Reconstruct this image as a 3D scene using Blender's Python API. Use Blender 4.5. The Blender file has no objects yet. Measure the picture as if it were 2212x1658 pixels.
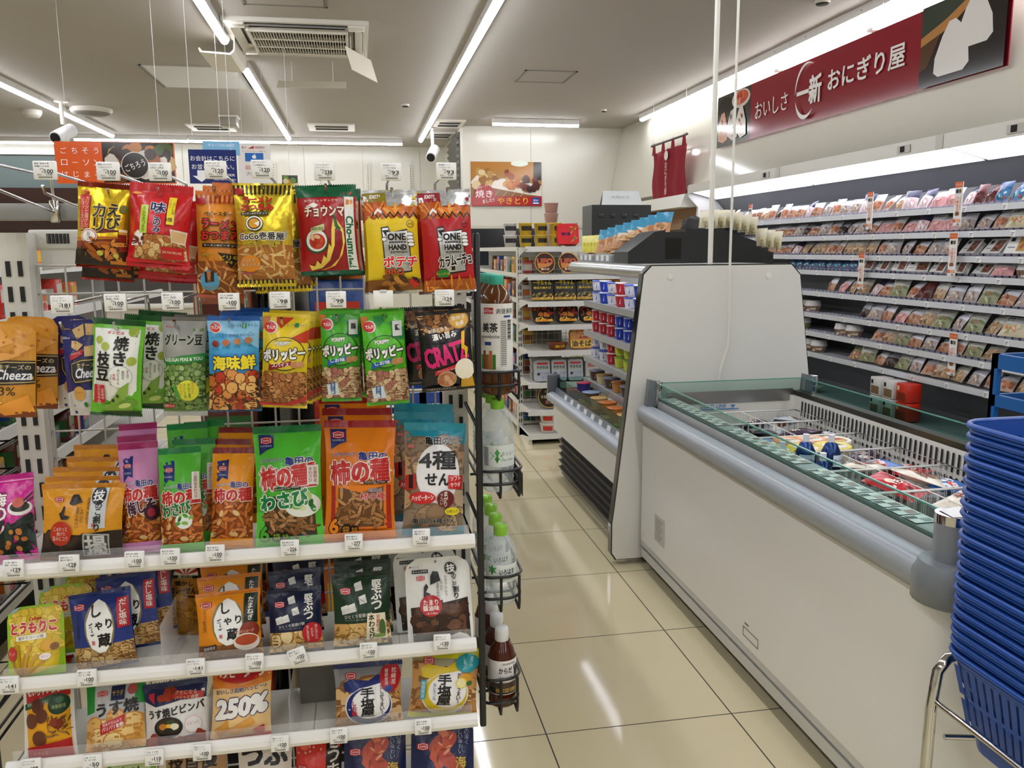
import bpy, bmesh, math, random
from mathutils import Matrix, Vector

scene = bpy.context.scene
COL = scene.collection
PI = math.pi

# ---------------------------------------------------------------- camera, world, exposure
cam_data = bpy.data.cameras.new('camera')
cam_data.sensor_fit = 'HORIZONTAL'; cam_data.sensor_width = 36.0
cam_data.lens = 1807.337 / 2212.0 * 36.0
cam_data.clip_start = 0.05; cam_data.clip_end = 60
camera = bpy.data.objects.new('camera', cam_data); COL.objects.link(camera)
CAM_YAW, CAM_PITCH, CAM_ROLL, CAM_H = 0.177124, 0.158928, -0.007978, 1.454228
fw = Vector((math.sin(CAM_YAW)*math.cos(CAM_PITCH), math.cos(CAM_YAW)*math.cos(CAM_PITCH), -math.sin(CAM_PITCH)))
r0 = Vector((math.cos(CAM_YAW), -math.sin(CAM_YAW), 0)); u0 = r0.cross(fw)
rr = r0*math.cos(CAM_ROLL) + u0*math.sin(CAM_ROLL); uu = u0*math.cos(CAM_ROLL) - r0*math.sin(CAM_ROLL)
camera.matrix_world = Matrix(((rr.x, uu.x, -fw.x, 0), (rr.y, uu.y, -fw.y, 0), (rr.z, uu.z, -fw.z, CAM_H), (0, 0, 0, 1)))
scene.camera = camera

world = bpy.data.worlds.new('world'); scene.world = world; world.use_nodes = True
world.node_tree.nodes['Background'].inputs[0].default_value = (0.9, 0.95, 1.0, 1)
world.node_tree.nodes['Background'].inputs[1].default_value = 0.12

scene.view_settings.view_transform = 'Standard'; scene.view_settings.look = 'None'
scene.view_settings.exposure = 1.0; scene.view_settings.gamma = 1.0
scene.view_settings.use_curve_mapping = False
scene.cycles.max_bounces = 8; scene.cycles.diffuse_bounces = 4; scene.cycles.glossy_bounces = 4
scene.cycles.transmission_bounces = 6; scene.cycles.transparent_max_bounces = 12
scene.cycles.caustics_reflective = False; scene.cycles.caustics_refractive = False
scene.cycles.sample_clamp_indirect = 6.0
TUBE_POWER = 16.0      # ceiling tubes
CASE_POWER = 2.4       # lights inside the chilled case

# ---------------------------------------------------------------- materials
def lin(c):
    if isinstance(c, str):
        c = [int(c[i:i+2], 16)/255 for i in (0, 2, 4)]
    return tuple(((x/12.92) if x <= 0.04045 else ((x+0.055)/1.055)**2.4) for x in c) + (1,)
MC = {}
def mat(c, kind='plain'):
    """one procedural material per colour and finish"""
    k = (c, kind)
    if k in MC: return MC[k]
    m = bpy.data.materials.new('%s_%s' % (kind, c)); m.use_nodes = True
    nt = m.node_tree; b = nt.nodes['Principled BSDF']; I = b.inputs
    I['Base Color'].default_value = lin(c)
    I['Roughness'].default_value = 0.5
    def bump(scale, strength, dist=0.01, detail=3, stretch=None):
        tc = nt.nodes.new('ShaderNodeTexCoord'); n = nt.nodes.new('ShaderNodeTexNoise')
        mp = nt.nodes.new('ShaderNodeMapping')
        if stretch: mp.inputs['Scale'].default_value = stretch
        nt.links.new(tc.outputs['Object'], mp.inputs[0]); nt.links.new(mp.outputs[0], n.inputs['Vector'])
        n.inputs['Scale'].default_value = scale; n.inputs['Detail'].default_value = detail
        bp = nt.nodes.new('ShaderNodeBump'); bp.inputs['Strength'].default_value = strength; bp.inputs['Distance'].default_value = dist
        nt.links.new(n.outputs['Fac'], bp.inputs['Height']); nt.links.new(bp.outputs[0], I['Normal'])
    if kind == 'film':
        I['Roughness'].default_value = 0.25; I['Specular IOR Level'].default_value = 0.45
        bump(28, 0.28, 0.012)
    elif kind == 'print':
        I['Roughness'].default_value = 0.28; I['Specular IOR Level'].default_value = 0.4; bump(28, 0.28, 0.012)
    elif kind == 'foil':
        I['Metallic'].default_value = 0.75; I['Roughness'].default_value = 0.27; bump(22, 0.35, 0.015)
    elif kind == 'matte': I['Roughness'].default_value = 0.85
    elif kind == 'gloss': I['Roughness'].default_value = 0.12
    elif kind == 'satin': I['Roughness'].default_value = 0.32
    elif kind == 'metal': I['Metallic'].default_value = 1.0; I['Roughness'].default_value = 0.3
    elif kind == 'chrome': I['Metallic'].default_value = 1.0; I['Roughness'].default_value = 0.09
    elif kind == 'clear':      # clear plastic, thin
        I['Roughness'].default_value = 0.06
        mix_clear(nt, b, 0.12)
    elif kind == 'pet':      # drink bottle wall
        I['Roughness'].default_value = 0.08; bump(60, 0.5, 0.01); mix_clear(nt, b, 0.32)
    elif kind == 'film_clear':
        I['Roughness'].default_value = 0.12; bump(30, 0.5, 0.02)
        mix_clear(nt, b, 0.22)
    elif kind == 'glass':
        I['Roughness'].default_value = 0.03
        I['Base Color'].default_value = (0, 0, 0, 1); mix_clear(nt, b, 0.04, tint=lin(c))
    elif kind == 'liquid':
        I['Transmission Weight'].default_value = 1.0; I['Roughness'].default_value = 0.02; I['IOR'].default_value = 1.2
    elif kind == 'emit':
        I['Emission Color'].default_value = lin(c); I['Emission Strength'].default_value = TUBE_POWER
    elif kind == 'emit_case':
        I['Emission Color'].default_value = lin(c); I['Emission Strength'].default_value = CASE_POWER
    elif kind == 'wall':
        I['Roughness'].default_value = 0.22; bump(1.2, 0.04, 0.03)
    elif kind == 'ceil':
        I['Roughness'].default_value = 0.9; bump(220, 0.12, 0.002)
    elif kind == 'cloth': I['Roughness'].default_value = 0.95; bump(400, 0.3, 0.001)
    elif kind == 'hair': I['Roughness'].default_value = 0.45; bump(90, 0.6, 0.01, stretch=(4, 4, .4))
    elif kind == 'steel':
        I['Metallic'].default_value = 1.0; I['Roughness'].default_value = 0.28; bump(300, 0.08, 0.001, stretch=(0.05, 1, 1))
    MC[k] = m
    return m
def mix_clear(nt, b, f, tint=(1, 1, 1, 1)):
    """thin see-through sheet: mostly transparent with a share of the glossy surface"""
    out = nt.nodes['Material Output']; t = nt.nodes.new('ShaderNodeBsdfTransparent'); t.inputs[0].default_value = tint
    fr = nt.nodes.new('ShaderNodeLayerWeight'); fr.inputs[0].default_value = 0.5
    pw = nt.nodes.new('ShaderNodeMath'); pw.operation = 'POWER'; pw.inputs[1].default_value = 4.0; nt.links.new(fr.outputs['Facing'], pw.inputs[0])
    ad = nt.nodes.new('ShaderNodeMath'); ad.operation = 'ADD'; ad.use_clamp = True; ad.inputs[1].default_value = f*0.6+0.03
    nt.links.new(pw.outputs[0], ad.inputs[0])
    mx = nt.nodes.new('ShaderNodeMixShader'); nt.links.new(ad.outputs[0], mx.inputs[0])
    nt.links.new(t.outputs[0], mx.inputs[1]); nt.links.new(b.outputs[0], mx.inputs[2]); nt.links.new(mx.outputs[0], out.inputs[0])

# ---------------------------------------------------------------- mesh builder
class MB:
    def __init__(s): s.v = []; s.f = []; s.m = []; s.sm = []; s.mats = []; s.mi = {}; s.nm = {}
    def mid(s, m):
        if m.name not in s.mi: s.mi[m.name] = len(s.mats); s.mats.append(m)
        return s.mi[m.name]
    def add(s, vs, fs, m, smooth=False, normals=None):
        o = len(s.v); s.v += [tuple(p) for p in vs]; k = s.mid(m)
        for f in fs: s.f.append([i+o for i in f]); s.m.append(k); s.sm.append(smooth)
        if normals:
            for i, n in enumerate(normals): s.nm[o+i] = n
        return s
    def box(s, x0, y0, z0, x1, y1, z1, m):
        v = [(x, y, z) for x in (x0, x1) for y in (y0, y1) for z in (z0, z1)]
        return s.add(v, [(0, 1, 3, 2), (4, 6, 7, 5), (0, 4, 5, 1), (2, 3, 7, 6), (0, 2, 6, 4), (1, 5, 7, 3)], m)
    def rbox(s, x0, y0, z0, x1, y1, z1, m, r=0.004, seg=2):
        bm = bmesh.new(); bmesh.ops.create_cube(bm, size=1)
        for v in bm.verts: v.co = ((x0+x1)/2+v.co.x*(x1-x0), (y0+y1)/2+v.co.y*(y1-y0), (z0+z1)/2+v.co.z*(z1-z0))
        bmesh.ops.bevel(bm, geom=bm.edges[:], offset=r, segments=seg, affect='EDGES', profile=0.5)
        s.bm(bm, m, True); bm.free(); return s
    def bm(s, bm, m, smooth=False):
        bm.verts.index_update()
        return s.add([v.co[:] for v in bm.verts], [[v.index for v in f.verts] for f in bm.faces], m, smooth)
    def tube(s, pts, r, m, n=8, closed=False, caps=True):
        P = [Vector(p) for p in pts]; N = len(P); rs = r if isinstance(r, (list, tuple)) else [r]*N
        T = []
        for i in range(N):
            a = P[(i-1) % N] if (closed or i > 0) else P[i]; b = P[(i+1) % N] if (closed or i < N-1) else P[i]
            T.append((b-a).normalized())
        up = Vector((0, 0, 1)) if abs(T[0].z) < 0.9 else Vector((1, 0, 0))
        x = T[0].cross(up).normalized(); vs = []; fs = []
        for i in range(N):
            x = (x - T[i]*x.dot(T[i])).normalized(); y = T[i].cross(x)
            for k in range(n):
                a = 2*PI*k/n; vs.append(P[i] + (x*math.cos(a)+y*math.sin(a))*rs[i])
        for i in range(N if closed else N-1):
            j = (i+1) % N
            for k in range(n): fs.append((i*n+k, i*n+(k+1) % n, j*n+(k+1) % n, j*n+k))
        s.add(vs, fs, m, True)
        if caps and not closed:
            s.add(vs[:n], [list(range(n))[::-1]], m); s.add(vs[-n:], [list(range(n))], m)
        return s
    def cyl(s, p0, p1, r, m, n=16, r2=None): return s.tube([p0, p1], [r, r if r2 is None else r2], m, n)
    def lathe(s, prof, c, m, n=24, rot=None):
        c = Vector(c); vs = []; fs = []
        for (r, z) in prof:
            for k in range(n):
                a = 2*PI*k/n; p = Vector((r*math.cos(a), r*math.sin(a), z))
                if rot: p = rot @ p
                vs.append(c+p)
        for i in range(len(prof)-1):
            for k in range(n): fs.append((i*n+k, i*n+(k+1) % n, (i+1)*n+(k+1) % n, (i+1)*n+k))
        return s.add(vs, fs, m, True)
    def prism(s, poly, axis, a, b, m):
        """extrude a 2D outline between a and b along axis (0 x, 1 y, 2 z)"""
        def P(p, t):
            return ((t, p[0], p[1]), (p[0], t, p[1]), (p[0], p[1], t))[axis]
        n = len(poly); vs = [P(p, a) for p in poly]+[P(p, b) for p in poly]
        fs = [list(range(n)), list(range(2*n-1, n-1, -1))]+[(i, (i+1) % n+n, (i+1) % n, ) and (i, i+n, (i+1) % n+n, (i+1) % n) for i in range(n)]
        return s.add(vs, fs, m)
    def quad(s, a, b, c, d, m): return s.add([a, b, c, d], [(0, 1, 2, 3)], m)
    def build(s, name, parent=None, loc=None, fix=True, **props):
        me = bpy.data.meshes.new(name); me.from_pydata(s.v, [], s.f)
        for m in s.mats: me.materials.append(m)
        me.polygons.foreach_set('material_index', s.m); me.polygons.foreach_set('use_smooth', s.sm)
        if fix and not s.nm:
            bm = bmesh.new(); bm.from_mesh(me); bmesh.ops.recalc_face_normals(bm, faces=bm.faces[:]); bm.to_mesh(me); bm.free()
        me.update()
        if s.nm:
            me.normals_split_custom_set_from_vertices([s.nm.get(i, (0, 0, 0)) for i in range(len(s.v))])
        return link(name, me, parent, loc, **props)
def link(name, me, parent=None, loc=None, **props):
    o = bpy.data.objects.new(name, me); COL.objects.link(o)
    if parent: o.parent = parent
    if loc is not None: o.location = loc
    for k, v in props.items():
        if v is not None: o[k] = v
    return o
def thing(name, label, category, loc=(0, 0, 0), rz=0, group=None, M=None):
    o = link(name, None, None, loc, label=label, category=category, group=group)
    if M is not None: o.matrix_world = M
    else: o.rotation_euler = (0, 0, rz)
    return o
KIDS = {}
def dup(o, M=None, loc=None, rz=None, label=None, group=None):
    """copy of a thing with copies of its parts and sub-parts"""
    if not KIDS.get(o.name):
        KIDS[o.name] = [(c, list(c.children)) for c in o.children]
    r = o.copy(); COL.objects.link(r)
    if M is not None: r.matrix_world = M
    if loc is not None: r.location = loc
    if rz is not None: r.rotation_euler = (0, 0, rz)
    if label: r['label'] = label
    if group: r['group'] = group
    for c, sub in KIDS[o.name]:
        d = c.copy(); d.parent = r; COL.objects.link(d)
        for g in sub:
            e = g.copy(); e.parent = d; COL.objects.link(e)
    return r

ORD = 'first second third fourth fifth sixth seventh eighth ninth tenth eleventh twelfth'.split()
def nth(i):
    if i < 12: return ORD[i]
    n = i+1; return '%d%s' % (n, {1: 'st', 2: 'nd', 3: 'rd'}.get(n % 10 if n % 100 not in (11, 12, 13) else 0, 'th'))

# ---------------------------------------------------------------- lettering as 2D outlines
TC = {}
def glyphs(s, off=0.0):
    """filled outline of a line of text: vertices (1 = em), faces, width"""
    k = (s, off)
    if k not in TC:
        c = bpy.data.curves.new('t', 'FONT'); c.body = s; c.size = 1; c.resolution_u = 2; c.fill_mode = 'FRONT'; c.offset = 0
        o = bpy.data.objects.new('t', c); COL.objects.link(o); bpy.context.view_layer.update()
        me = o.evaluated_get(bpy.context.evaluated_depsgraph_get()).to_mesh()
        V = [(v.co.x, v.co.y) for v in me.vertices]; F = [list(p.vertices) for p in me.polygons]
        o.evaluated_get(bpy.context.evaluated_depsgraph_get()).to_mesh_clear()
        bpy.data.objects.remove(o); bpy.data.curves.remove(c)
        xs = [p[0] for p in V] or [0]; ys = [p[1] for p in V] or [0]
        TC[k] = (V, F, min(xs), max(xs), min(ys), max(ys))
    return TC[k]
def text_polys(s, cx, cy, h, w=None, rot=0, off=0.0, vert=False, skew=0):
    """polygons of text centred on cx, cy with letter height h; w squeezes it to a width"""
    out = []
    if vert:
        n = len(s)
        for i, ch in enumerate(s):
            if ch in ' ': continue
            out += text_polys(ch, cx, cy+h*(n/2-i-0.5), h*0.92, w, 0, off)
        return out
    b = glyphs(s); V, F = b[0], b[1]
    H = max(b[5]-b[4], 0.72) if len(s) > 1 or (b[5]-b[4]) > .5 else 0.9
    sy = h/H; sx = sy if w is None else w/max(b[3]-b[2], 1e-4)
    mx, my = (b[2]+b[3])/2, (b[4]+b[5])/2
    ca, sa = math.cos(rot), math.sin(rot); Q = []
    for (x, y) in V:
        X = (x-mx)*sx; Y = (y-my)*sy; X += skew*Y
        Q.append((cx+X*ca-Y*sa, cy+X*sa+Y*ca))
    if off < .025: return [[Q[i] for i in f] for f in F]
    out = []; e = off*sy*.75; n = 8 if off > .08 else 4     # heavier stroke: the same outline laid down again, slightly shifted
    for k in range(n):
        a = 2*PI*(k+.5)/n; dx, dy = e*math.cos(a), e*math.sin(a); out += [[(Q[i][0]+dx, Q[i][1]+dy) for i in f] for f in F]
    return out
def flat_text(mb, s, o, r, u, h, m, w=None, off=0.0, vert=False, rot=0, skew=0):
    """lettering on a flat face: o centre point, r and u the face's right and up"""
    o, r, u = Vector(o), Vector(r), Vector(u); ps = text_polys(s, 0, 0, h, w, rot, off, vert, skew); nn = r.cross(u)*(1.5e-5*(1+h*10))
    for i, p in enumerate(ps): mb.add([o+r*a+u*b+nn*(i*9//len(ps)) for a, b in p], [list(range(len(p)))], m)
def flat_poly(mb, pts, o, r, u, m):
    o, r, u = Vector(o), Vector(r), Vector(u)
    mb.add([o+r*a+u*b for a, b in pts], [list(range(len(pts)))], m)
def ell(cx, cy, rx, ry, n=16, rot=0, rough=0, rng=None):
    out = []
    for k in range(n):
        a = 2*PI*k/n; q = 1+(rng.uniform(-rough, rough) if rng else 0)
        x, y = rx*q*math.cos(a), ry*q*math.sin(a)
        out.append((cx+x*math.cos(rot)-y*math.sin(rot), cy+x*math.sin(rot)+y*math.cos(rot)))
    return out

# ================================================================ room shell
W = mat('dcd9cc', 'wall'); CEIL = mat('b2aca3', 'ceil')
CZ = 3.08
def floor_mat():
    m = bpy.data.materials.new('floor_tiles'); m.use_nodes = True; nt = m.node_tree; N = nt.nodes; L = nt.links
    b = N['Principled BSDF']; tc = N.new('ShaderNodeTexCoord'); sp = N.new('ShaderNodeSeparateXYZ'); L.new(tc.outputs['Object'], sp.inputs[0])
    def op(o, a, v=None, c=None):
        n = N.new('ShaderNodeMath'); n.operation = o
        for i, x in enumerate((a, v, c)):
            if x is None: continue
            if hasattr(x, 'links'): L.new(x, n.inputs[i])
            else: n.inputs[i].default_value = x
        return n.outputs[0]
    fx = op('MODULO', op('ADD', sp.outputs[0], 60-0.507), 0.6); fy = op('MODULO', op('ADD', sp.outputs[1], 60-2.2904), 0.6)
    dx = op('MINIMUM', fx, op('SUBTRACT', 0.6, fx)); dy = op('MINIMUM', fy, op('SUBTRACT', 0.6, fy))
    ln = op('LESS_THAN', op('MINIMUM', dx, dy), 0.0022)
    ns = N.new('ShaderNodeTexNoise'); ns.inputs['Scale'].default_value = 1.6; ns.inputs['Detail'].default_value = 5; L.new(tc.outputs['Object'], ns.inputs[0])
    mx = N.new('ShaderNodeMix'); mx.data_type = 'RGBA'; L.new(ns.outputs[0], mx.inputs[0]); mx.inputs[6].default_value = lin('d0c49e'); mx.inputs[7].default_value = lin('dacfac')
    m2 = N.new('ShaderNodeMix'); m2.data_type = 'RGBA'; L.new(ln, m2.inputs[0]); L.new(mx.outputs[2], m2.inputs[6]); m2.inputs[7].default_value = lin('3a352c')
    L.new(m2.outputs[2], b.inputs['Base Color'])
    L.new(op('MULTIPLY_ADD', ln, 0.6, 0.07), b.inputs['Roughness']); b.inputs['Specular IOR Level'].default_value = 0.45
    n2 = N.new('ShaderNodeTexNoise'); n2.inputs['Scale'].default_value = 3.0; n2.inputs['Detail'].default_value = 2; L.new(tc.outputs['Object'], n2.inputs[0])
    bp = N.new('ShaderNodeBump'); bp.inputs['Strength'].default_value = 0.03; bp.inputs['Distance'].default_value = 0.02; L.new(n2.outputs[0], bp.inputs['Height']); L.new(bp.outputs[0], b.inputs['Normal'])
    return m
def struct(name, mb, **k): return mb.build(name, kind='structure', **k)
struct('floor', MB().box(-7.2, -6.6, -0.1, 3.9, 14.2, 0, floor_mat()))
struct('ceiling', MB().box(-7.2, -6.6, CZ, 3.9, 14.2, CZ+0.1, CEIL))
SEAM = mat('b9b4a4', 'matte')
m = MB().box(3.68, -6.6, 0, 3.9, 11.5, CZ, mat('bfbbad', 'wall'))
for y in (9.2, 7.4, 5.6, 3.8, 2.0): m.box(3.676, y, 0, 3.682, y+0.006, CZ, SEAM)
struct('wall_right', m)
m = MB().box(1.4, 11.4, 0, 3.9, 11.6, CZ, W)
for x in (2.32,): m.box(x, 11.396, 1.75, x+0.006, 11.404, CZ, SEAM)
m.box(1.4, 11.385, 1.74, 3.68, 11.4, 1.78, mat('cfc9b8', 'satin')); m.box(1.4, 11.38, 0.4, 2.4, 11.4, 1.74, mat('23262a', 'gloss'))
struct('wall_back', m)
struct('wall_recess', MB().box(1.4, 11.6, 0, 1.6, 14.2, CZ, W))
m = MB().box(-3.6, 13.8, 0, 1.4, 14.0, CZ, W)
for x in (-2.6, -1.7, -0.8, 0.1, 1.0):
    m.box(x, 13.795, 1.7, x+0.005, 13.805, CZ, SEAM)
struct('wall_far', m)
m = MB()
m.box(-7.2, 13.8, 0, -3.6, 14.0, 2.42, mat('3a2621', 'satin')); m.box(-7.2, 13.8, 2.9, -3.6, 14.0, CZ, W); m.box(-3.75, 13.75, 0, -3.6, 13.8, 2.4, W)
struct('wall_counter', m)
struct('window_1', MB().box(-7.2, 13.86, 2.42, -3.6, 13.9, 2.9, mat('6f7c7a', 'gloss')))
struct('wall_left', MB().box(-7.4, -6.6, 0, -7.2, 14.2, CZ, W))
struct('wall_front', MB().box(-7.2, -6.8, 0, 3.9, -6.6, CZ, W))

# upright slotted strips on the far wall
ST = mat('d8d4c6', 'satin'); DK = mat('2a2a2a', 'matte')
for i, x in enumerate((-0.55, -1.25, 0.19, 0.86)):
    m = MB().box(x-.02, 13.77, 1.2, x+.02, 13.797, 2.82, ST)
    for k in range(40): m.box(x-.012, 13.768, 1.25+k*.039, x-.004, 13.7705, 1.27+k*.039, DK)
    m.build('wall_standard', label='white slotted shelf upright on the far wall, %s from the corner' % nth((0.86, 0.19, -0.55, -1.25).index(x)), category='shelf upright', group='slotted uprights on the far wall')

# ceiling tube lamps; rows extended unseen behind the camera to light the bag fronts
EM = mat('f6f8ff', 'emit'); HOUS = mat('e8e6e4', 'satin')
def lamp(x0, y0, x1, y1, label, group=None):
    a = Vector((x0, y0)); b = Vector((x1, y1)); d = (b-a); Ln = d.length; c = (a+b)/2; ang = math.atan2(d.y, d.x)
    t = thing('tube_lamp', label, 'ceiling light', (c.x, c.y, 3.0), ang, group)
    MB().box(-Ln/2, -.036, .022, Ln/2, .036, .08, HOUS).build('housing', t)
    m = MB(); n = 8; vs = []
    for sx in (-1, 1):
        for k in range(n+1):
            q = PI*k/n; vs.append((sx*(Ln/2-.004), -.03*math.cos(q), .022-.028*math.sin(q)))
    fs = [(k, k+1, n+2+k, n+1+k) for k in range(n)]+[list(range(n+1)), list(range(n+1, 2*n+2))]
    m.add(vs, fs, EM, True); m.build('diffuser', t)
    for q in (-.3, .3): MB().cyl((Ln*q, -.038, .05), (Ln*q, .038, .05), .006, mat('9a9a9a', 'metal'), 8).build('clip', t)
def run(x, y_far, y_near, n, where):
    L = (y_far-y_near)/n
    for i in range(n): lamp(x, y_far-L*i-.003, x, y_far-L*(i+1)+.003, 'white tube lamp, %s from the far end of the row %s' % (nth(i), where), 'ceiling lamps of the row '+where)
run(-3.24, 12.5, -5.8, 12, 'over the far left aisle')
run(-0.92, 12.54, 7.85, 3, 'beyond the air conditioner')
run(-0.94, 6.9, -5.8, 10, 'beside the air conditioner')
run(0.93, 12.53, -5.8, 12, 'over the aisle floor')
run(3.47, 10.2, -5.8, 13, 'along the right wall')
for i in range(3): lamp(-3.84+1.51*i+.004, 12.88, -3.84+1.51*(i+1)-.004, 12.9, 'white tube lamp on the cross row before the far wall, %s from the orange poster' % nth(i), 'cross row of ceiling lamps')
lamp(1.7, 10.74, 2.82, 10.77, 'short white tube lamp in front of the yakitori poster wall')
for i in range(2): lamp(-6.4+1.2*i, 13.3, -5.23+1.2*i, 13.3, 'tube lamp over the dark counter wall, %s from the window end' % nth(i))

# ceiling fittings
WP = mat('e4e0d6', 'satin'); GR = mat('8b877e', 'matte'); BK = mat('1c1b1a', 'matte')
def hatch(name, x0, y0, x1, y1, label, cat):
    t = thing(name, label, cat, ((x0+x1)/2, (y0+y1)/2, CZ)); w = (x1-x0)/2; d = (y1-y0)/2
    m = MB()
    for a, b, c, e in ((-w, -d, w, -d+.02), (-w, d-.02, w, d), (-w, -d, -w+.02, d), (w-.02, -d, w, d)): m.box(a, b, -.008, c, e, 0, GR)
    m.build('frame', t); MB().box(-w+.024, -d+.024, -.005, w-.024, d-.024, 0, CEIL).build('panel', t)
hatch('access_hatch', 1.55, 7.86, 2.05, 8.4, 'square ceiling access hatch with grey frame beside the centre tube row', 'hatch')
hatch('access_hatch', -0.7, 5.4, -0.15, 6.1, 'ceiling access hatch nearer than the air conditioner', 'hatch')
t = thing('ceiling_panel', 'white ceiling panel set flush left of the broken tube row', 'panel', (-1.42, 8.6, CZ))
MB().box(-.42, -.5, -.012, .42, .5, 0, mat('b8b4ae', 'gloss')).build('panel', t)
m = MB()
for a in (-.42, .4): m.box(a, -.5, -.02, a+.02, .5, -.002, GR)
m.build('frame', t)

t = thing('air_conditioner', 'white four-way ceiling cassette air conditioner with dark grille', 'air conditioner', (-0.385, 6.92, CZ))
m = MB(); S = .51
for a, b, c, d in ((-S, -S, S, -.47), (-S, .47, S, S), (-S, -.47, -.47, .47), (.47, -.47, S, .47)): m.box(a, b, -.03, c, d, 0, WP)
for a, b, c, d in ((-.47, -.47, .47, -.4), (-.47, .4, .47, .47), (-.47, -.4, -.4, .4), (.4, -.4, .47, .4)): m.box(a, b, -.01, c, d, 0, BK)
for sx in (-1, 1):
    for sy in (-1, 1): m.rbox(sx*.42-.06, sy*.42-.06, -.045, sx*.42+.06, sy*.42+.06, 0, WP, .01)
m.build('frame', t)
m = MB().box(-.34, -.34, -.03, .34, .34, -.02, BK)
for k in range(35): x = -.34+k*.02; m.box(x, -.34, -.055, x+.005, .34, -.03, WP)
for y in (-.35, -.12, .12, .33): m.box(-.35, y, -.06, .35, y+.018, -.03, WP)
for x in (-.36, .34): m.box(x, -.36, -.06, x+.02, .36, -.02, WP)
m.build('grille', t)
for sx, sy in ((0, -1), (0, 1), (-1, 0), (1, 0)):
    m = MB()
    if sy: m.add([(-.36, sy*.41, -.015), (.36, sy*.41, -.015), (.36, sy*.465, -.05), (-.36, sy*.465, -.05)], [(0, 1, 2, 3)], WP)
    else: m.add([(sx*.41, -.36, -.015), (sx*.41, .36, -.015), (sx*.465, .36, -.05), (sx*.465, -.36, -.05)], [(0, 1, 2, 3)], WP)
    m.build('louver', t, fix=False)
def deflector(p0, p1, z0, z1, lean, label):
    t = thing('air_deflector', label, 'air deflector', (p0[0], p0[1], z0)); d = Vector((p1[0]-p0[0], p1[1]-p0[1], 0)); n = Vector((-d.y, d.x, 0)).normalized()
    a = Vector((0, 0, 0)); b = a+d; c = b+Vector((0, 0, z1-z0))+n*lean; e = a+Vector((0, 0, z1-z0))+n*lean; th = n*.006
    m = MB().add([a, b, c, e, a+th, b+th, c+th, e+th], [(0, 1, 2, 3), (4, 5, 6, 7), (0, 1, 5, 4), (2, 3, 7, 6), (0, 3, 7, 4), (1, 2, 6, 5)], mat('ded6c4', 'satin')); m.build('board', t)
    for q in (.2, .8): p = e+d*q; MB().tube([p, (p.x, p.y, 3.018-z0)], .0022, WP, 5).build('hanger', t)
deflector((-.62, 7.42), (-.06, 7.38), 2.79, 2.86, .1, 'beige board hanging in front of the cassette air conditioner')
deflector((.0, 6.5), (.19, 6.95), 2.76, 2.93, .05, 'pale board hanging at the right edge of the air conditioner')
t = thing('light_cover', 'curved beige shield hooked under the tube row beside the air conditioner', 'shield', (-1.0, 7.2, 2.93))
m = MB(); q = [(-.13, .03), (-.12, .0), (.1, -.012), (.13, .02), (.14, .14), (.132, .14), (.122, .025), (.095, .0), (-.115, .012), (-.12, .035)]
m.prism(q, 1, -.33, .33, mat('e6dfd0', 'satin')); m.build('shield', t); MB().box(.11, -.05, .13, .4, .05, .14, WP).build('bracket', t)
def disc(name, x, y, r, h, label, cat, col='8d8983', rim='d6d1c6'):
    t = thing(name, label, cat, (x, y, CZ))
    MB().lathe([(r*1.12, 0), (r*1.12, -h*.4), (r, -h*.7)], (0, 0, 0), mat(rim, 'satin')).build('rim', t)
    MB().lathe([(r, -h*.7), (r*.8, -h), (0, -h*1.02)], (0, 0, 0), mat(col, 'matte')).build('face', t)
disc('ceiling_speaker', -2.95, 10.6, .2, .07, 'round grey ceiling speaker above the orange poster', 'speaker')
disc('smoke_detector', -3.64, 10.8, .09, .08, 'small white smoke detector near the left tube row', 'detector', 'cfcac0')
disc('sprinkler', 3.1, 5.45, .045, .03, 'sprinkler head near the right tube row', 'sprinkler', '3a3630')
disc('sprinkler', .57, 9.85, .04, .03, 'sprinkler head between the middle tube rows', 'sprinkler', '3a3630')
disc('sprinkler', 2.9, 9.9, .03, .03, 'tiny ceiling sensor before the yakitori wall', 'sensor', '3a3630')
t = thing('vent_box', 'small grey ceiling box beyond the broken tube row', 'ceiling box', (-1.5, 11.0, CZ))
MB().rbox(-.1, -.12, -.12, .1, .12, 0, mat('9c968a', 'satin'), .01).build('body', t); MB().box(-.11, -.13, -.02, .11, .13, 0, WP).build('flange', t)
def slot_vent(x, y, w, d, label):
    t = thing('slot_vent', label, 'vent', (x, y, CZ)); m = MB().box(-w, -d, -.02, w, d, 0, WP); m.build('frame', t)
    MB().box(-w*.7, -d*.6, -.024, w*.7, -d*.25, -.018, BK).box(-w*.7, d*.1, -.024, w*.7, d*.55, -.018, BK).build('slot', t)
slot_vent(-.3, 11.7, .3, .3, 'white slotted ceiling vent between two tube rows'); slot_vent(-1.85, 11.9, .28, .3, 'white slotted ceiling vent beyond the blue sign')
slot_vent(1.2, 11.2, .19, .3, 'slotted ceiling vent in the recess corner'); slot_vent(1.2, 12.3, .18, .3, 'second slotted ceiling vent deep in the recess corner')
t = thing('louver_grille', 'dark louvered wall grille on the recess side wall', 'grille', (1.4, 12.3, 2.3))
MB().box(-.02, -.62, -.55, 0, .62, .74, mat('4a4944', 'satin')).build('frame', t)
m = MB()
for k in range(14): m.add([(-.02, -.58, -.5+k*.087), (-.02, .58, -.5+k*.087), (-.06, .58, -.44+k*.087), (-.06, -.58, -.44+k*.087)], [(0, 1, 2, 3)], mat('2c2b28', 'satin'))
m.build('louvers', t, fix=False)
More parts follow.
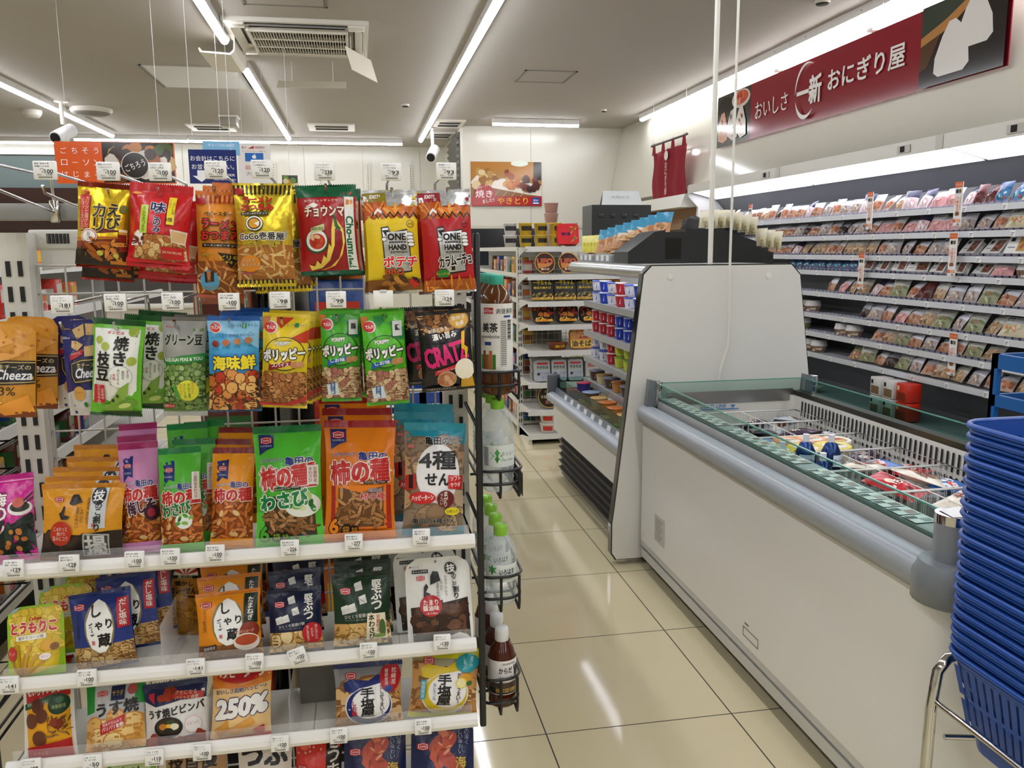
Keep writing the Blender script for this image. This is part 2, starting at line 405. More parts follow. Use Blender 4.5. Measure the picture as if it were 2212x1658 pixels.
def cctv(p, d, label):
    t = thing('security_camera', label, 'camera', p); d = Vector(d).normalized(); b = Vector((0, 0, -.33)); z = CZ-p[2]
    MB().cyl((0, 0, z), (0, 0, z-.02), .07, WP).cyl((0, 0, z), b+Vector((0, 0, .1)), .022, WP, 10).build('mount', t)
    MB().cyl(b-d*.15, b+d*.15, .07, mat('e8e8e8', 'satin'), 16).build('body', t); MB().cyl(b+d*.15, b+d*.16, .055, mat('111214', 'gloss'), 16).build('lens', t)
cctv((-3.100, 10.073, 3.06), (-.35, -1, -.45), 'white bullet security camera above the orange poster')
cctv((1.012, 11.507, 3.06), (-.3, -1, -.5), 'small bullet security camera near the recess corner')

# ---------------------------------------------------------------- hanging posters and signs
PR = 'print'
def sheet(name, c, w, h, label, cat, th=.004, bg='ffffff', kind='gloss', R=(1, 0, 0)):
    """flat sign: returns thing, face builder and frame vectors; face on the -y side"""
    R = Vector(R); U = Vector((0, 0, 1)); Nn = R.cross(U)       # towards the viewer
    t = thing(name, label, cat, c)
    m = MB(); a = [R*sx*w/2+U*sz*h/2 for sx, sz in ((-1, -1), (1, -1), (1, 1), (-1, 1))]
    m.add(a+[p-Nn*th for p in a], [(0, 1, 2, 3), (7, 6, 5, 4), (0, 4, 5, 1), (1, 5, 6, 2), (2, 6, 7, 3), (3, 7, 4, 0)], mat(bg, kind)); m.build('board', t)
    g = MB(); st = [0]
    def off(): st[0] += 1; return Nn*(.0004+.0003*st[0])
    class S: pass
    s = S(); s.t = t; s.g = g
    s.poly = lambda pts, c, k='gloss': flat_poly(g, pts, off(), R, U, mat(c, k))
    s.rect = lambda x0, y0, x1, y1, c: s.poly([(x0, y0), (x1, y0), (x1, y1), (x0, y1)], c)
    s.text = lambda tx, x, y, hh, c, w=None, off_=0.0, **k: flat_text(g, tx, R*x+U*y+off(), R, U, hh, mat(c, 'gloss'), w, off_, **k)
    s.blobs = lambda n, x0, y0, x1, y1, r, cs, seed, asp=(.6, 1), rough=.15: [s.poly(ell(x, y, q, q*rng.uniform(*asp), 12, rng.uniform(0, 3), rough, rng), cs[i % len(cs)]) for rng in [random.Random(seed)] for i in range(n) for x, y, q in [(rng.uniform(x0, x1), rng.uniform(y0, y1), r*rng.uniform(.7, 1.2))]]
    s.done = lambda: g.build('print', t, fix=False)
    return s
def cords(t, pts, z, r=.0015):
    for x, y, z0 in pts: MB().tube([(x, y, z0), (x, y, z)], r, mat('d8d8d8', 'satin'), 5).build('cord', t)
p = sheet('hanging_poster', (-1.545, 6.0, 2.035), .735, .265, 'orange and dark food poster hanging from the ceiling', 'poster', bg='e8632c')
p.rect(-.08, -.125, .36, .13, '2b211c'); p.blobs(34, -.05, -.1, .33, .11, .045, ['9a5526', '6a3a1c', 'b87434', '4a5a2a', 'c9a26a', '3a2418', 'd8d0c0'], 3)
for i, r in enumerate(('ごちそう', 'ローソン', 'はじまる')):
    for k, ch in enumerate(r): p.text(ch, -.31+k*.066, .075-.075*i, .038, 'fff6ee', off_=.01)
p.poly(ell(.12, -.015, .085, .085, 28), 'e8e2d8'); p.poly(ell(.12, -.015, .081, .081, 28), '2a201b')
p.text('ごちろう', .12, -.015, .045, 'f4efe6', .13, .015, rot=.35); p.done(); cords(p.t, [(-.28, 0, .13), (.28, 0, .13)], CZ-2.035)
p = sheet('hanging_sign', (-0.783, 5.0, 1.923), .254, .184, 'dark blue hanging sign with white arrow for the till', 'sign', bg='22306e')
p.text('お会計はこちらに', 0, .045, .028, 'ffffff', .235, .02); p.text('お並びください。', 0, .0, .028, 'ffffff', .225, .02)
p.poly([(-.085, -.02), (-.045, -.02), (-.045, -.05), (-.02, -.05), (-.065, -.083), (-.11, -.05), (-.085, -.05)], 'f4f4f4')
p.text('CASHIER', .065, -.045, .014, 'ffffff', .1); p.text('Please wait in this line.', .06, -.068, .01, 'ffffff', .12); p.done(); cords(p.t, [(-.1, 0, .09), (.1, 0, .09)], CZ-1.923)
p = sheet('hanging_notice', (-0.968, 6.6, 2.205), .26, .1, 'pale blue notice hanging just behind the blue till sign', 'notice', bg='7cb4d6')
p.text('チャージは1,000円', 0, .02, .02, 'f4fbff', .18); p.done(); cords(p.t, [(.0, 0, .05)], CZ-2.205)
p = sheet('hanging_flyer', (-0.850, 7.6, 2.193), .27, .34, 'white flyer with blue square emblem hanging beside the blue till sign', 'flyer', bg='f4f1ee')
p.text('最大', -.08, .135, .02, 'b03028'); p.poly([(-.05, .125), (.0, .15), (.0, .125)], 'c0392b'); p.text('期間限定', .05, .135, .02, 'b03028', .08); p.text('プリペイドカード購入で', 0, .105, .012, '7a4a40', .2)
p.rect(-.075, .02, .075, .09, '2f74c8'); p.poly(ell(-.006, .058, .012, .014), 'ffffff'); p.poly(ell(.006, .058, .012, .014), 'ffffff'); p.poly(ell(.019, .06, .006, .007), '2f74c8'); p.poly(ell(.004, .078, .003, .007, rot=-.6), 'ffffff')
p.text('回1ポイ', 0, -.03, .034, 'd86a3a', .15, .02); p.text('プレゼント', 0, -.08, .026, '4a403a', .14); p.done(); cords(p.t, [(-.09, 0, .165), (.09, 0, .165)], CZ-2.193)
p = sheet('small_poster', (-.52, 7.0, 1.95), .12, .2, 'narrow green food poster behind the flyer', 'poster', bg='33402a'); p.blobs(14, -.05, -.09, .05, .09, .025, ['c98a3a', '6a8a3a', 'd8c89a'], 5); p.done(); cords(p.t, [(0, 0, .1)], CZ-1.95)
p = sheet('wall_poster', (1.985, 11.39, 2.33), .965, .58, 'grilled skewers poster on the far wall', 'poster', bg='8a5a2c')
p.rect(-.48, .0, .48, .29, 'b07a3a'); p.poly([(-.48, .03), (-.35, .17), (.48, -.02), (.48, -.16), (.3, -.14), (-.48, .0)], 'e8ded0'); p.poly(ell(.18, .27, .12, .04), 'dfe6d8'); p.rect(.37, .05, .48, .29, '2a211c')
p.blobs(12, -.42, -.02, -.2, .18, .055, ['c9a066', 'dcc49a', '9a6a30', 'b89050'], 11); p.blobs(9, -.17, -.02, .1, .17, .06, ['a87838', '8a5a28', 'c49a5a'], 12, (.5, .8))
p.blobs(12, .0, -.04, .25, .16, .05, ['9a4a1a', 'b8641e', '7a3212', 'c87a30'], 13); p.blobs(7, .25, -.08, .42, .12, .055, ['4a1a14', '6a2a1c', '38120e'], 14, (.8, 1))
for k in range(6): p.poly([(-.34+k*.12, -.08), (-.33+k*.12, -.075), (-.43+k*.12, -.19), (-.44+k*.12, -.19)], 'd8b070')
p.rect(-.4825, -.29, .4825, -.165, 'b01f24'); p.poly(ell(-.3, -.14, .14, .13, 28), 'a81c22'); p.text('店内オープンで', -.32, -.035, .035, 'ffffff', .2, rot=.25); p.text('焼き', -.31, -.13, .1, 'c02020', .23, .05); p.text('焼き', -.31, -.13, .1, 'ffffff', .23, .015); p.text('ました!!', -.25, -.22, .05, 'f8f0e8', .16, rot=.2)
p.text('やきとり', .08, -.222, .09, 'f2c832', .42, .02); p.rect(.35, -.27, .45, -.18, '1c3f94'); p.text('炭火', .4, -.215, .03, 'ffffff', .07); p.rect(.36, -.26, .44, -.245, 'ffffff'); p.done()

# ================================================================ wire-backed end display
GW = mat('dcdad2', 'satin'); GRY = mat('8d8d8a', 'satin'); CH = mat('d0d0d0', 'chrome'); WIRE = mat('c4c2bc', 'satin'); TAGW = mat('f2f2f0', 'satin')
INK = mat('2b2b2e', 'matte'); ACR = mat('ffffff', 'clear')
gon = thing('display_gondola', 'white snack display gondola with wire mesh back and slotted uprights', 'store shelf', (-0.24, 1.8, 0))
GO = Vector((-0.24, 1.8, 0))
def gpart(name, mb, **k):
    o = mb.build(name, gon, **k); o.location = -GO; return o
XL, XR = -0.688, 0.206
for side, c in ((0, (-0.6692, 1.8200, 1.1261)), (1, (0.1990, 1.8200, 1.1094))):
    x = c[0]; m = MB().box(x-.026, 1.812, 0.02, x+.026, 1.862, 1.495, GW)
    for k in range(26):
        for q in (-.016, .006): m.box(x+q, 1.809, .16+k*.05, x+q+.008, 1.8125, .19+k*.05, DK)
    gpart('upright', m)
m = MB(); z0, z1 = .12, 1.43; ya = 1.845
n = 16
for i in range(n+1): x = XL+.05+(XR-XL-.1)*i/n; m.tube([(x, ya, z0), (x, ya, z1)], .0022, WIRE, 5)
for i in range(24): z = z0+(z1-z0)*i/23; m.tube([(XL+.04, ya+.004, z), (XR-.04, ya+.004, z)], .0022, WIRE, 5)
gpart('wire_mesh', m)
m = MB().rbox(XL+.03, 1.862, 1.462, XR-.03, 1.885, 1.502, GW, .004)
m.prism([(XL+.05, 1.463), (XL+.2, 1.463), (XL+.1, 1.425), (XL+.05, 1.42)], 1, 1.865, 1.875, GW)
for k in range(18): m.box(XL+.065+k*.0024, 1.8605, 1.474, XL+.065+k*.0024+(.0008, .0014, .0018)[k % 3], 1.8618, 1.494, INK)
gpart('header_board', m)
BZ1, BZ2 = (-0.5945, 1.7400, 1.5313)[2], (0.0926, 1.7400, 1.3040)[2]
for z in (BZ1, BZ2):
    m = MB().rbox(XL+.0, 1.735, z-.016, XR-.02, 1.75, z+.016, GRY, .003); m.box(XL+.02, 1.75, z-.012, XL+.05, 1.815, z+.012, GRY); m.box(XR-.07, 1.75, z-.012, XR-.04, 1.815, z+.012, GRY)
    gpart('hook_rail', m)
SHZ = [(-0.2416, 1.5800, 0.8831)[2], (-0.2541, 1.5800, 0.6628)[2], (-0.2636, 1.5800, 0.4965)[2]]
SHZ += [SHZ[2]-.19, .12]; FLZ = [z-o for z, o in zip(SHZ, (.0, .003, .012, .014, .01))]
for i, zr in enumerate(SHZ):
    z = FLZ[i]; m = MB().box(XL, 1.592, z-.004, XR, 1.81, z, GW)
    for k in range(5): m.box(XL+.02+k*.18, 1.6, z-.0005, XL+.022+k*.18, 1.8, z+.0006, GRY)
    for x in (XL, XR-.004): m.prism([(1.6, z), (1.83, z), (1.83, z-.05), (1.7, z-.02), (1.6, z-.012)], 0, x, x+.004, GW)
    sh = gpart('shelf', m)
    q = [(1.592, zr+.013), (1.588, zr+.013), (1.579, zr+.006), (1.576, zr-.003), (1.579, zr-.011), (1.588, zr-.017), (1.592, zr-.017)]
    m = MB().prism(q, 0, XL, XR, mat('eceae6', 'satin')); r = m.build('price_rail', sh)
    if i < 4:
        f = MB().box(XL+.01, 1.594, z, XR-.01, 1.5955, zr+.03, ACR).build('front_lip', sh)
        m = MB()
for x, zz in ((-.62, 0), (.02, 0), (.1, 0)):
    pass
# clear dividers in the half empty lower shelves
def divider(x, z, h=.07):
    t = thing('shelf_divider', None, 'divider', (x, 1.6, z+.0006)); MB().box(-.0008, 0, .002, .0008, .2, h, ACR).build('fin', t); MB().box(-.012, 0, 0, .012, .2, .002, ACR).build('foot', t); return t
for x, k, lb in ((-.40, 1, 'clear shelf divider right of the blue cracker bag'), (.0, 2, 'clear divider in the empty slot left of the navy salt bag'), (-.03, 1, 'clear divider between the navy and dark green cube bags'), (-.17, 2, 'clear divider right of the bag reading 250%'), (-.33, 2, 'clear divider between thin rice cracker bags on the lower shelf')):
    divider(x, FLZ[k], .09)['label'] = lb
MB().box(-.16, 1.74, 0, -.005, 1.8, .15, mat('6f6c64', 'satin')).build('shelf_insert', loc=(0, 0, FLZ[2]+.0012), label='grey box standing at the back of the empty shelf slot', category='insert')

# electronic price tags and hooks
def tag_face(m, lines, price, sub, w=.033, h=.028, y=-.0042):
    R, U = (1, 0, 0), (0, 0, 1)
    for i, t in enumerate(lines): flat_text(m, t, (-w*.1, y, h*(.36-.15*i)), R, U, h*.1, INK, w*.62 if i < 2 else w*.2, .02)
    if price:
        flat_text(m, '￥', (w*-.08, y, -h*.08), R, U, h*.12, INK, None, .02); flat_text(m, price, (w*.19, y, -h*.06), R, U, h*.22, INK, w*.36, .03)
        flat_text(m, '(税込', (-w*.22, y, -h*.25), R, U, h*.1, INK, w*.2); flat_text(m, sub, (w*.2, y, -h*.22), R, U, h*.12, INK, w*.24, .02)
        for k in range(22): x = -w*.28+k*w*.028; m.add([(x, y, -h*.42), (x+w*(.009, .016, .02)[k % 3], y, -h*.42), (x+w*(.009, .016, .02)[k % 3], y, -h*.33), (x, y, -h*.33)], [(0, 1, 2, 3)], INK)
def price_tag(c, lines, price, sub, label, w=.034, h=.029, rot=0, tilt=0, group=None):
    t = thing('price_tag', label, 'price tag', c, group=group); t.rotation_euler = (tilt, rot, 0)
    MB().rbox(-w/2, -.004, -h/2, w/2, .003, h/2, TAGW, .0012, 1).build('case', t)
    if price is not None:
        m = MB(); tag_face(m, lines, price, sub, w, h); m.build('display', t, fix=False)
    else: MB().rbox(-w*.18, -.006, h*.38, w*.18, -.003, h*.55, mat('cfcfcf', 'satin'), .001, 1).build('notch', t)
    return t
def hook(tag, tip, zb, label):
    """chrome prong from the rail with a raised tip, and the upper arm that carries the tag"""
    x = tip[0]; o = Vector((x, 1.735, zb)); t = thing('display_hook', label, 'hook', o); T = Vector(tip)-o; A = Vector(tag)-o
    MB().tube([(0, -.004, .0), (0, -.02, .0), (T.x, T.y+.018, T.z-.012), (T.x, T.y+.006, T.z-.011), (T.x, T.y-.003, T.z)], .0026, CH, 8).build('prong', t)
    MB().tube([(0, -.004, .02), (0, -.006, .05), (0, -.012, A.z), (A.x, A.y+.03, A.z), (A.x, A.y+.0075, A.z-.004)], .0026, CH, 8).build('tag_arm', t)
    MB().rbox(-.008, -.007, -.02, .008, -.0005, .022, CH, .002, 1).build('clip', t)
Z = BZ1
HK = [((-0.4843, 1.4700, 1.5840), (-0.4964, 1.4900, 1.5618), '亀田 旨味の肴|柿種4つの本格|37g', '100', '108', 'the empty hook left of the gold shrimp bag'),
 ((-0.3910, 1.4700, 1.5833), (-0.3993, 1.4900, 1.5572), '越後 大人のお|つまみえびカリ|47g', '100', '108', 'the gold shrimp cracker bag'),
 ((-0.3125, 1.4700, 1.5832), (-0.3214, 1.4900, 1.5590), 'ブルボン 味ご|のみ|45g', '100', '108', 'the red mixed cracker bag'),
 ((-0.2263, 1.4700, 1.5869), (-0.2340, 1.4900, 1.5617), 'おやつC ラ|ーメンおつまみ|68g', '120', '130', 'the orange noodle snack bag'),
 ((-0.1531, 1.4700, 1.5890), (-0.1565, 1.4900, 1.5659), 'おやつカンパニー|ココ壱番屋カレ|ー味 62g', '120', '130', 'the gold and black striped bag'),
 ((-0.0524, 1.4700, 1.5861), (-0.0525, 1.4900, 1.5664), 'ブリム チョウ|ンマップレーン|53g', '238', '257', 'the red chili bag with green top'),
 ((0.0580, 1.4700, 1.5862), (0.0588, 1.4900, 1.5608), '湖池屋 ワンハ|ンドポテチ旨塩|40g', '93', '100', 'the yellow one-hand snack bag'),
 ((0.1516, 1.4700, 1.5878), (0.1547, 1.4900, 1.5613), '湖池屋 ワンハ|ンドカラムーチョ|40g', '93', '100', 'the red one-hand snack bag'),
 ((-0.4773, 1.4700, 1.3726), (-0.4892, 1.4900, 1.3419), 'グリコ 生チー|ズのチーザ カマ|ンベール40g', '181', '195', 'the navy cheese cracker pouch'),
 ((-0.3962, 1.4700, 1.3741), (-0.4063, 1.4900, 1.3400), 'ギンビス 焼き|枝豆|34g', '100', '108', 'the green roasted bean bag'),
 ((-0.3075, 1.4700, 1.3747), (-0.3110, 1.4900, 1.3409), '春日井 グリー|ン豆|57g', '100', '108', 'the grey green-pea bag'),
 ((-0.2179, 1.4700, 1.3723), (-0.2226, 1.4900, 1.3413), 'でん六 海味鮮|55g', '100', '108', 'the blue seafood bean bag'),
 ((-0.1351, 1.4700, 1.3731), (-0.1361, 1.4900, 1.3418), 'でん六 Eサイ|ズポリッピースパ|イス 60g', '98', '105', 'the yellow peanut bag'),
 ((-0.0421, 1.4700, 1.3722), (-0.0429, 1.4900, 1.3446), 'でん六 Eサイ|ズポリッピーしお|60g', '98', '105', 'the left green peanut bag'),
 ((0.0380, 1.4700, 1.3724), (0.0384, 1.4900, 1.3428), '', None, '', 'the right green peanut bag'),
 ((0.1440, 1.4700, 1.3721), (0.1471, 1.4900, 1.3455), 'グリコ クラッ|ツペッパーベーコ|ン 42g', '124', '134', 'the black pretzel snack pouch')]
for i, (tg, tip, ln, pr, sub, wh) in enumerate(HK):
    hook(tg, tip, BZ1 if i < 8 else BZ2, 'chrome display hook carrying '+wh if 'empty' not in wh else 'bare chrome display hook left of the gold shrimp bag')
    price_tag(tg, ln.split('|'), pr, sub, ('white price tag above ' if pr else 'blank white tag holder above ')+wh)
t = Vector((-0.5611, 1.4700, 1.5663)); hook(t+Vector((-.01, 0, .03)), t, BZ1, 'bare chrome display hook cut by the left picture edge')
ST_ = [((-0.6323, 1.5720, 0.8954), '三幸 梅の|香 45g', '129', '139', 'under the pink plum seaweed bag'), ((-0.5392, 1.5720, 0.8979), '亀田 技のこだ|割り揚げ', '128', '138', 'under the orange fried cracker bag'), ((-0.4275, 1.5720, 0.8965), '亀田 柿の種梅|しそ 57g', '100', '108', 'under the pink plum rice cracker bag'),
 ((-0.3652, 1.5720, 0.8972), '亀田 柿の種わ|さび 57g', '100', '108', 'under the small green wasabi bag'), ((-0.2855, 1.5720, 0.8984), '亀田 亀田の|柿の種', '100', '108', 'under the small orange rice cracker bag'), ((-0.1500, 1.5720, 0.8985), '亀田 亀田の柿|の種わさび6袋', '256', '276', 'under the large green wasabi bag'),
 ((-0.0306, 1.5720, 0.9019), '亀田 亀田の|柿の種6袋', '277', '299', 'under the large orange rice cracker bag'), ((0.0991, 1.5720, 0.9030), '亀田 亀田の4|種せん', '258', '279', 'under the clear teal-topped cracker bag'),
 ((-0.6610, 1.5720, 0.6736), 'カルビー とう|もりこ', '141', '152', 'under the yellow corn stick pouch'), ((-0.5278, 1.5720, 0.6734), '亀田 しゃり蔵|だし塩', '100', '108', 'under the blue rice cracker bag'), ((-0.3345, 1.5720, 0.6761), '亀田 懐かしカ|レーせん', '141', '152', 'under the brown curry cracker bag'),
 ((-0.2266, 1.5720, 0.6757), '亀田 しゃり蔵|たまねぎ', '100', '108', 'under the orange onion cracker bag'), ((-0.1458, 1.5720, 0.6791), '亀田 堅ぶつ|しお', '100', '108', 'tilted under the navy cube cracker bag'), ((-0.0102, 1.5720, 0.6775), '亀田 堅ぶつ|わさび', '100', '108', 'under the dark green cube cracker bag'), ((0.1351, 1.5720, 0.6811), '亀田 技のこだ|割りたまり', '130', '140', 'under the white soy cracker pouch'),
 ((-0.6386, 1.5720, 0.5063), 'クラシエ 甘栗|むいちゃい', '198', '213', 'under the chestnut bag'), ((-0.5321, 1.5720, 0.5015), '三幸 サラダ|うす焼', '50', '54', 'under the green thin cracker bag'), ((-0.4212, 1.5720, 0.4993), '三幸 うす焼|ビビンバ', '110', '118', 'under the navy and white bibimbap bag'), ((-0.3339, 1.5720, 0.4993), '亀田 ハッピー|ターン', '100', '108', 'under the bag reading 250%'),
 ((-0.1879, 1.5720, 0.5003), '亀田 ハッピー|ターンミニ', '100', '108', 'under the empty shelf slot'), ((-0.0744, 1.5720, 0.5037), '亀田 手塩屋|だし', '100', '108', 'under the navy ring cracker bag'), ((0.0929, 1.5720, 0.5033), '亀田 手塩屋|塩レモン', '100', '108', 'under the yellow lemon cracker bag')]
for c, ln, pr, sub, wh in ST_:
    price_tag(c, ln.split('|'), pr, sub, 'white shelf price tag '+wh, .034, .032, (-.3 if 'tilted' in wh else 0.03), -.12)

# ================================================================ snack bags
from mathutils.geometry import tessellate_polygon
def clip_half(p, ax, v, keep_less):
    out = []; n = len(p)
    for i in range(n):
        a, b = p[i], p[(i+1) % n]; da = (v-a[ax]) if keep_less else (a[ax]-v); db = (v-b[ax]) if keep_less else (b[ax]-v)
        if da >= 0: out.append(a)
        if (da > 0 > db) or (da < 0 < db):
            t = da/(da-db); out.append((a[0]+(b[0]-a[0])*t, a[1]+(b[1]-a[1])*t))
    return out
def slice_ax(ps, ax, step):
    res = []
    for p in ps:
        lo = min(q[ax] for q in p); hi = max(q[ax] for q in p)
        k = math.floor(lo/step+1e-6)+1; rest = p
        while k*step < hi-1e-7 and len(rest) > 2:
            a = clip_half(rest, ax, k*step, True)
            if len(a) > 2: res.append(a)
            rest = clip_half(rest, ax, k*step, False); k += 1
        if len(rest) > 2: res.append(rest)
    return res
def tess(p):
    if len(p) <= 3: return [p]
    return [[p[i] for i in t] for t in tessellate_polygon([[Vector((a, b, 0)) for a, b in p]])]
class Skin:
    """the printed front of a bag: a bulging surface over a flat w x h outline"""
    def __init__(s, w, h, D, seal, shape, seed):
        s.w, s.h, s.D, s.b, s.t, s.shape = w, h, D, seal[0]*h, h-seal[1]*h, shape
        r = random.Random(seed); s.ph = [r.uniform(0, 6.28) for _ in range(6)]
    def prof(s, z):
        t = min(1, max(0, (z-s.b)/(s.t-s.b)))
        if s.shape == 'stand': return min(1.0, (1-t)*1.5)**1.1*min(1, .45+t*4)
        return (1-abs(2*t-1)**2.6)*(1.08-.25*t)
    def half(s, z):
        W = s.w/2
        if s.shape == 'stand':
            rc = .22*s.w; q = z-(s.h-rc)
            return W if q <= 0 else W-(rc-math.sqrt(max(0, rc*rc-q*q)))
        return W*(1-.07*s.prof(z))
    def lattice(s, cell):
        s.c = cell; s.tab = {}
    def d(s, x, z):
        if not getattr(s, 'c', 0): return s.f(x, z)
        c = s.c; i = math.floor(x/c+1e-6); j = math.floor(z/c+1e-6); a = x/c-i; b = z/c-j; T_ = s.tab
        for k in ((i, j), (i+1, j), (i, j+1), (i+1, j+1)):
            if k not in T_: T_[k] = s.f(k[0]*c, k[1]*c)
        return (T_[i, j]*(1-a)+T_[i+1, j]*a)*(1-b)+(T_[i, j+1]*(1-a)+T_[i+1, j+1]*a)*b
    def f(s, x, z):
        if abs(x) > s.w/2: x = math.copysign(s.w/2, x)
        u = x/(s.w/2); pz = s.prof(z); px = max(0, 1-.55*u*u-.45*u**4); p = s.ph
        y = s.D*px*pz
        y += (math.sin(x*62+z*31+p[0])*.0011+math.sin(x*35-z*58+p[1])*.0012+math.sin(x*80+p[2]+2*math.sin(z*30+p[3]))*.0005)*min(1, pz*2)*min(1, px*3)
        if s.shape != 'stand':
            e = min(z-s.b, s.t-z); y += math.sin(x*140+p[4]+math.sin(z*50))*.0009*math.exp(-max(0, e)/.016)*min(1, px*2)
        return y
    def P(s, x, z, off=0):
        return (x*s.half(z)/(s.w/2), -s.d(x, z)-off, z)
    def N(s, x, z):
        e = .002
        a = (s.f(x+e, z)-s.f(x-e, z))/(2*e); b = (s.f(x, z+e)-s.f(x, z-e))/(2*e)
        v = Vector((-a, -1, -b)).normalized(); return v[:]
def seal_strip(w, z0, z1, m, seed, zig=True, ruffle=.0012):
    mb = MB(); n = 26; rows = 4; r = random.Random(seed); ph = r.uniform(0, 6); vs = []; fs = []
    for sgn in (-1, 1):
        o = len(vs)
        for j in range(rows+1):
            for i in range(n*2+1):
                x = -w/2+w*i/(2*n); t = j/rows; z = z0+(z1-z0)*t
                if zig and j == rows: z += .0012*(1 if i % 2 else -1)
                y = math.sin(x*140+ph)*ruffle*(1-t*.3)+math.sin(x*50+ph*2)*.0012*t
                vs.append((x, y+sgn*.0004, z))
        W = n*2+1
        for j in range(rows):
            for i in range(W-1): f = (o+j*W+i, o+j*W+i+1, o+(j+1)*W+i+1, o+(j+1)*W+i); fs.append(f if sgn < 0 else f[::-1])
    mb.add(vs, fs, m, True); return mb
def bag(label, fr, base, ops, D=.022, seal=(.04, .05), sc=None, kind='film', shape='pillow', name='snack_bag', cat='snack bag', group=None, cell=.012, zig=True, sw=1.0):
    b, r, u, w, h = fr
    r, u = Vector(r), Vector(u); nrm = r.cross(u)
    M = Matrix((( r.x, -nrm.x, u.x, b[0]), (r.y, -nrm.y, u.y, b[1]), (r.z, -nrm.z, u.z, b[2]), (0, 0, 0, 1)))
    zm = b[2]-abs(r.z)*w/2
    for lv in FLZ:
        if -.05 < zm-lv < .025: M.translation.z += lv+.0025-zm
    seed = int(abs(b[0]*1000)+abs(b[2]*777)); S = Skin(w, h, D, seal, shape, seed); S.lattice(cell); mb = MB(); rng = random.Random(seed)
    zb, zt = (S.b, S.t)
    gx = sorted({-w/2, w/2} | {k*cell for k in range(-40, 41) if abs(k*cell) < w/2-1e-4}); gz = sorted({zb, zt} | {k*cell for k in range(60) if zb+1e-4 < k*cell < zt-1e-4})
    nx = len(gx)-1; nz = len(gz)-1
    def grid(front):
        vs = []; ns = []; fs = []
        for j in range(nz+1):
            for i in range(nx+1):
                x = gx[i]; z = gz[j]; p = S.P(x, z, -.0005); n = S.N(x, z)
                if not front: p = (p[0], -p[1]*.85, p[2]); n = (n[0], -n[1], n[2])
                vs.append(p); ns.append(n)
        for j in range(nz):
            for i in range(nx):
                a = j*(nx+1)+i; f = (a, a+1, a+nx+2, a+nx+1); fs.append(f if front else f[::-1])
        mb.add(vs, fs, mat(base, kind), True, ns)
    grid(True); grid(False)
    if shape == 'stand':   # gusset floor
        q = [S.P(x, zb) for x in gx]
        mb.add(q+[(p[0], -p[1]*.85, p[2]) for p in q], [(i, i+nx+1, i+nx+2, i+1) for i in range(nx)], mat(base, kind))
    O = [.00015]
    def put(polys, c, step=.0002, k=None):
        O[0] += step; mm = mat(c, k or ('foil' if c in FOILS else 'print'))
        for pi_, p in enumerate(polys):
            oo = O[0]+(1e-5*(pi_*9//len(polys)) if len(polys) > 8 else 0)
            for ax, v, less in ((0, -w/2, 0), (0, w/2, 1), (1, zb, 0), (1, zt, 1)):
                p = clip_half(p, ax, v, less)
                if len(p) < 3: break
            if len(p) < 3: continue
            ps = slice_ax(slice_ax(tess(p), 0, cell), 1, cell)
            for q in ps:
                q = [a for i, a in enumerate(q) if abs(a[0]-q[i-1][0])+abs(a[1]-q[i-1][1]) > 1e-7]
                if len(q) > 2 and sum(q[i-1][0]*q[i][1]-q[i][0]*q[i-1][1] for i in range(len(q))) < 0: q = q[::-1]
                if len(q) > 2: mb.add([S.P(x, z, oo) for x, z in q], [list(range(len(q)))], mm, True, [S.N(x, z) for x, z in q])
    X = lambda x: (x-.5)*w
    Zz = lambda y: y*h
    for op in ops:
        k = op[0]; a = op[1:]; kw = a[-1] if isinstance(a[-1], dict) else {}
        if k == 'R': put([[(X(a[0]), Zz(a[1])), (X(a[2]), Zz(a[1])), (X(a[2]), Zz(a[3])), (X(a[0]), Zz(a[3]))]], a[4])
        elif k == 'E': put([ell(X(a[0]), Zz(a[1]), a[2]*w, a[3]*h, 28, kw.get('r', 0))], a[4])
        elif k == 'P': put([[(X(a[i]), Zz(a[i+1])) for i in range(1, len(a)-1, 2)]], a[0])
        elif k == 'T':
            tx, cx, cy, th, c = a[:5]; g = dict(rot=kw.get('r', 0), vert=kw.get('v', False), skew=kw.get('k', 0)); W_ = kw.get('w'); W_ = W_*w if W_ else None; bo = kw.get('b', .02)
            if 'o' in kw: put(text_polys(tx, X(cx), Zz(cy), th*h, W_, off=bo+kw.get('ow', .05), **g), kw['o'])
            put(text_polys(tx, X(cx), Zz(cy), th*h, W_, off=bo, **g), c)
        elif k == 'B':
            x0, y0, x1, y1, n, sz, asp, cols = a[:8]; q = random.Random(kw.get('s', 1)); ol = kw.get('o'); pts = []
            rows = max(1, round(math.sqrt(n*(y1-y0)*h/max(1e-6, (x1-x0)*w)))); cn = max(1, n//rows)
            for j in range(rows):
                for i in range(cn): pts.append((x0+(x1-x0)*(i+.5+q.uniform(-.45, .45)+(.25 if j % 2 else -.25))/cn, y0+(y1-y0)*(j+.5+q.uniform(-.4, .4))/rows))
            q.shuffle(pts)
            for i, (x, y) in enumerate(pts):
                R_ = sz*w*q.uniform(.8, 1.15); ro = q.uniform(0, PI) if not kw.get('up') else PI/2+q.uniform(-.6, .6); rf = kw.get('rf', .08)
                if ol: put([ell(X(x), Zz(y), R_*1.13, R_*asp*1.16, 10, ro)], ol, .000012)
                put([ell(X(x), Zz(y), R_, R_*asp, 10, ro, rf, q)], cols[i % len(cols)], .000012)
        elif k == 'K':   # six-sided red maker's badge
            x, y, s_ = a[:3]; hx = lambda f: [(X(x)+f*s_*w*px, Zz(y)+f*s_*w*py) for px, py in ((-1, .42), (0, .62), (1, .42), (1, -.42), (0, -.62), (-1, -.42))]
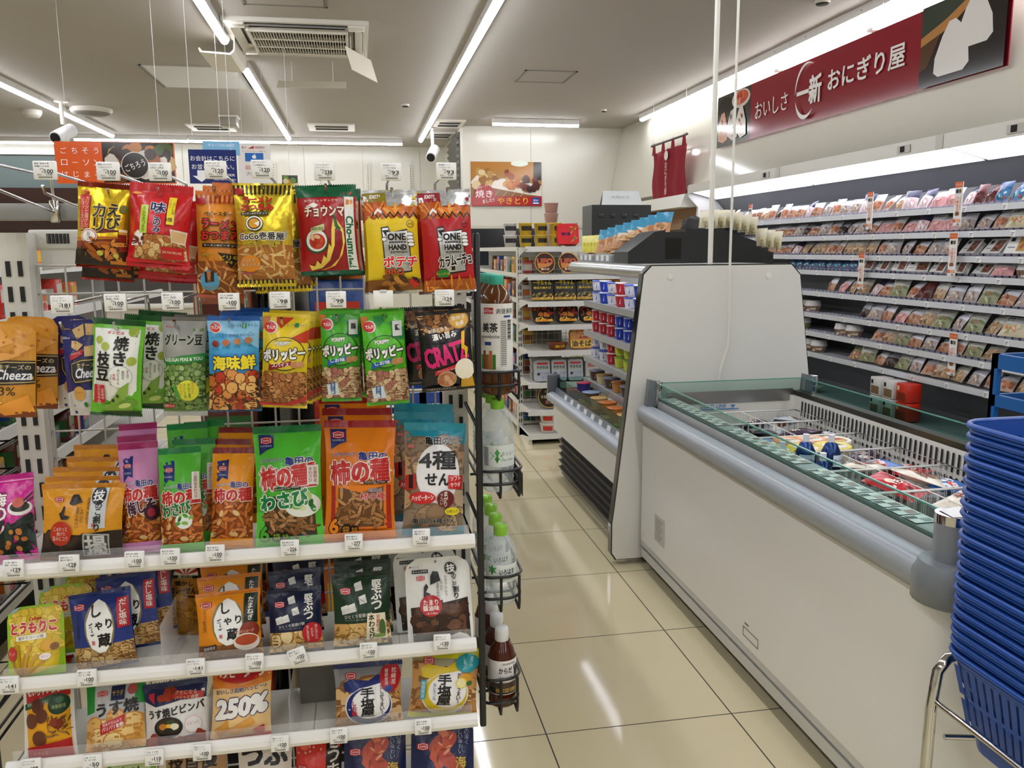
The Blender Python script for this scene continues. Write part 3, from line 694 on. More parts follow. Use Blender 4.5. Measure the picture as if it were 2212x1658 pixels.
            put([hx(1)], 'c3202a'); put([hx(.8)], 'f2ece8'); put([hx(.68)], 'c3202a'); put(text_polys('亀田製菓', X(x), Zz(y), s_*w*.3, s_*w*1.05, off=.02), 'ffffff')
        elif k == 'Z':   # saw-tooth band
            x0, x1, y, dy, n, c, th = a[:7]
            top = [(x0+(x1-x0)*i/(2*n), y+(dy if i % 2 else 0)) for i in range(2*n+1)]
            for i in range(2*n): put([[(X(top[i][0]), Zz(top[i][1])), (X(top[i+1][0]), Zz(top[i+1][1])), (X(top[i+1][0]), Zz(top[i+1][1]+th)), (X(top[i][0]), Zz(top[i][1]+th))]], c, .000004)
    o = mb.build(name, None, fix=False, label=label, category=cat, group=group); o.matrix_world = M
    if shape != 'stand':
        sc = sc or (base, base)
        f = lambda c: mat(c, 'foil' if c in FOILS else kind)
        seal_strip(w*sw, zt, h, f(sc[0]), seed, zig).build('top_seal', o, fix=False)
        seal_strip(w*sw, zb, 0.0, f(sc[1]), seed+1, zig).build('bottom_seal', o, fix=False)
    return o
FOILS = {'d9b93a', 'c8cacc', 'd8b030', 'b8932e', 'e6c22e', 'e9d040'}
def behind(o, steps, label):
    """further bags of the same kind behind the front one"""
    for i, s_ in enumerate(steps):
        M = o.matrix_world.copy(); rz = s_[3] if len(s_) > 3 else 0
        M2 = Matrix.Translation(Vector(s_[:3])) @ M @ Matrix.Rotation(rz, 4, 'Y') @ Matrix.Diagonal((1, .45, 1, 1))
        dup(o, M2, label=label % nth(i+1))
R, E, P, T, B, K, Z = 'REPTBKZ'

# ---- top hanging row
o = bag('gold foil shrimp cracker bag hanging leftmost in the top row', ((-0.4190, 1.5000, 1.4294), (0.9966, 0.0091, -0.0825), (0.0816, 0.0716, 0.9941), 0.0847, 0.1396), 'e6c22e', [
 (R, 0, 0, 1, .3, '4a2410'), (P, '8a3414', 0, .3, 1, .36, 1, .2, 0, .22), (P, 'c8641c', 0, .34, 1, .38, 1, .36, 0, .32), (P, '6a1c10', .02, .42, .5, .4, .95, .44, .5, .46),
 (R, .06, .45, .27, .84, 'c83a3a'), (T, 'カリッと揚げた', .21, .64, .052, 'f4d8b0', {'v': 1}), (T, 'ピリッと辛口えび', .12, .62, .045, 'f4d8b0', {'v': 1}), (P, 'c42030', .12, .83, .24, .83, .2, .86, .24, .89, .12, .89, .16, .86),
 (E, .28, .36, .17, .085, 'f0ece6'), (E, .28, .36, .155, .075, 'c83030'), (E, .28, .36, .14, .066, 'f4f0ec'), (T, '旨さ', .28, .36, .05, '30201a', {'v': 1}), (E, .9, .7, .07, .05, '6a6a20'),
 (P, 'f4e8c0', .84, .46, .98, .46, .98, .28, .86, .28), (P, 'd8a040', .84, .43, .98, .43, .98, .3, .86, .3), (R, .84, .2, .97, .4, '8a2018'),
 (T, 'えび', .74, .6, .155, '1a120c', {'v': 1, 'o': 'e8c860', 'b': .04}), (T, 'カリ', .47, .58, .165, '1a120c', {'v': 1, 'o': 'e8c860', 'b': .04}),
 (P, '241c18', 0, 0, 1, 0, 1, .1, .5, .16, 0, .2), (B, .28, .12, .86, .3, 12, .16, .28, ['c87428', 'a85a1e', 'd88a3c'], {'o': '5a2c10', 's': 4}), (E, .5, .17, .06, .03, 'c8c050'), (E, .78, .15, .05, .025, 'c8c050'), (R, .66, .05, .95, .09, 'c87a20')],
 .026, sc=('7a2a14', '8a2416'), kind='foil', seal=(.03, .06))
behind(o, [(-.008, .05, -.022), (.012, .085, -.018, .03)], 'gold foil shrimp cracker bag, %s in line on its hook')
o = bag('red mixed cracker bag hanging second from left in the top row', ((-0.3306, 1.4900, 1.4290), (0.9960, 0.0063, -0.0891), (0.0879, 0.1081, 0.9902), 0.0997, 0.1388), 'c81c22', [
 (E, .12, .87, .08, .015, 'e89030'), (P, 'e8c8a0', .18, .3, .3, .36, .5, .38, .95, .36, .97, .1, .1, .08), (B, .15, .1, .95, .36, 46, .075, .7, ['d8a060', 'c88a48', 'e8c890', 'b06a34', 'e4b878'], {'o': '8a5428', 's': 7}),
 (P, 'e8dcc8', .72, .45, .98, .44, .95, .28, .75, .3), (P, 'e0b884', .74, .43, .96, .42, .94, .3, .76, .31), (P, 'f0ece8', .06, .24, .28, .24, .28, .38, .18, .42, .08, .3), (B, .1, .26, .26, .34, 6, .05, .7, ['8a3a20', '6a2a1a'], {'s': 3}),
 (R, .22, .38, .35, .72, 'b8d040'), (T, 'えんなあつまり', .285, .55, .045, '2a3a10', {'v': 1}), (R, .36, .38, .64, .8, 'd01c28'), (T, '味', .51, .7, .13, '18265a', {'w': .24, 'b': .05, 'o': 'f4ece8'}), (T, 'ごのみ', .51, .52, .085, '18265a', {'v': 1, 'b': .05, 'o': 'f4ece8'}),
 (R, .66, .5, .78, .84, 'ecd832'), (T, 'ブルボン', .69, .76, .03, 'c02020', {'v': 1}), (T, 'おいしい豆', .755, .7, .03, '30301a', {'v': 1}), (T, '8種', .7, .56, .05, '20201a'), (R, .58, .1, .93, .24, 'c81c22'), (T, '賞味期限', .75, .18, .03, 'e8d0b0', {'w': .3}), (P, 'c81c22', 0, 0, 1, 0, 1, .06, 0, .1)],
 .03, sc=('c81c22', 'c81c22'), seal=(.05, .1))
behind(o, [(.006, .045, -.022), (.014, .085, -.028, -.03)], 'red mixed cracker bag, %s in line on its hook')
o = bag('orange noodle snack bag with striped top hanging in the top row', ((-0.2369, 1.5100, 1.3767), (0.9994, -0.0026, -0.0345), (0.0346, 0.0556, 0.9979), 0.0772, 0.1799), 'dc8a28', [
 (R, 0, .9, 1, .96, 'e8a040')]+[(R, i*.1, .88, i*.1+.05, .96, 'a83020') for i in range(10)]+[(R, .03, .87, .2, .93, 'b01c24'), (R, 0, .0, 1, .34, '8a4a1c'),
 (B, .02, .04, .98, .34, 34, .16, .14, ['c8843c', 'b06a28', 'd89a50', 'e0b070'], {'s': 8}), (B, .1, .1, .9, .32, 5, .07, .7, ['e8c88a'], {'s': 9}),
 (T, 'ベビースター', .5, .78, .045, '1c1410', {'w': .6, 'o': 'e8b050', 'b': .05}), (T, 'ラーメン', .56, .68, .085, 'c8281c', {'w': .82, 'o': '241410', 'b': .06, 'ow': .1, 'r': -.06}), (T, 'おつまみ', .55, .58, .085, 'c8281c', {'w': .86, 'o': '241410', 'b': .06, 'ow': .1}),
 (R, .14, .47, .98, .505, '1c1410'), (T, 'ラーメン&ピーナッツ', .56, .487, .022, 'f0e8d0', {'w': .76}), (P, '241a14', .5, .42, 1, .4, .8, .28), (T, 'ピリ辛', .76, .375, .045, 'f0d040', {'w': .4}), (T, 'チキン', .8, .33, .03, 'f0d040', {'w': .25}), (T, '旨味素材ミックス', .25, .4, .03, 'e8c040', {'w': .36, 'o': '3a2414'}),
 (E, .3, .16, .22, .095, '58a0cc'), (P, '2a2420', .18, .24, .42, .25, .4, .15, .2, .14), (P, 'b87040', .24, .24, .34, .245, .32, .15, .26, .15), (T, 'ベビースターパック', .32, .09, .028, 'e8d860', {'w': .42, 'o': '24406a'})],
 .026, sc=('d87828', 'a8481c'), seal=(.04, .04))
behind(o, [(.004, .05, .012), (.01, .09, .02, .02)], 'orange noodle snack bag, %s in line on its hook')
o = bag('gold foil curry noodle bag with black stripes hanging in the top row', ((-0.1568, 1.4900, 1.3953), (1.0000, -0.0042, 0.0007), (-0.0005, 0.0578, 0.9983), 0.0973, 0.1732), 'e9d040', [
 (R, 0, .9, 1, 1, 'e9d040')]+[(R, i*.072, .89, i*.072+.036, 1, '241c10') for i in range(14)]+[(R, .03, .885, .17, .95, 'b01c24'), (R, 0, .06, 1, .4, 'a86a30'),
 (B, .02, .07, .98, .4, 40, .15, .13, ['c8944c', 'b87c38', 'd8aa64', 'e4c080'], {'s': 12}), (B, .1, .1, .95, .38, 7, .065, .6, ['e0bc84', 'd8b078'], {'o': 'a87840', 's': 3}),
 (T, 'ラーメン', .42, .83, .06, 'c8281c', {'w': .5, 'o': '3a1410', 'b': .06}), (T, 'おつまみ', .42, .755, .06, 'c8281c', {'w': .56, 'o': '3a1410', 'b': .06}), (R, .12, .68, .62, .71, '201810'), (T, 'ラーメン&ピーナッツ', .37, .695, .02, 'f0e8d0', {'w': .46}),
 (E, .36, .6, .16, .075, '201810'), (E, .36, .6, .15, .068, 'f4f0e8'), (E, .36, .6, .12, .056, '201810'), (E, .36, .6, .1, .046, 'e0a030'), (P, 'f4f0e8', .36, .6, .46, .62, .44, .57),
 (T, 'CURRY HOUSE', .22, .535, .018, '30281c', {'w': .24}), (T, 'CoCo壱番屋', .47, .48, .07, '1c1610', {'w': .8, 'o': 'f4f0e8', 'ow': .12, 'b': .05}), (T, '監修', .9, .5, .035, '1c1610', {'v': 1, 'o': 'f4f0e8'}), (T, 'カレー味', .5, .4, .05, '1c1610', {'w': .5, 'o': 'e8d040', 'ow': .08}),
 (E, .25, .22, .19, .08, 'e08a24'), (T, 'ココイチ', .22, .25, .03, 'fff0d0', {'w': .24, 'o': '7a2a14'}), (T, '味スパイス', .26, .21, .035, 'fff0d0', {'w': .32, 'o': '7a2a14'}), (R, .08, .12, .3, .135, 'b04a6a')]+[(R, i*.072, .0, i*.072+.036, .07, '241c10') for i in range(14)],
 .032, kind='foil', seal=(.03, .02))
behind(o, [(.024, .045, -.012, -.03), (.03, .08, -.004)], 'gold striped curry noodle bag, %s in line on its hook')
o = bag('red chili cracker bag with wide dark green top hanging in the top row', ((-0.0488, 1.5000, 1.4136), (0.9996, -0.0008, 0.0299), (-0.0298, 0.0651, 0.9974), 0.1033, 0.1536), 'a81a20', [
 (R, 0, .86, 1, 1, '0c5a34'), (T, '辛!ウマットサックサク!', .45, .82, .03, 'f4e8d8', {'w': .66}), (P, 'f0e8dc', .14, .76, .28, .8, .36, .77, .3, .74), (T, 'チョウンマッ', .52, .7, .12, 'f0dcc4', {'w': .8, 'o': '5a0c10', 'b': .05}),
 (R, .8, .02, .96, .86, 'e8ecea'), (T, 'Cho-umma!', .88, .36, .085, '0c6a3c', {'w': .62*1.35, 'r': -PI/2, 'b': .06}), (R, .82, .74, .95, .84, 'f0ecd8'), (T, '激辛', .885, .8, .06, 'd8821e', {'w': .12, 'b': .05}),
 (E, .29, .37, .2, .13, '0c5a34'), (E, .29, .38, .18, .12, 'ece8e2'), (E, .3, .37, .14, .085, 'b83a28'), (B, .2, .31, .4, .43, 8, .055, .6, ['a82a1c', 'c85a30', 'e0b890'], {'s': 6}), (P, 'c8d090', .2, .52, .44, .56, .44, .49, .2, .46), (T, '韓国内製造', .32, .508, .035, '2a3a10', {'w': .22}),
 (P, 'ecd058', .2, .04, .14, .12, .24, .1, .28, .16, .34, .12, .4, .22, .44, .18, .5, .34, .54, .3, .56, .5, .6, .62, .62, .54, .66, .6, .76, .5, .78, .36, .72, .22, .58, .1, .4, .06),
 (P, '8a1420', .16, .05, .36, .08, .5, .16, .6, .32, .62, .5, .68, .52, .74, .46, .74, .32, .66, .18, .5, .09, .3, .045), (P, '2a5a24', .6, .66, .63, .67, .68, .54, .73, .5, .66, .48, .62, .53)],
 .024, sc=('0c5a34', '0a5230'), seal=(.05, .02))
behind(o, [(.008, .05, -.004)], 'red chili bag with green top, %s in line on its hook')
def onehand(body, dark, corner, fr, label, big, bigc, bo, extra):
    ops = [(R, 0, .84, 1, 1, 'c8cacc'), (R, 0, .8, .42, 1, corner), (T, 'EXIT!', .22, .935, .035, 'fff8f0', {'w': .18, 'k': .2, 'b': .05}), (T, 'OPEN', .92, .905, .014, '2a2a2a'), (P, '1c1c1c', .97, .93, .99, .945, .99, .915),
     (R, 0, .74, .42, .88, 'b0501a'), (R, 0, .7, 1, .83, 'b8561c'), (B, .0, .7, .4, .88, 12, .15, .12, ['d87a28', 'e89838', 'c8601c'], {'s': 2, 'up': 1}), (B, .4, .76, 1, .83, 12, .12, .3, ['d87a30', 'e8a050', 'c06020'], {'s': 5}),
     (R, 0, .13, 1, .71, body), (Z, .0, 1, .7, .06, 6, body, .0), (P, body, 0, .7, .08, .74, .17, .7, .25, .74, .33, .7, .42, .74, .5, .7, .58, .74, .67, .7, .75, .74, .83, .7, .92, .74, 1, .7, 1, .66, 0, .66), (Z, .1, 1, .71, .055, 6, '1a1412', .02),
     (P, 'f4f0ee', .18, .78, .25, .82, .32, .79, .32, .76, .25, .79, .18, .75), (E, .85, .66, .075, .036, '1c1612'), (E, .85, .66, .066, .03, body), (T, '湖池屋', .85, .66, .025, '1c1612', {'w': .1}),
     (P, '141210', .28, .63, .42, .64, .46, .58, .78, .61, .82, .52, .84, .2, .32, .17), (P, 'c8cacc', .3, .62, .41, .625, .46, .565, .77, .595, .8, .5, .82, .21, .34, .19), (P, '141210', .3, .6, .42, .605, .52, .5, .4, .52),
     (E, .33, .515, .055, .022, '141210'), (E, .33, .515, .045, .016, 'f4f2f0')]
    for i in range(4): ops += [(E, .83+.006*i, .56-.033*i, .075, .022, '141210'), (E, .83+.006*i, .56-.033*i, .064, .0165, 'f4f2f0')]
    ops += [(P, 'c8cacc', .38, .58, .78, .59, .78, .4, .38, .4), (T, 'ONE', .57, .535, .062, '141210', {'w': .34, 'b': .07}), (R, .42, .475, .74, .493, '141210'), (T, 'ワンハンド', .58, .484, .013, 'f0f0f0', {'w': .28}), (T, 'HAND', .58, .435, .05, '141210', {'w': .34, 'b': .07}), (T, '手が汚れない!', .6, .388, .024, '141210', {'w': .34, 'b': .03}),
     (T, big, .62, .3 if len(big) == 3 else .31, .1, bigc, {'w': .66, 'o': bo, 'ow': .07, 'b': .06, 'r': 0 if len(big) == 3 else .12}), (R, 0, 0, 1, .13, dark)]+extra
    return bag(label, fr, body, ops, .026, sc=('c8cacc', 'c8cacc'), seal=(.02, .03), zig=False)
o = onehand('e8c824', '7a4a16', '8a7a1e', ((0.0604, 1.4900, 1.3814), (0.9996, 0.0010, 0.0286), (-0.0286, 0.0564, 0.9980), 0.0949, 0.1774), 'yellow narrow snack bag with silver top hanging in the top row', 'ポテチ', 'd8281c', 'f4f0ec', [(T, 'BBQ', .5, .2, .06, 'c8501c', {'w': .34, 'o': '2a160c', 'b': .05}), (B, .3, .03, .7, .16, 12, .1, .5, ['a86a28', 'c88a38', '7a4a1c', '4a2a10'], {'s': 7}), (P, 'c8241c', .76, .1, .84, .15, .95, .08, .86, .03), (P, '1c1816', .8, .15, .92, .14, .97, .08, .88, .1)])
behind(o, [(-.006, .045, -.004, .02), (.004, .085, .004)], 'yellow one-hand snack bag, %s in line on its hook')
o = onehand('b41c24', 'a8581c', '9a1c2a', ((0.1567, 1.4900, 1.3798), (0.9991, 0.0020, 0.0424), (-0.0425, 0.0556, 0.9976), 0.0933, 0.1799), 'red narrow snack bag with silver top hanging at the right of the top row', 'カラムーチョ', '181412', 'f0ecea', [(P, '2a7a2c', .22, .2, .3, .23, .44, .22, .5, .18, .44, .15, .28, .15), (T, 'ホットチリ味', .36, .185, .025, 'e8e040', {'w': .26}), (B, .0, .02, .9, .13, 14, .13, .13, ['d87a28', 'e89838', 'c8601c'], {'s': 6})])
behind(o, [(-.006, .045, -.004, .02), (.004, .085, .004)], 'red one-hand snack bag, %s in line on its hook')

# ---- second hanging row
def cheeza(fr, base, crk, label, low):
    ops = low+[(P, '201c1c', .22, .56, .5, .6, 1.0, .6, 1.0, .36, .3, .34, .2, .42), (P, 'c8a860', .24, .55, .5, .585, 1.0, .585, 1.0, .375, .32, .355, .23, .43), (P, '201c1c', .25, .545, .5, .575, 1.0, .575, 1.0, .385, .33, .365, .25, .43)]
    ops += [(T, '生チーズの', .66, .53, .05, 'e8d8a0', {'w': .55}), (T, 'Cheeza', .66, .45, .1, 'e4e4e8', {'w': .62, 'k': .15, 'b': .03})]
    return bag(label, fr, base, ops, .022, shape='stand', seal=(.0, .0), name='snack_pouch', cat='snack pouch')
crk = [(P, 'd89a4c', .2, .95, .5, .82, .2, .75), (P, 'e0a85c', .5, .78, .82, .7, .5, .68), (P, 'd89a4c', .22, .7, .6, .66, .3, .58)]
o = cheeza(((-0.5907, 1.5100, 1.1843), (0.9977, -0.0039, -0.0681), (0.0682, 0.0627, 0.9957), 0.0863, 0.1594), 'cf8f2e', crk, 'orange cheese cracker pouch at the left end of the second row', [(P, 'e0a050', .36, .93, .62, .78, .34, .72), (P, 'e0a050', .64, .78, .98, .74, .66, .64), (P, 'e0a050', .3, .68, .8, .66, .36, .56), (B, .4, .64, .9, .88, 9, .03, .9, ['b87028'], {'s': 3}), (T, '53%', .5, .28, .09, '201810', {'w': .42}), (R, 0, 0, 1, .12, '7a3a18'), (P, 'e89a38', .3, .1, .9, .24, 1, .06, .5, .02), (P, 'e8b868', .1, .28, .5, .16, .2, .08)])
behind(o, [(.018, .05, .004)], 'orange cheese cracker pouch, %s on its hook')
o = cheeza(((-0.4688, 1.5300, 1.1796), (0.9995, 0.0011, 0.0307), (-0.0307, 0.0307, 0.9991), 0.0606, 0.1627), '2a2c6c', crk, 'navy cheese cracker pouch hanging behind the green roasted bean bag', [(R, 0, 0, 1, .24, 'c8c4c0'), (P, 'c8c4c0', 0, .24, .3, .28, 1, .26, 1, .2, 0, .2), (P, 'd4b078', .28, .9, .6, .96, .6, .84, .4, .8), (P, 'd4b078', .64, .96, .98, .95, .98, .84, .64, .84), (P, 'd4b078', .26, .79, .4, .78, .56, .74, .4, .68, .24, .72), (P, 'd4b078', .58, .72, .98, .74, .98, .62, .58, .62), (B, .3, .64, .95, .92, 12, .025, .9, ['8a6430'], {'s': 3}), (P, 'b02428', .18, .64, .54, .7, .54, .64, .2, .58), (T, 'カリカリに', .36, .655, .025, 'f0e8e0', {'w': .26, 'r': .1}), (T, 'Glico', .12, .82, .025, 'f0f0f0'), (E, .4, .24, .16, .075, 'c8964a'), (T, 'カマンベール', .4, .25, .025, '6a4a1c', {'w': .2}), (E, .55, .12, .05, .03, '3a7a3a')])
behind(o, [(-.034, .05, .004)], 'navy cheese cracker pouch, %s on its hook')
o = bag('bright green and white roasted bean bag in the second row', ((-0.4182, 1.5000, 1.1800), (0.9953, -0.0036, -0.0964), (0.0964, 0.0607, 0.9935), 0.0831, 0.1648), '6cba30', [
 (R, .04, .16, .92, .9, 'ecefe8'), (P, '6cba30', .0, .0, .18, .2, .5, .14, 1, .3, 1, 0), (T, 'ギンビス', .46, .86, .03, 'c8202c', {'w': .32, 'b': .05}), (E, .8, .88, .1, .05, '9ab040'), (E, .14, .78, .08, .04, 'a8b848'), (E, .28, .72, .09, .042, 'a8b848'), (E, .82, .58, .09, .045, 'a8b848'),
 (T, '焼き', .6, .68, .15, '1c1812', {'v': 1, 'b': .05}), (T, '枝豆', .26, .52, .15, '1c1812', {'v': 1, 'b': .05}), (E, .62, .42, .23, .115, '4a4a48'), (E, .62, .42, .225, .112, 'ecefe8'), (T, 'まるで', .77, .45, .03, '2a2a28', {'v': 1}), (T, '枝豆を', .69, .44, .03, '2a2a28', {'v': 1}), (T, '焼いたような', .6, .42, .026, '2a2a28', {'v': 1}), (T, '本格', .52, .42, .035, 'c83038', {'v': 1}), (T, 'スナック', .45, .38, .03, '2a2a28', {'v': 1}),
 (P, '8ab048', .42, .14, .62, .3, .8, .37, .78, .24, .6, .12), (E, .74, .13, .22, .055, '6a9a34', {'r': .3}), (E, .56, .09, .3, .05, '7aa83c'), (E, .7, .12, .13, .025, 'c8d880', {'r': .3}), (E, .48, .17, .035, .02, '3a4420'), (E, .58, .22, .03, .018, '3a4420'), (P, '1c3a18', .0, .0, 1, 0, 1, .07, .3, .05), (R, .08, .14, .32, .33, 'c02430'), (T, 'だだちゃ豆', .2, .23, .04, 'f0e0d0', {'v': 1}), (T, '山形県産', .28, .24, .03, 'f0e0d0', {'v': 1})],
 .026, sc=('12501e', '1a4a1c'), seal=(.03, .06))
behind(o, [(.036, .05, .002), (.05, .09, .006)], 'green roasted bean bag, %s in line on its hook')
o = bag('grey topped green pea bag hanging in the second row', ((-0.3076, 1.5100, 1.1733), (0.9993, -0.0006, -0.0372), (0.0372, 0.0582, 0.9976), 0.0731, 0.1718), '5a7a3a', [
 (R, 0, .58, 1, 1, '9a9a96'), (T, 'Kasuga', .24, .9, .03, 'b02030', {'w': .26, 'k': .2}), (T, 'グリーン豆', .5, .775, .11, '141612', {'w': .86, 'b': .07, 'o': 'c8d0b8'}), (P, '2e8a3c', 0, .57, .5, .62, 1, .64, 1, .56, .5, .54, 0, .51), (T, 'KASUGAI PEAS & YOU', .5, .58, .035, 'f0f4e8', {'w': .88, 'r': .05, 'b': .03}),
 (B, .02, .08, .98, .53, 110, .068, .92, ['8aa860', '7a9a50', 'a0b878', '6a8a44'], {'o': '3a5024', 's': 5}), (E, .62, .27, .25, .105, 'd8d840'), (T, 'えんどう豆', .56, .27, .03, '2a8a3a', {'v': 1}), (T, 'ほんのり塩味', .66, .27, .025, '3a6a2a', {'v': 1}), (T, 'ザクッと', .74, .3, .03, 'c84a2a', {'v': 1}), (T, 'スナック', .47, .28, .028, 'c84a2a', {'v': 1}), (E, .36, .25, .05, .08, '4a9a38', {'r': .4}), (R, .04, .09, .28, .13, 'b83040'), (T, '個食パック', .16, .11, .025, 'f0e8e0', {'w': .22})],
 .026, sc=('74706a', 'a8aaa4'), seal=(.05, .04))
behind(o, [(.01, .05, .0)], 'grey topped green pea bag, %s in line on its hook')
o = bag('sky blue seafood bean bag hanging in the second row', ((-0.2221, 1.5000, 1.1798), (0.9997, -0.0014, -0.0237), (0.0237, 0.0603, 0.9979), 0.0877, 0.1658), '4aa8dc', [
 (P, '8ac4e8', 0, .98, 1, .98, 1, .66, .6, .8, 0, .84), (E, .16, .88, .115, .058, 'f0f0ec'), (E, .155, .882, .105, .052, 'd83c28'), (T, 'でん六', .16, .88, .035, 'fff4ec', {'w': .18, 'b': .03}), (T, 'とっても', .58, .9, .03, '20242c', {'w': .16}), (R, .68, .875, .76, .925, '1c8a4a'), (T, 'E', .72, .9, .04, 'e8f4ec'), (T, 'サイズ', .86, .905, .03, '20242c', {'w': .16}), (T, 'TABEKIRI', .72, .945, .016, '1c6a8a', {'w': .22}),
 (T, 'こだわりの素材がおいしい', .5, .8, .035, '1c3a6a', {'w': .84, 'r': .06})]+[q for i in range(4) for q in ((E, .15+.22*i, .715+.012*i, .075, .034, ('8a2c20', 'b86a3a', 'b07848', 'a87040')[i]), (T, ('かに豆', 'えび豆', 'いか豆', 'かつお豆')[i], .15+.22*i, .66+.012*i, .022, '1c2a4a', {'w': .14}))]+
 [(T, 'うみあじせん', .5, .605, .022, '20304a', {'w': .3}), (P, '3890d0', 0, .6, 1, .62, 1, .4, 0, .4), (R, 0, .02, 1, .4, '3a2a20'), (B, .02, .02, .98, .42, 42, .105, .95, ['d8924c', 'e0a860', 'c86a34', 'b83a24', 'e8b870'], {'o': '5a2c14', 's': 8, 'rf': .05}), (B, .05, .05, .95, .4, 26, .02, .4, ['7a3a18'], {'s': 9}), (T, '海味鮮', .52, .52, .14, 'f0dc28', {'w': .84, 'o': '14265a', 'ow': .07, 'b': .07, 'r': .03})],
 .026, sc=('1c5cb0', '3a70b0'), seal=(.02, .05))
behind(o, [(.014, .045, .004), (.02, .085, .008)], 'sky blue seafood bean bag, %s in line on its hook')
def porippy(fr, base, c2, rib, ribt, nuts, ol, label, n, sticker):
    ops = [(P, 'c8742c', 0, 1, .22, 1, .08, .86, 0, .82), (P, c2, .3, 1, .75, 1, .4, .84, .3, .9), (P, c2, 1, .84, .6, .74, .8, .7, 1, .7), (E, .19, .85, .14, .065, 'f4f0ea'), (E, .17, .85, .13, .058, 'c82c2c'), (T, 'でん六', .18, .85, .04, 'fff0e8', {'w': .2, 'b': .04}), (T, 'とっても', .62, .88, .028, '1c4a8a', {'w': .18}), (R, .7, .86, .78, .905, '1c8a4a'), (T, 'サイズ', .87, .885, .028, '1c4a8a', {'w': .16}),
      (E, .5, .58, .45, .175, '1c1a14'), (E, .5, .58, .43, .167, base), (T, '香ばしさひろがる美味しさ', .5, .72, .02, '2a2a1c', {'w': .44}), (T, 'PORIPPY', .45, .685, .042, 'f0f0e8', {'w': .34, 'o': '1c1a18', 'b': .05, 'r': .05}), (T, 'ポリッピー', .49, .575, .12, 'f4f4f0', {'w': .92, 'o': '161412', 'ow': .09, 'b': .08, 'r': .1}),
      (P, rib, .16, .46, .34, .475, .66, .51, .66, .465, .34, .425, .14, .4), (T, ribt, .42, .465, .04, 'f4f0ea', {'w': .38, 'r': .09, 'b': .03}), (E, .74, .47, .1, .035, 'b88050'), (E, .86, .475, .09, .033, 'c89464'), (T, 'ピリッとした辛さが後ひくおいしさ', .5, .42, .016, '2a2a1c', {'w': .3, 'r': .06}), (R, 0, .05, 1, .34, ol), (B, .02, .05, .98, .37, 85, .078, .85, nuts, {'o': ol, 's': 6})]
    if sticker: ops += [(R, .72, .74, .95, .9, 'c8ccc8'), (T, 'CO2', .84, .83, .03, '202020', {'w': .1}), (R, .78, .8, .9, .86, '2a2a2a'), (P, 'd8e4ec', .12, .2, .4, .22, .46, .08, .16, .08), (R, .22, .09, .34, .22, '2a64a8'), (T, '瀬戸の塩', .28, .155, .03, 'f0f4f8', {'v': 1})]
    else: ops += [(P, 'b83030', .0, .06, .5, .05, 1, .14, 1, .09, .5, .0, 0, .02)]
    return bag(label, fr, base, ops, .024, seal=(.03, .04), sc=(base, base))
o = porippy(((-0.1411, 1.5000, 1.1826), (0.9972, -0.0005, -0.0750), (0.0749, 0.0603, 0.9954), 0.0807, 0.1659), 'e8cc28', 'c83c20', '8a1c20', 'スパイス', ['b07840', 'c89058', '9a6030', 'a8683c'], '5a3418', 'yellow peanut snack bag hanging in the second row', 0, False)
behind(o, [(.008+.005*i, .035*(i+1), .002-.003*i, -.01*i) for i in range(4)], 'yellow peanut snack bag, %s in line on its hook')
GN = ['d0b48c', 'c4a078', 'dcc4a0', 'a86a5c']
o = porippy(((-0.0398, 1.5100, 1.1884), (0.9999, 0.0012, -0.0108), (0.0107, 0.0616, 0.9980), 0.0709, 0.1624), '4cae30', '2a8a44', '2460a8', 'しお味', GN, '6a4a34', 'green peanut snack bag, left one of the two in the second row', 0, True)
behind(o, [(.004, .05, 0)], 'left green peanut snack bag, %s in line on its hook')
o = porippy(((0.0417, 1.4900, 1.1828), (0.9992, 0.0013, 0.0406), (-0.0406, 0.0606, 0.9973), 0.0759, 0.1651), '58bc2c', '2a8a44', '2460a8', 'しお味', GN, '6a4a34', 'green peanut snack bag, right one next to the black pouch', 0, True)
behind(o, [(.004, .045, .002), (-.004, .085, .0)], 'right green peanut snack bag, %s in line on its hook')
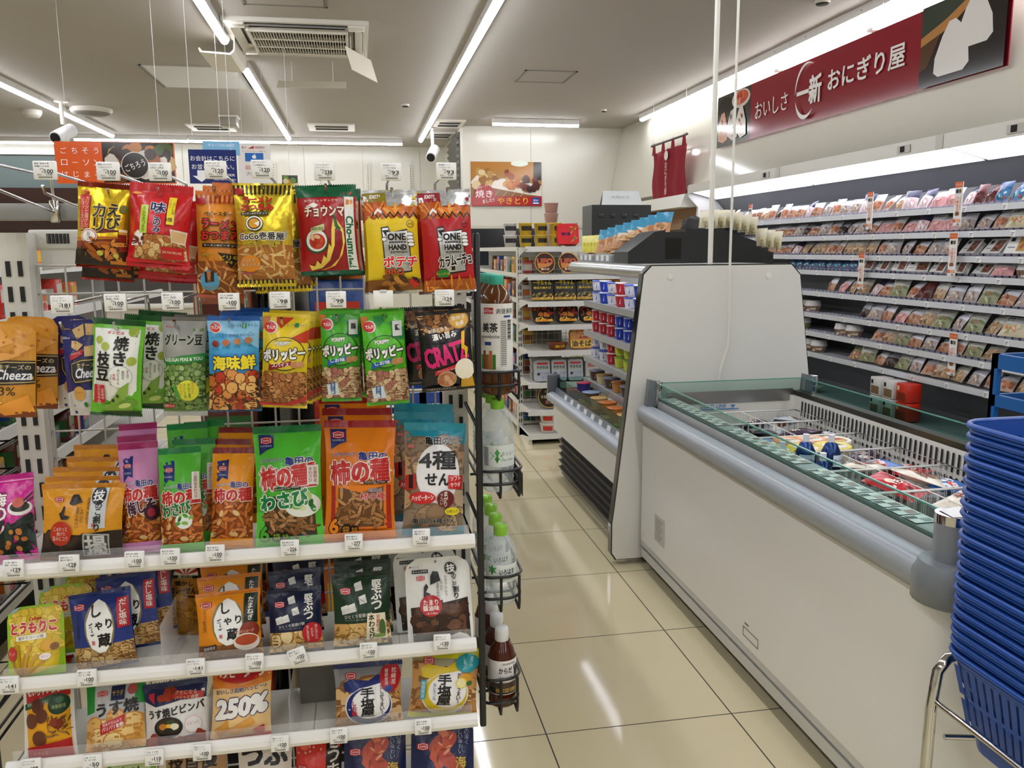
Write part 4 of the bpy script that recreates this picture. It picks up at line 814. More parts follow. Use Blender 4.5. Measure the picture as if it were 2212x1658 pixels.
o = bag('black pretzel snack pouch with pink lettering in the second row', ((0.1512, 1.4900, 1.2048), (0.9985, 0.0069, 0.0535), (-0.0539, 0.0695, 0.9961), 0.0989, 0.1439), '1a1618', [
 (R, 0, .76, 1, .97, '3a2418'), (B, .02, .74, .7, .96, 24, .08, .7, ['8a5c30', 'b07c48', '6a4020', 'c89860'], {'o': '2a1810', 's': 4}), (P, '1a1618', 0, .78, .3, .7, 1, .74, 1, .6, 0, .6), (E, .77, .87, .19, .11, 'b8862c'), (E, .77, .87, .165, .094, 'd8a848'), (T, '堅焼き', .76, .9, .05, 'f8ecd0', {'w': .24, 'r': .15, 'b': .04}), (T, '食感', .78, .83, .05, 'f8ecd0', {'w': .16, 'r': .15, 'b': .04}),
 (T, 'お酒と合う', .36, .765, .05, 'f4ece0', {'w': .36, 'r': .14, 'b': .03}), (T, '濃い旨み', .47, .69, .08, 'f8f4f0', {'w': .46, 'r': .12, 'b': .04}), (T, 'CRATZ', .48, .46, .24, 'd82474', {'w': .82, 'r': .2, 'b': .05}), (P, 'e8b82c', .8, .72, .87, .74, .84, .56, .92, .52, .86, .34, .84, .5, .78, .52), (P, 'c02430', .24, .26, .66, .33, .66, .28, .24, .2), (T, 'ペッパーベーコン', .45, .265, .03, 'f8f0e8', {'w': .34, 'r': .12}),
 (E, .46, .15, .18, .1, 'd8c8b8'), (E, .46, .15, .17, .092, 'b87850'), (B, .34, .09, .58, .2, 6, .07, .7, ['c08a60', 'a86848', 'd8a888'], {'s': 3}), (P, 'c89828', .72, .03, .98, .03, .96, .2, .74, .2), (E, .82, .26, .2, .13, 'f0e8d4'), (P, 'f0e8d4', .66, .25, .97, .3, .96, .16, .76, .14), (R, 0, 0, .7, .05, '241e20'), (T, 'おつまみスナック(クラッツ)', .35, .025, .03, 'd8d0c8', {'w': .54})],
 .024, kind='film', seal=(.0, .05), name='snack_pouch', cat='snack pouch')
behind(o, [(-.03, .05, .004, .03), (.0, .085, .002)], 'black pretzel snack pouch, %s in line on its hook')

# ---- first shelf: standing bags
NORI = '1c2420'
o = bag('pink plum seaweed cracker bag at the left end of the first shelf', ((-0.6567, 1.6250, 0.8831), (0.9968, 0.0236, 0.0762), (-0.0798, 0.3086, 0.9478), 0.0953, 0.1620), 'c8208c', [
 (R, 0, .5, .55, .8, '7a1450'), (T, '梅のり', .42, .55, .16, 'f4ece8', {'v': 1, 'b': .04}), (E, .78, .6, .2, .09, 'e8e4e0'), (E, .78, .61, .16, .06, '24281e'), (E, .76, .66, .1, .06, 'c86458'), (P, '2a1420', .84, .68, .99, .78, .99, .76, .86, .66), (P, '2a1420', .86, .65, 1, .72, 1, .7, .88, .64), (R, .0, .0, 1, .1, 'c8208c'),
 (B, .3, .08, .98, .42, 12, .26, .26, ['1c2a24', '24382e', '141c18'], {'s': 6, 'o': '0a100c'}), (B, .3, .08, .98, .42, 9, .06, .8, ['c8803c', 'b86a2c'], {'s': 9}), (R, 0, .92, 1, .93, 'e8a8c8')], .024, sc=('b41c7c', 'c8208c'))
o = bag('orange fried rice cracker bag with brush lettering on the first shelf', ((-0.5307, 1.6150, 0.8882), (0.9993, -0.0065, -0.0379), (0.0385, 0.2115, 0.9766), 0.1468, 0.1419), 'e09a20', [
 (R, 0, 0, 1, .38, '2c2018'), (P, 'e09a20', 0, .36, .5, .34, 1, .4, 1, .44, 0, .42), (B, .04, .04, .6, .34, 26, .07, .7, ['3a2a1e', '44301f', '241a14'], {'s': 5}), (K, .23, .8, .055), (P, '241a12', .38, .82, .4, .86, .46, .86, .52, .76, .4, .72, .36, .74, .38, .8), (P, '241a12', .27, .64, .3, .72, .32, .7, .3, .6, .38, .58, .35, .54, .27, .54, .24, .62),
 (T, 'なあるこだわり', .6, .65, .05, '2a1c10', {'v': 1}), (T, 'しみ込む', .53, .6, .05, '2a1c10', {'v': 1}), (T, '濃厚な味わい', .47, .56, .045, '2a1c10', {'v': 1}), (R, .62, .42, .82, .97, 'c8ccd0'), (E, .715, .84, .085, .12, '141210'), (T, '技', .715, .84, .13, 'f0f0ee', {'b': .04}), (T, 'のこだ', .73, .63, .08, '141210', {'v': 1, 'b': .03}), (T, '割り', .72, .48, .1, '141210', {'v': 1, 'b': .05}), (R, .66, .44, .69, .48, 'c8505a'),
 (E, .27, .36, .145, .16, 'b83018'), (T, 'じゅわっと', .27, .42, .06, 'f4dcc8', {'w': .18}), (T, '揚げた', .28, .36, .05, 'f4dcc8', {'w': .12}), (T, '旨みとコク', .27, .3, .06, 'f4dcc8', {'w': .2}), (P, 'a8a8a8', .53, .05, .85, .06, .87, .34, .56, .36), (P, '3a3634', .55, .07, .835, .08, .85, .32, .58, .34), (T, '揚', .7, .2, .25, 'c8c8c8', {'b': .05})],
 .026, sc=('c88018', '6a3a14'), seal=(.05, .06), zig=False)
behind(o, [(-.004, .03, .006), (.0, .06, .016, .01), (.014, .09, .028, .02), (.022, .12, .046)], 'orange fried rice cracker bag, %s in its row')
def kaki(label, fr, base, top, kind, sub, extra, D=.024):
    stick = ['d8803c', 'c86c2c', 'e0944c', 'b85c24', 'd07838']
    if kind == 'small':
        ops = [(R, 0, .1, 1, .46, '8a4418'), (B, .0, .09, 1, .48, 58, .125, .3, stick, {'o': '8a4418', 's': 7, 'up': 0}), (B, .05, .12, .95, .42, 8, .085, .6, ['e8c48c', 'dcb478'], {'o': 'a87840', 's': 4}), (P, base, 0, 1, 1, 1, 1, .52, .5, .46, 0, .5)]
        ops += [(P, '1c2c74', .12, .86, .4, .88, .4, .68, .26, .7, .12, .64), (K, .26, .79, .1), (T, 'KAMEDA', .26, .725, .018, 'c8d0e8', {'w': .2})]
        ops += [(T, '亀田の', .68, .63, .06, '1c2c7c', {'w': .42, 'b': .05, 'o': 'f0e8f0'}), (T, 'いつでもカリッと!', .3, .63, .03, '24347c', {'w': .36, 'o': 'f0f0f0', 'r': .1}), (T, '柿の種', .52, .53, .13, 'c42420', {'w': .92, 'b': .07, 'o': 'f4e8e0', 'ow': .06, 'r': .04}), (R, 0, .03, 1, .1, base)]
    else:
        ops = [(P, 'f4ecdc', .46, .57, .74, .74, .98, .57), (P, 'c87a3c' if 'c' else '', .5, .57, .74, .715, .94, .57), (P, '1c2c74', .08, .93, .3, .93, .3, .82, .19, .8, .08, .76), (K, .19, .88, .09), (T, 'KAMEDA', .19, .835, .016, 'c8d0e8', {'w': .17}), (T, 'いつでもカリッと!', .26, .715, .035, '24347c', {'w': .34, 'o': 'f4f0e8', 'b': .03, 'r': .04}),
          (T, '亀田の', .68, .7, .065, '1c2c8c', {'w': .42, 'b': .06, 'o': 'f4f0e8'}), (T, '柿の種', .5, .575, .19, 'c82420', {'w': .84, 'b': .075, 'o': 'f4e8e0', 'ow': .05, 'r': .05})]
    return bag(label, fr, base, ops+extra, D, sc=(top, base), seal=(.03, .06))
o = kaki('pink plum flavoured rice cracker bag on the first shelf', ((-0.4280, 1.6350, 0.8878), (0.9994, 0.0015, 0.0335), (-0.0329, 0.2364, 0.9711), 0.0724, 0.2115), 'd48cc0', 'b01c68', 'small', '', [(T, '梅しそ', .58, .42, .12, '3a1428', {'w': .7, 'r': .16, 'b': .05, 'o': 'f0e0ec'}), (E, .84, .36, .17, .07, '3a1c30'), (E, .84, .36, .09, .04, 'a83040')])
behind(o, [(-.012, .04, .006), (-.018, .08, .022)], 'pink plum rice cracker bag, %s in its row')
o = kaki('small green wasabi rice cracker bag on the first shelf', ((-0.3506, 1.6150, 0.8903), (0.9997, 0.0023, 0.0232), (-0.0230, 0.2464, 0.9689), 0.0790, 0.2029), '58b838', '10803c', 'small', '', [(T, 'わさび', .42, .42, .12, '14743c', {'w': .7, 'r': .12, 'b': .06, 'o': 'e8f4e0'}), (E, .6, .31, .2, .075, 'e8ece4'), (B, .45, .28, .75, .38, 8, .07, .6, ['5a9a3c', '8ab858', 'a8c878', '2a6a2c'], {'s': 4}), (R, .82, .5, .98, .76, 'f0ece4'), (T, '安曇野産本わさび', .9, .63, .03, '8a1c20', {'v': 1})])
behind(o, [(.016, .045, .006, .02), (.0, .085, .03), (.03, .1, .03)], 'small green wasabi rice cracker bag, %s in its row')
o = kaki('small orange rice cracker bag on the first shelf', ((-0.2641, 1.6250, 0.8854), (0.9990, -0.0146, -0.0421), (0.0444, 0.2565, 0.9655), 0.0810, 0.1949), 'f09a1c', '8a1414', 'small', '', [])
behind(o, [(-.018, .045, .008, .02), (.0, .08, .024)], 'small orange rice cracker bag, %s in its row')
o = kaki('large bright green wasabi rice cracker bag, six packs, on the first shelf', ((-0.1516, 1.6150, 0.9011), (0.9999, -0.0099, 0.0091), (-0.0063, 0.2537, 0.9673), 0.1317, 0.2365), '58c83c', '0c7838', 'big', '', [
 (P, '3c8c30', .56, .57, .74, .7, .92, .57), (R, .1, .09, .9, .42, '4a3c24'), (P, '58c83c', 0, .3, .12, .3, .14, .08, .9, .08, .9, .4, 1, .4, 1, 0, 0, 0), (B, .16, .1, .88, .34, 40, .1, .24, ['a87848', '9a6838', 'b88858', '8a5c30'], {'o': '4a3018', 's': 4}), (T, '柿の種', .45, .575, .17, 'c82420', {'w': .7, 'b': .075, 'o': 'f4e8e0', 'ow': .05, 'r': .08}),
 (E, .72, .34, .27, .1, 'e8ece4'), (B, .55, .3, .9, .42, 14, .07, .6, ['3c8c3c', '8ab858', 'a8cc78', '2a6a2c', 'd8e4b0'], {'s': 8}), (R, .8, .5, .97, .66, 'f0e8e0'), (T, '安曇野産', .92, .58, .032, '8a1c20', {'v': 1}), (T, '本わさび', .85, .58, .032, '8a1c20', {'v': 1}), (R, .3, .47, .7, .49, '20281c'), (T, 'Kameda Crisps Wasabi', .5, .48, .014, 'e8ece0', {'w': .36, 'r': .05}), (T, 'わさび', .44, .385, .13, '0c7c40', {'w': .72, 'r': .1, 'b': .08, 'o': 'f0f8ec', 'ow': .06}),
 (T, '6', .13, .12, .12, '44a82c', {'b': .05, 'o': '10180c', 'ow': .05}), (E, .31, .09, .075, .04, '141810'), (E, .44, .085, .06, .035, '141810'), (T, '袋', .31, .09, .055, 'a8d838'), (T, '詰', .44, .085, .05, 'a8d838'), (T, '●お徳用パック', .78, .095, .016, '1c3a8a', {'w': .26})], .03)
o = kaki('large orange rice cracker bag, six packs, on the first shelf', ((-0.0185, 1.6150, 0.8926), (0.9993, -0.0001, -0.0367), (0.0355, 0.2517, 0.9671), 0.1416, 0.2384), 'f0841c', 'a8141c', 'big', '', [
 (R, .08, .1, .95, .46, 'b02c1c'), (R, .14, .1, .88, .46, 'e87c20'), (R, .18, .12, .84, .44, '6a4424'), (B, .18, .12, .84, .42, 46, .1, .24, ['b07c48', '9a6a38', 'c08c58', '8a5c30'], {'o': '4a3018', 's': 5}), (P, 'e8801c', .14, .46, .5, .4, .88, .46), (T, '亀田の', .72, .42, .03, '24348c', {'w': .2, 'o': 'f0e8dc'}), (T, '柿の種', .68, .37, .06, 'c02a24', {'w': .36, 'o': 'f4e8dc', 'b': .04}), (R, .55, .475, .9, .495, '2a1810'), (T, 'Kameda Crisps', .72, .485, .016, 'f0e8dc', {'w': .3}),
 (T, '6', .13, .13, .12, 'f08a1c', {'b': .05, 'o': '180c08', 'ow': .05}), (E, .3, .1, .075, .045, '180c08'), (E, .42, .095, .06, .04, '180c08'), (T, '袋', .3, .1, .055, 'f0a82c'), (T, '詰', .42, .095, .05, 'f0a82c'), (P, 'e8841c', 0, 0, 1, 0, 1, .08, .5, .09, 0, .06)], .03)
behind(o, [(-.006, .06, .014), (-.014, .11, .03)], 'large orange rice cracker bag, %s in its row')
o = bag('clear assorted rice cracker bag with teal top at the right of the first shelf', ((0.1256, 1.6150, 0.8945), (0.9982, -0.0093, -0.0593), (0.0598, 0.2215, 0.9733), 0.1254, 0.2258), '8a7a68', [
 (R, .0, .82, 1, 1, '1c8ca4'), (R, 0, 0, 1, .08, '1c7c94'), (B, .02, .08, .98, .84, 30, .2, .8, ['a8886a', '9a7c60', 'b8a088', '94806c', 'c8a878'], {'s': 5, 'o': '7a6450'}), (E, .55, .55, .37, .26, 'f0eef0'), (P, 'f0eef0', .3, .5, .8, .5, .76, .34, .4, .32), (T, '亀田の', .53, .84, .07, '181414', {'w': .4, 'b': .05, 'o': 'e8e8ea'}), (T, '4種', .54, .67, .16, '181414', {'w': .62, 'b': .05}), (T, 'せん', .54, .5, .1, '181414', {'w': .42, 'b': .06}), (T, '人気者が味わい', .8, .87, .03, '181818', {'w': .34, 'r': -.2, 'o': 'e4e4e8'}), (T, '詰め合わせ', .8, .83, .03, '181818', {'w': .26, 'r': -.2, 'o': 'e4e4e8'}), (K, .1, .79, .055),
 (P, 'c82828', .72, .42, .97, .41, .98, .53, .72, .54), (T, 'ソフト', .85, .51, .04, 'f8ece4', {'w': .18, 'r': .06, 'b': .03}), (T, 'サラダ', .85, .455, .04, 'f8ece4', {'w': .18, 'r': .06, 'b': .03}), (P, 'c83028', .02, .4, .18, .42, .16, .55, .0, .53), (R, .06, .42, .13, .54, '24181a'), (E, .29, .34, .22, .055, 'c82828'), (T, 'ハッピーターン', .29, .34, .045, 'f8ece4', {'w': .36, 'r': .06, 'b': .04}), (E, .68, .33, .15, .075, '6a1c20'), (T, 'まがり', .68, .33, .045, 'f4e8d8', {'v': 1, 'b': .03}), (T, 'せんべい', .61, .33, .025, 'f4e8d8', {'v': 1}),
 (E, .8, .22, .13, .035, 'ecd830'), (T, '23枚入り', .8, .22, .03, '201c14', {'w': .2}), (T, '亀田の4種せん', .5, .135, .05, '1a1614', {'w': .72, 'b': .04, 'o': 'd8d0c8'})], .03, sc=('1c94ac', '147488'), kind='film', seal=(.04, .07))
behind(o, [(-.018, .05, .014), (-.016, .09, .024)], 'clear teal-topped cracker bag, %s in its row')

# ---- second shelf
o = bag('yellow and lime corn stick pouch at the left end of the second shelf', ((-0.6278, 1.6150, 0.6629), (0.9979, 0.0415, 0.0488), (-0.0592, 0.3048, 0.9506), 0.0993, 0.1312), '9ac82c', [
 (P, 'dcc024', .06, .96, .94, .96, .93, .3, .9, .12, .3, .02, .1, .06), (B, .08, .3, .92, .95, 60, .085, .7, ['ecd044', 'e0c030', 'f0d860'], {'o': 'c8a020', 's': 3}), (T, 'Calbee', .52, .82, .05, 'c02820', {'w': .22, 'b': .04}), (T, 'とうもりこ', .49, .7, .15, 'd03428', {'w': .78, 'b': .08, 'o': 'f8f0e0', 'ow': .06}), (R, .2, .53, .72, .6, 'f4f0e0'), (T, '塩ゆでコーン味', .46, .565, .045, '3a2a14', {'w': .44}),
 (P, 'b8882c', .22, .48, .27, .48, .3, .1, .26, .1), (P, 'c8983c', .44, .46, .5, .46, .36, .06, .3, .06), (P, 'b8882c', .36, .36, .4, .36, .32, .05, .29, .05), (P, 'c8983c', .56, .34, .62, .32, .38, .04, .33, .04), (P, 'b8882c', .1, .26, .14, .26, .28, .03, .23, .02), (P, 'c08c30', .68, .24, .74, .22, .42, .04, .37, .03), (E, .12, .36, .1, .1, 'c83030'), (T, 'ドン!', .12, .36, .05, 'f8ece0', {'w': .12}), (E, .76, .43, .13, .08, 'e0a828'), (E, .86, .4, .07, .05, '8a5c28'), (E, .72, .28, .09, .045, 'f4e8ec'), (T, 'カリッ', .72, .28, .035, '8a2c3a', {'w': .12}), (E, .1, .96, .06, .04, '9ab8b0')], .026, shape='stand', seal=(0, 0), name='snack_pouch', cat='snack pouch')
behind(o, [(.036, .055, .016, .02), (.07, .1, .03, .03), (.1, .14, .034)], 'yellow corn stick pouch, %s in its row')
def shari(label, fr, base, chips, rib, rc, extra, sc, win):
    ops = [(R, 0, .0, 1, win, '8a6034'), (B, .0, .0, 1, win+.03, 38, .115, .75, chips, {'o': '7a5428', 's': 6}), (R, 0, win, 1, 1, base), (K, .16, .83, .095), (T, 'パリパリひろがる', .13, .6, .04, '20242c', {'v': 1}), (T, '飯がうまい', .1, .52, .035, '20242c', {'v': 1}), (E, .5, .55, .255, .33, '8a7a50'), (P, 'f2f2f0', .5, .9, .62, .84, .72, .68, .73, .5, .66, .32, .56, .23, .46, .22, .34, .3, .28, .46, .28, .62, .36, .78, .44, .87), (T, 'し', .47, .76, .15, '16140f', {'b': .05}), (T, 'ゃり', .58, .58, .12, '16140f', {'w': .28, 'b': .05}), (T, '蔵', .57, .38, .16, '16140f', {'b': .06}),
      (P, '24201c', .33, .6, .4, .62, .4, .605, .34, .585), (P, '24201c', .32, .56, .37, .575, .37, .56), (P, '24201c', .39, .6, .37, .5, .4, .5, .385, .515), (P, '24201c', .34, .47, .42, .48, .38, .45), (R, .36, .34, .41, .39, 'c86a70'), rc, (T, rib, rc[1] and (rc[1]+rc[3])/2, (rc[2]+rc[4])/2, .085, 'f8f0ec', {'v': 1, 'b': .03})]+extra
    return bag(label, fr, base, ops, .026, sc=sc, seal=(.04, .05), zig=False)
o = shari('navy blue rice cracker bag with white rice-grain badge on the second shelf', ((-0.5034, 1.6150, 0.6662), (0.9945, 0.0165, 0.1037), (-0.1043, 0.2718, 0.9567), 0.1135, 0.1472), '20347c', ['c8a468', 'b8945c', 'd8b880', 'c09858'], 'だし塩味', (R, .8, .5, .98, .88, 'b8202c'), [], ('1c2c6c', '24305c'), .32)
behind(o, [(.034, .045, .014, .02), (.056, .085, .026, .0), (.0, .11, .034, .05)], 'navy blue rice cracker bag, %s in its row')
o = bag('brown curry rice cracker bag standing back on the second shelf', ((-0.3949, 1.7400, 0.6508), (0.9961, -0.0017, -0.0883), (0.0825, 0.3749, 0.9234), 0.0762, 0.1600), 'a87424', [
 (R, .08, .48, .92, .97, '1c1812'), (R, .12, .5, .88, .95, 'b07c28'), (R, .12, .72, .88, .95, '1c1812')]+[(P, ('f0e8d8', 'b83024')[i % 2], .5, .76, .5+.34*math.cos(PI*i/9), .76+.15*math.sin(PI*i/9), .5+.34*math.cos(PI*(i+1)/9), .76+.15*math.sin(PI*(i+1)/9)) for i in range(9)]+[(T, '亀田の', .5, .74, .05, 'f0e0b0', {'w': .4}), (T, '懐かし', .5, .655, .065, '1c1812', {'w': .5, 'b': .05}), (T, 'カレーせん', .5, .565, .08, '1c1812', {'w': .68, 'b': .05}), (B, .1, .1, .9, .44, 6, .3, .8, ['b88434', 'c08c3c', 'ac7828'], {'s': 4, 'o': '946418'})], .026, sc=('94641c', 'a06c20'))
behind(o, [(.04, .02, .004, .02), (.075, .03, .0)], 'brown curry rice cracker bag, %s standing back on the second shelf')
o = shari('orange onion rice cracker bag with white rice-grain badge on the second shelf', ((-0.2760, 1.6150, 0.6679), (0.9991, 0.0233, 0.0365), (-0.0418, 0.3065, 0.9510), 0.1242, 0.1305), 'e8901c', ['8a5428', '9a6434', 'a87440', '7a4820'], 'たまねぎ', (R, .76, .5, .97, .94, '1c2c1c'), [(E, .84, .4, .15, .13, '8a3424'), (E, .78, .24, .2, .13, 'e8e0d4'), (E, .78, .27, .17, .08, 'b84c28'), (T, 'オニオンスープ', .76, .4, .04, 'd83c30', {'w': .3, 'o': 'f0d8c0'}), (P, '241a3a', .08, .22, .3, .26, .3, .18, .08, .14), (T, '期間限定', .19, .2, .05, 'e8dcc8', {'w': .2, 'r': .15})], ('d87c18', '6a3a18'), .24)
behind(o, [(-.004, .04, .018, .01), (-.002, .075, .03), (.006, .11, .042)], 'orange onion rice cracker bag, %s in its row')
def katabutsu(label, fr, base, sc, extra, seed):
    ops = [(R, 0, .0, 1, .36, '4a3a24'), (B, .02, .0, .98, .38, 24, .125, .85, ['dcb470', 'e4c488', 'd0a45c', 'ecd4a0'], {'o': '946a30', 's': seed, 'rf': .16}), (R, 0, .35, 1, 1, base), (K, .22, .77, .095)]
    for x, y, r in ((.45, .83, .3), (.52, .66, -.2), (.33, .56, .1), (.2, .54, -.1)): ops += [(P, 'd4d4d0', x-.07, y+.03, x+.05, y+.06, x+.08, y-.05, x-.05, y-.07), (P, 'e8e8e4', x-.07, y+.03, x+.05, y+.06, x+.04, y+.015, x-.07, y-.01)]
    ops += [(P, base, .4, .7, .41, .7, .56, .62, .55, .62), (T, '堅ぶつ', .77, .7, .13, 'f0efe8', {'v': 1, 'b': .05}), (T, 'ひとくち堅揚げ餅', .44, .45, .05, 'e4e4dc', {'w': .5, 'r': .05}), (T, 'カリッとした食感と香ばしさ', .4, .4, .02, 'a8a8a0', {'w': .4})]+extra
    return bag(label, fr, base, ops, .024, sc=sc, seal=(.05, .06), zig=False)
o = katabutsu('navy cube cracker bag with red circle on the second shelf', ((-0.1500, 1.6150, 0.6673), (0.9995, 0.0058, 0.0297), (-0.0300, 0.3136, 0.9491), 0.1070, 0.1275), '141c3c', ('101634', '181c2c'), [(E, .82, .3, .19, .16, 'b81c28'), (T, '噛むほどに', .9, .31, .045, 'f4e0d8', {'v': 1}), (T, '広がる', .82, .31, .045, 'f4e0d8', {'v': 1}), (T, '揚げ餅の旨さ', .74, .3, .04, 'f4e0d8', {'v': 1})], 3)
behind(o, [(-.002, .045, .022, .0), (.004, .085, .034), (.0, .12, .044)], 'navy cube cracker bag, %s in its row')
o = katabutsu('dark green wasabi cube cracker bag on the second shelf', ((-0.0208, 1.6150, 0.6677), (1.0000, 0.0031, 0.0006), (-0.0014, 0.2649, 0.9643), 0.1175, 0.1510), '14321c', ('102814', '14301c'), [(P, 'ece4c8', .56, .12, .94, .12, .92, .46, .6, .47), (T, '本わさび', .67, .29, .085, '241c14', {'v': 1, 'b': .04}), (T, '安曇野産', .79, .33, .06, 'b02c28', {'v': 1}), (E, .86, .26, .06, .12, '4a6a34'), (E, .8, .16, .11, .03, '8ca858')], 8)
behind(o, [(.004, .045, .008), (.002, .085, .018), (.008, .12, .026)], 'dark green wasabi cube cracker bag, %s in its row')
o = bag('white soy cracker pouch with brush lettering at the right of the second shelf', ((0.1372, 1.6150, 0.6743), (1.0000, -0.0007, 0.0087), (-0.0081, 0.2961, 0.9551), 0.1341, 0.1689), 'ecece8', [
 (P, '2e2420', .06, .42, .3, .44, .94, .5, .96, .02, .08, .02), (B, .12, .08, .92, .44, 30, .1, .75, ['5a3a28', '4a2e20', '6a4834', '3c261c'], {'s': 5, 'rf': .2}), (P, 'ecece8', .5, .0, .6, .06, .78, .1, .9, .06, .96, .0), (E, .47, .95, .022, .016, '8a8a86'), (P, '181614', .05, .885, .08, .9, .05, .915), (T, 'あけくち', .14, .9, .02, '282624'), (R, .1, .82, .35, .865, '181614'), (T, 'チャック付き', .225, .842, .028, 'f0f0ee', {'w': .22, 'r': .02}), (K, .23, .765, .065),
 (P, '181614', .38, .78, .42, .84, .5, .83, .53, .72, .37, .68), (P, '181614', .27, .66, .31, .7, .34, .66, .3, .6, .36, .58, .34, .5, .26, .54), (E, .7, .86, .095, .075, '141210'), (T, '技', .7, .86, .1, 'f2f2f0', {'b': .04}), (T, 'のこだ', .74, .71, .055, '141210', {'v': 1, 'b': .03}), (T, '割り', .76, .57, .075, '141210', {'v': 1, 'b': .05}), (T, 'なあるこだわり', .61, .66, .035, '181614', {'v': 1}), (T, 'しみ込む', .54, .68, .035, '181614', {'v': 1}), (T, '濃厚な味わい', .48, .6, .032, '181614', {'v': 1}),
 (E, .36, .44, .165, .125, 'b82428'), (T, 'たまり', .36, .48, .06, 'f8ece4', {'w': .22, 'b': .03}), (T, '醤油味', .36, .415, .06, 'f8ece4', {'w': .24, 'b': .03}), (T, '二度づけ製法', .36, .355, .025, 'f8ece4', {'w': .18})], .026, shape='stand', seal=(0, 0), name='snack_pouch', cat='snack pouch')
behind(o, [(-.02, .045, .006, -.02), (-.035, .09, .014, -.04)], 'white soy cracker pouch, %s in its row')

# ---- third shelf
bag('red and white chestnut bag at the left of the third shelf', ((-0.6196, 1.6150, 0.4890), (0.9982, 0.0280, 0.0538), (-0.0598, 0.3143, 0.9475), 0.0971, 0.1909), 'e8e4de', [
 (P, 'e8a41c', .1, .62, .94, .66, .94, .02, .1, .02), (P, 'b81c24', .08, .96, .96, .98, .95, .62, .1, .56), (T, '甘栗', .52, .87, .14, 'f4ece4', {'w': .7, 'b': .07}), (T, 'むいちゃいました', .52, .7, .075, 'f4ece4', {'w': .74, 'b': .04, 'r': .04}), (P, '14502c', .06, .58, .7, .66, .7, .6, .06, .52), (T, '自然の甘さそのままに', .36, .585, .035, 'e8ece0', {'w': .46, 'r': .1}), (E, .76, .55, .19, .1, '143c24'), (T, '有機栽培', .76, .53, .04, 'a8b870', {'w': .24}), (E, .78, .59, .08, .03, '3a6a48'),
 (E, .36, .56, .13, .07, '5a3020'), (E, .22, .42, .13, .075, '6a3a24'), (E, .44, .46, .12, .07, '623420'), (E, .36, .24, .14, .08, '6a3822'), (B, .55, .24, .92, .44, 26, .07, .2, ['6a4a2c', '8a6840', '4a3018'], {'s': 4}), (E, .74, .36, .1, .05, '7a2c18'), (E, .66, .38, .07, .04, '8a3820'), (P, 'b81c24', .1, .16, .94, .2, .94, .02, .1, .02), (T, 'クラシエ', .35, .09, .035, 'e8c8b8', {'w': .28})], .026, sc=('b81c24', 'd8d4ce'), seal=(.02, .03))
bag('silver and green thin salad cracker bag on the third shelf', ((-0.5019, 1.6150, 0.4976), (0.9994, 0.0198, 0.0283), (-0.0339, 0.4063, 0.9131), 0.1133, 0.1477), 'c8cacc', [
 (P, '24963c', 0, 1, .16, 1, .16, .56, 0, .52), (P, '24963c', .86, 1, 1, 1, 1, .6, .84, .62), (R, 0, .04, 1, .44, 'e8b868'), (B, .04, .06, .96, .46, 16, .2, .8, ['f0cc84', 'e8b868', 'f4d89c', 'e0a850'], {'o': 'c88a3c', 's': 5}), (K, .3, .78, .085), (R, .45, .68, .68, .86, '1c2450'), (T, 'サラダ', .56, .77, .07, 'e8c840', {'w': .18}), (E, .8, .8, .08, .07, 'b05050'), (T, 'うす焼', .56, .59, .17, '16140f', {'w': .7, 'b': .06, 'r': .06}), (P, 'c0242c', .28, .4, .7, .5, .7, .36, .28, .26), (T, '粗挽き仕込みで', .49, .41, .04, 'f8ece4', {'w': .34, 'r': .2}), (T, 'パリパリ食感!', .5, .355, .055, 'f8ece4', {'w': .38, 'r': .2, 'b': .03}), (R, 0, 0, 1, .05, '24963c')], .026, sc=('24963c', '1c8434'), seal=(.05, .05))
bag('navy and white bibimbap cracker bag on the third shelf', ((-0.3873, 1.6150, 0.4866), (0.9990, 0.0097, 0.0430), (-0.0439, 0.3175, 0.9472), 0.1221, 0.1260), 'e8e6e4', [
 (P, '1c2450', 0, 1, 1, 1, 1, .7, .6, .72, .2, .66, 0, .74), (P, 'c8283c', .02, .84, .18, .86, .18, .7), (P, '7a1c20', 0, 0, 1, 0, 1, .2, .5, .16, .2, .22, 0, .18), (P, 'b83024', .4, .88, .96, .8, .96, .7, .44, .76), (B, .3, .74, .5, .88, 5, .1, .6, ['8a2c1c', 'a83c24'], {'s': 3}), (T, 'クセになる', .68, .82, .06, 'f4d8c0', {'w': .34, 'r': -.06}), (T, 'パリッと食感', .7, .75, .06, 'f4d8c0', {'w': .36, 'r': -.06}), (T, 'うす焼ビビンバ', .52, .58, .13, '16140f', {'w': .9, 'b': .05, 'r': .08}),
 (E, .4, .34, .24, .16, '1c1814'), (E, .4, .36, .19, .12, '3a2c1c'), (E, .32, .36, .07, .05, 'c87c2c'), (E, .44, .42, .07, .035, '3a4a28'), (E, .5, .35, .08, .05, 'e8e0c8'), (E, .4, .3, .08, .04, '24241c'), (E, .41, .37, .04, .03, 'e8b82c'), (E, .8, .34, .13, .13, 'e0b8b8'), (E, .8, .34, .12, .12, 'e8e4e2'), (T, 'ビビンバ', .8, .36, .05, 'b84858', {'w': .18}), (B, .05, .02, .95, .16, 8, .12, .6, ['a8402c', '94341f'], {'s': 2})], .028, sc=('1c2450', '6a181c'), seal=(.06, .08))
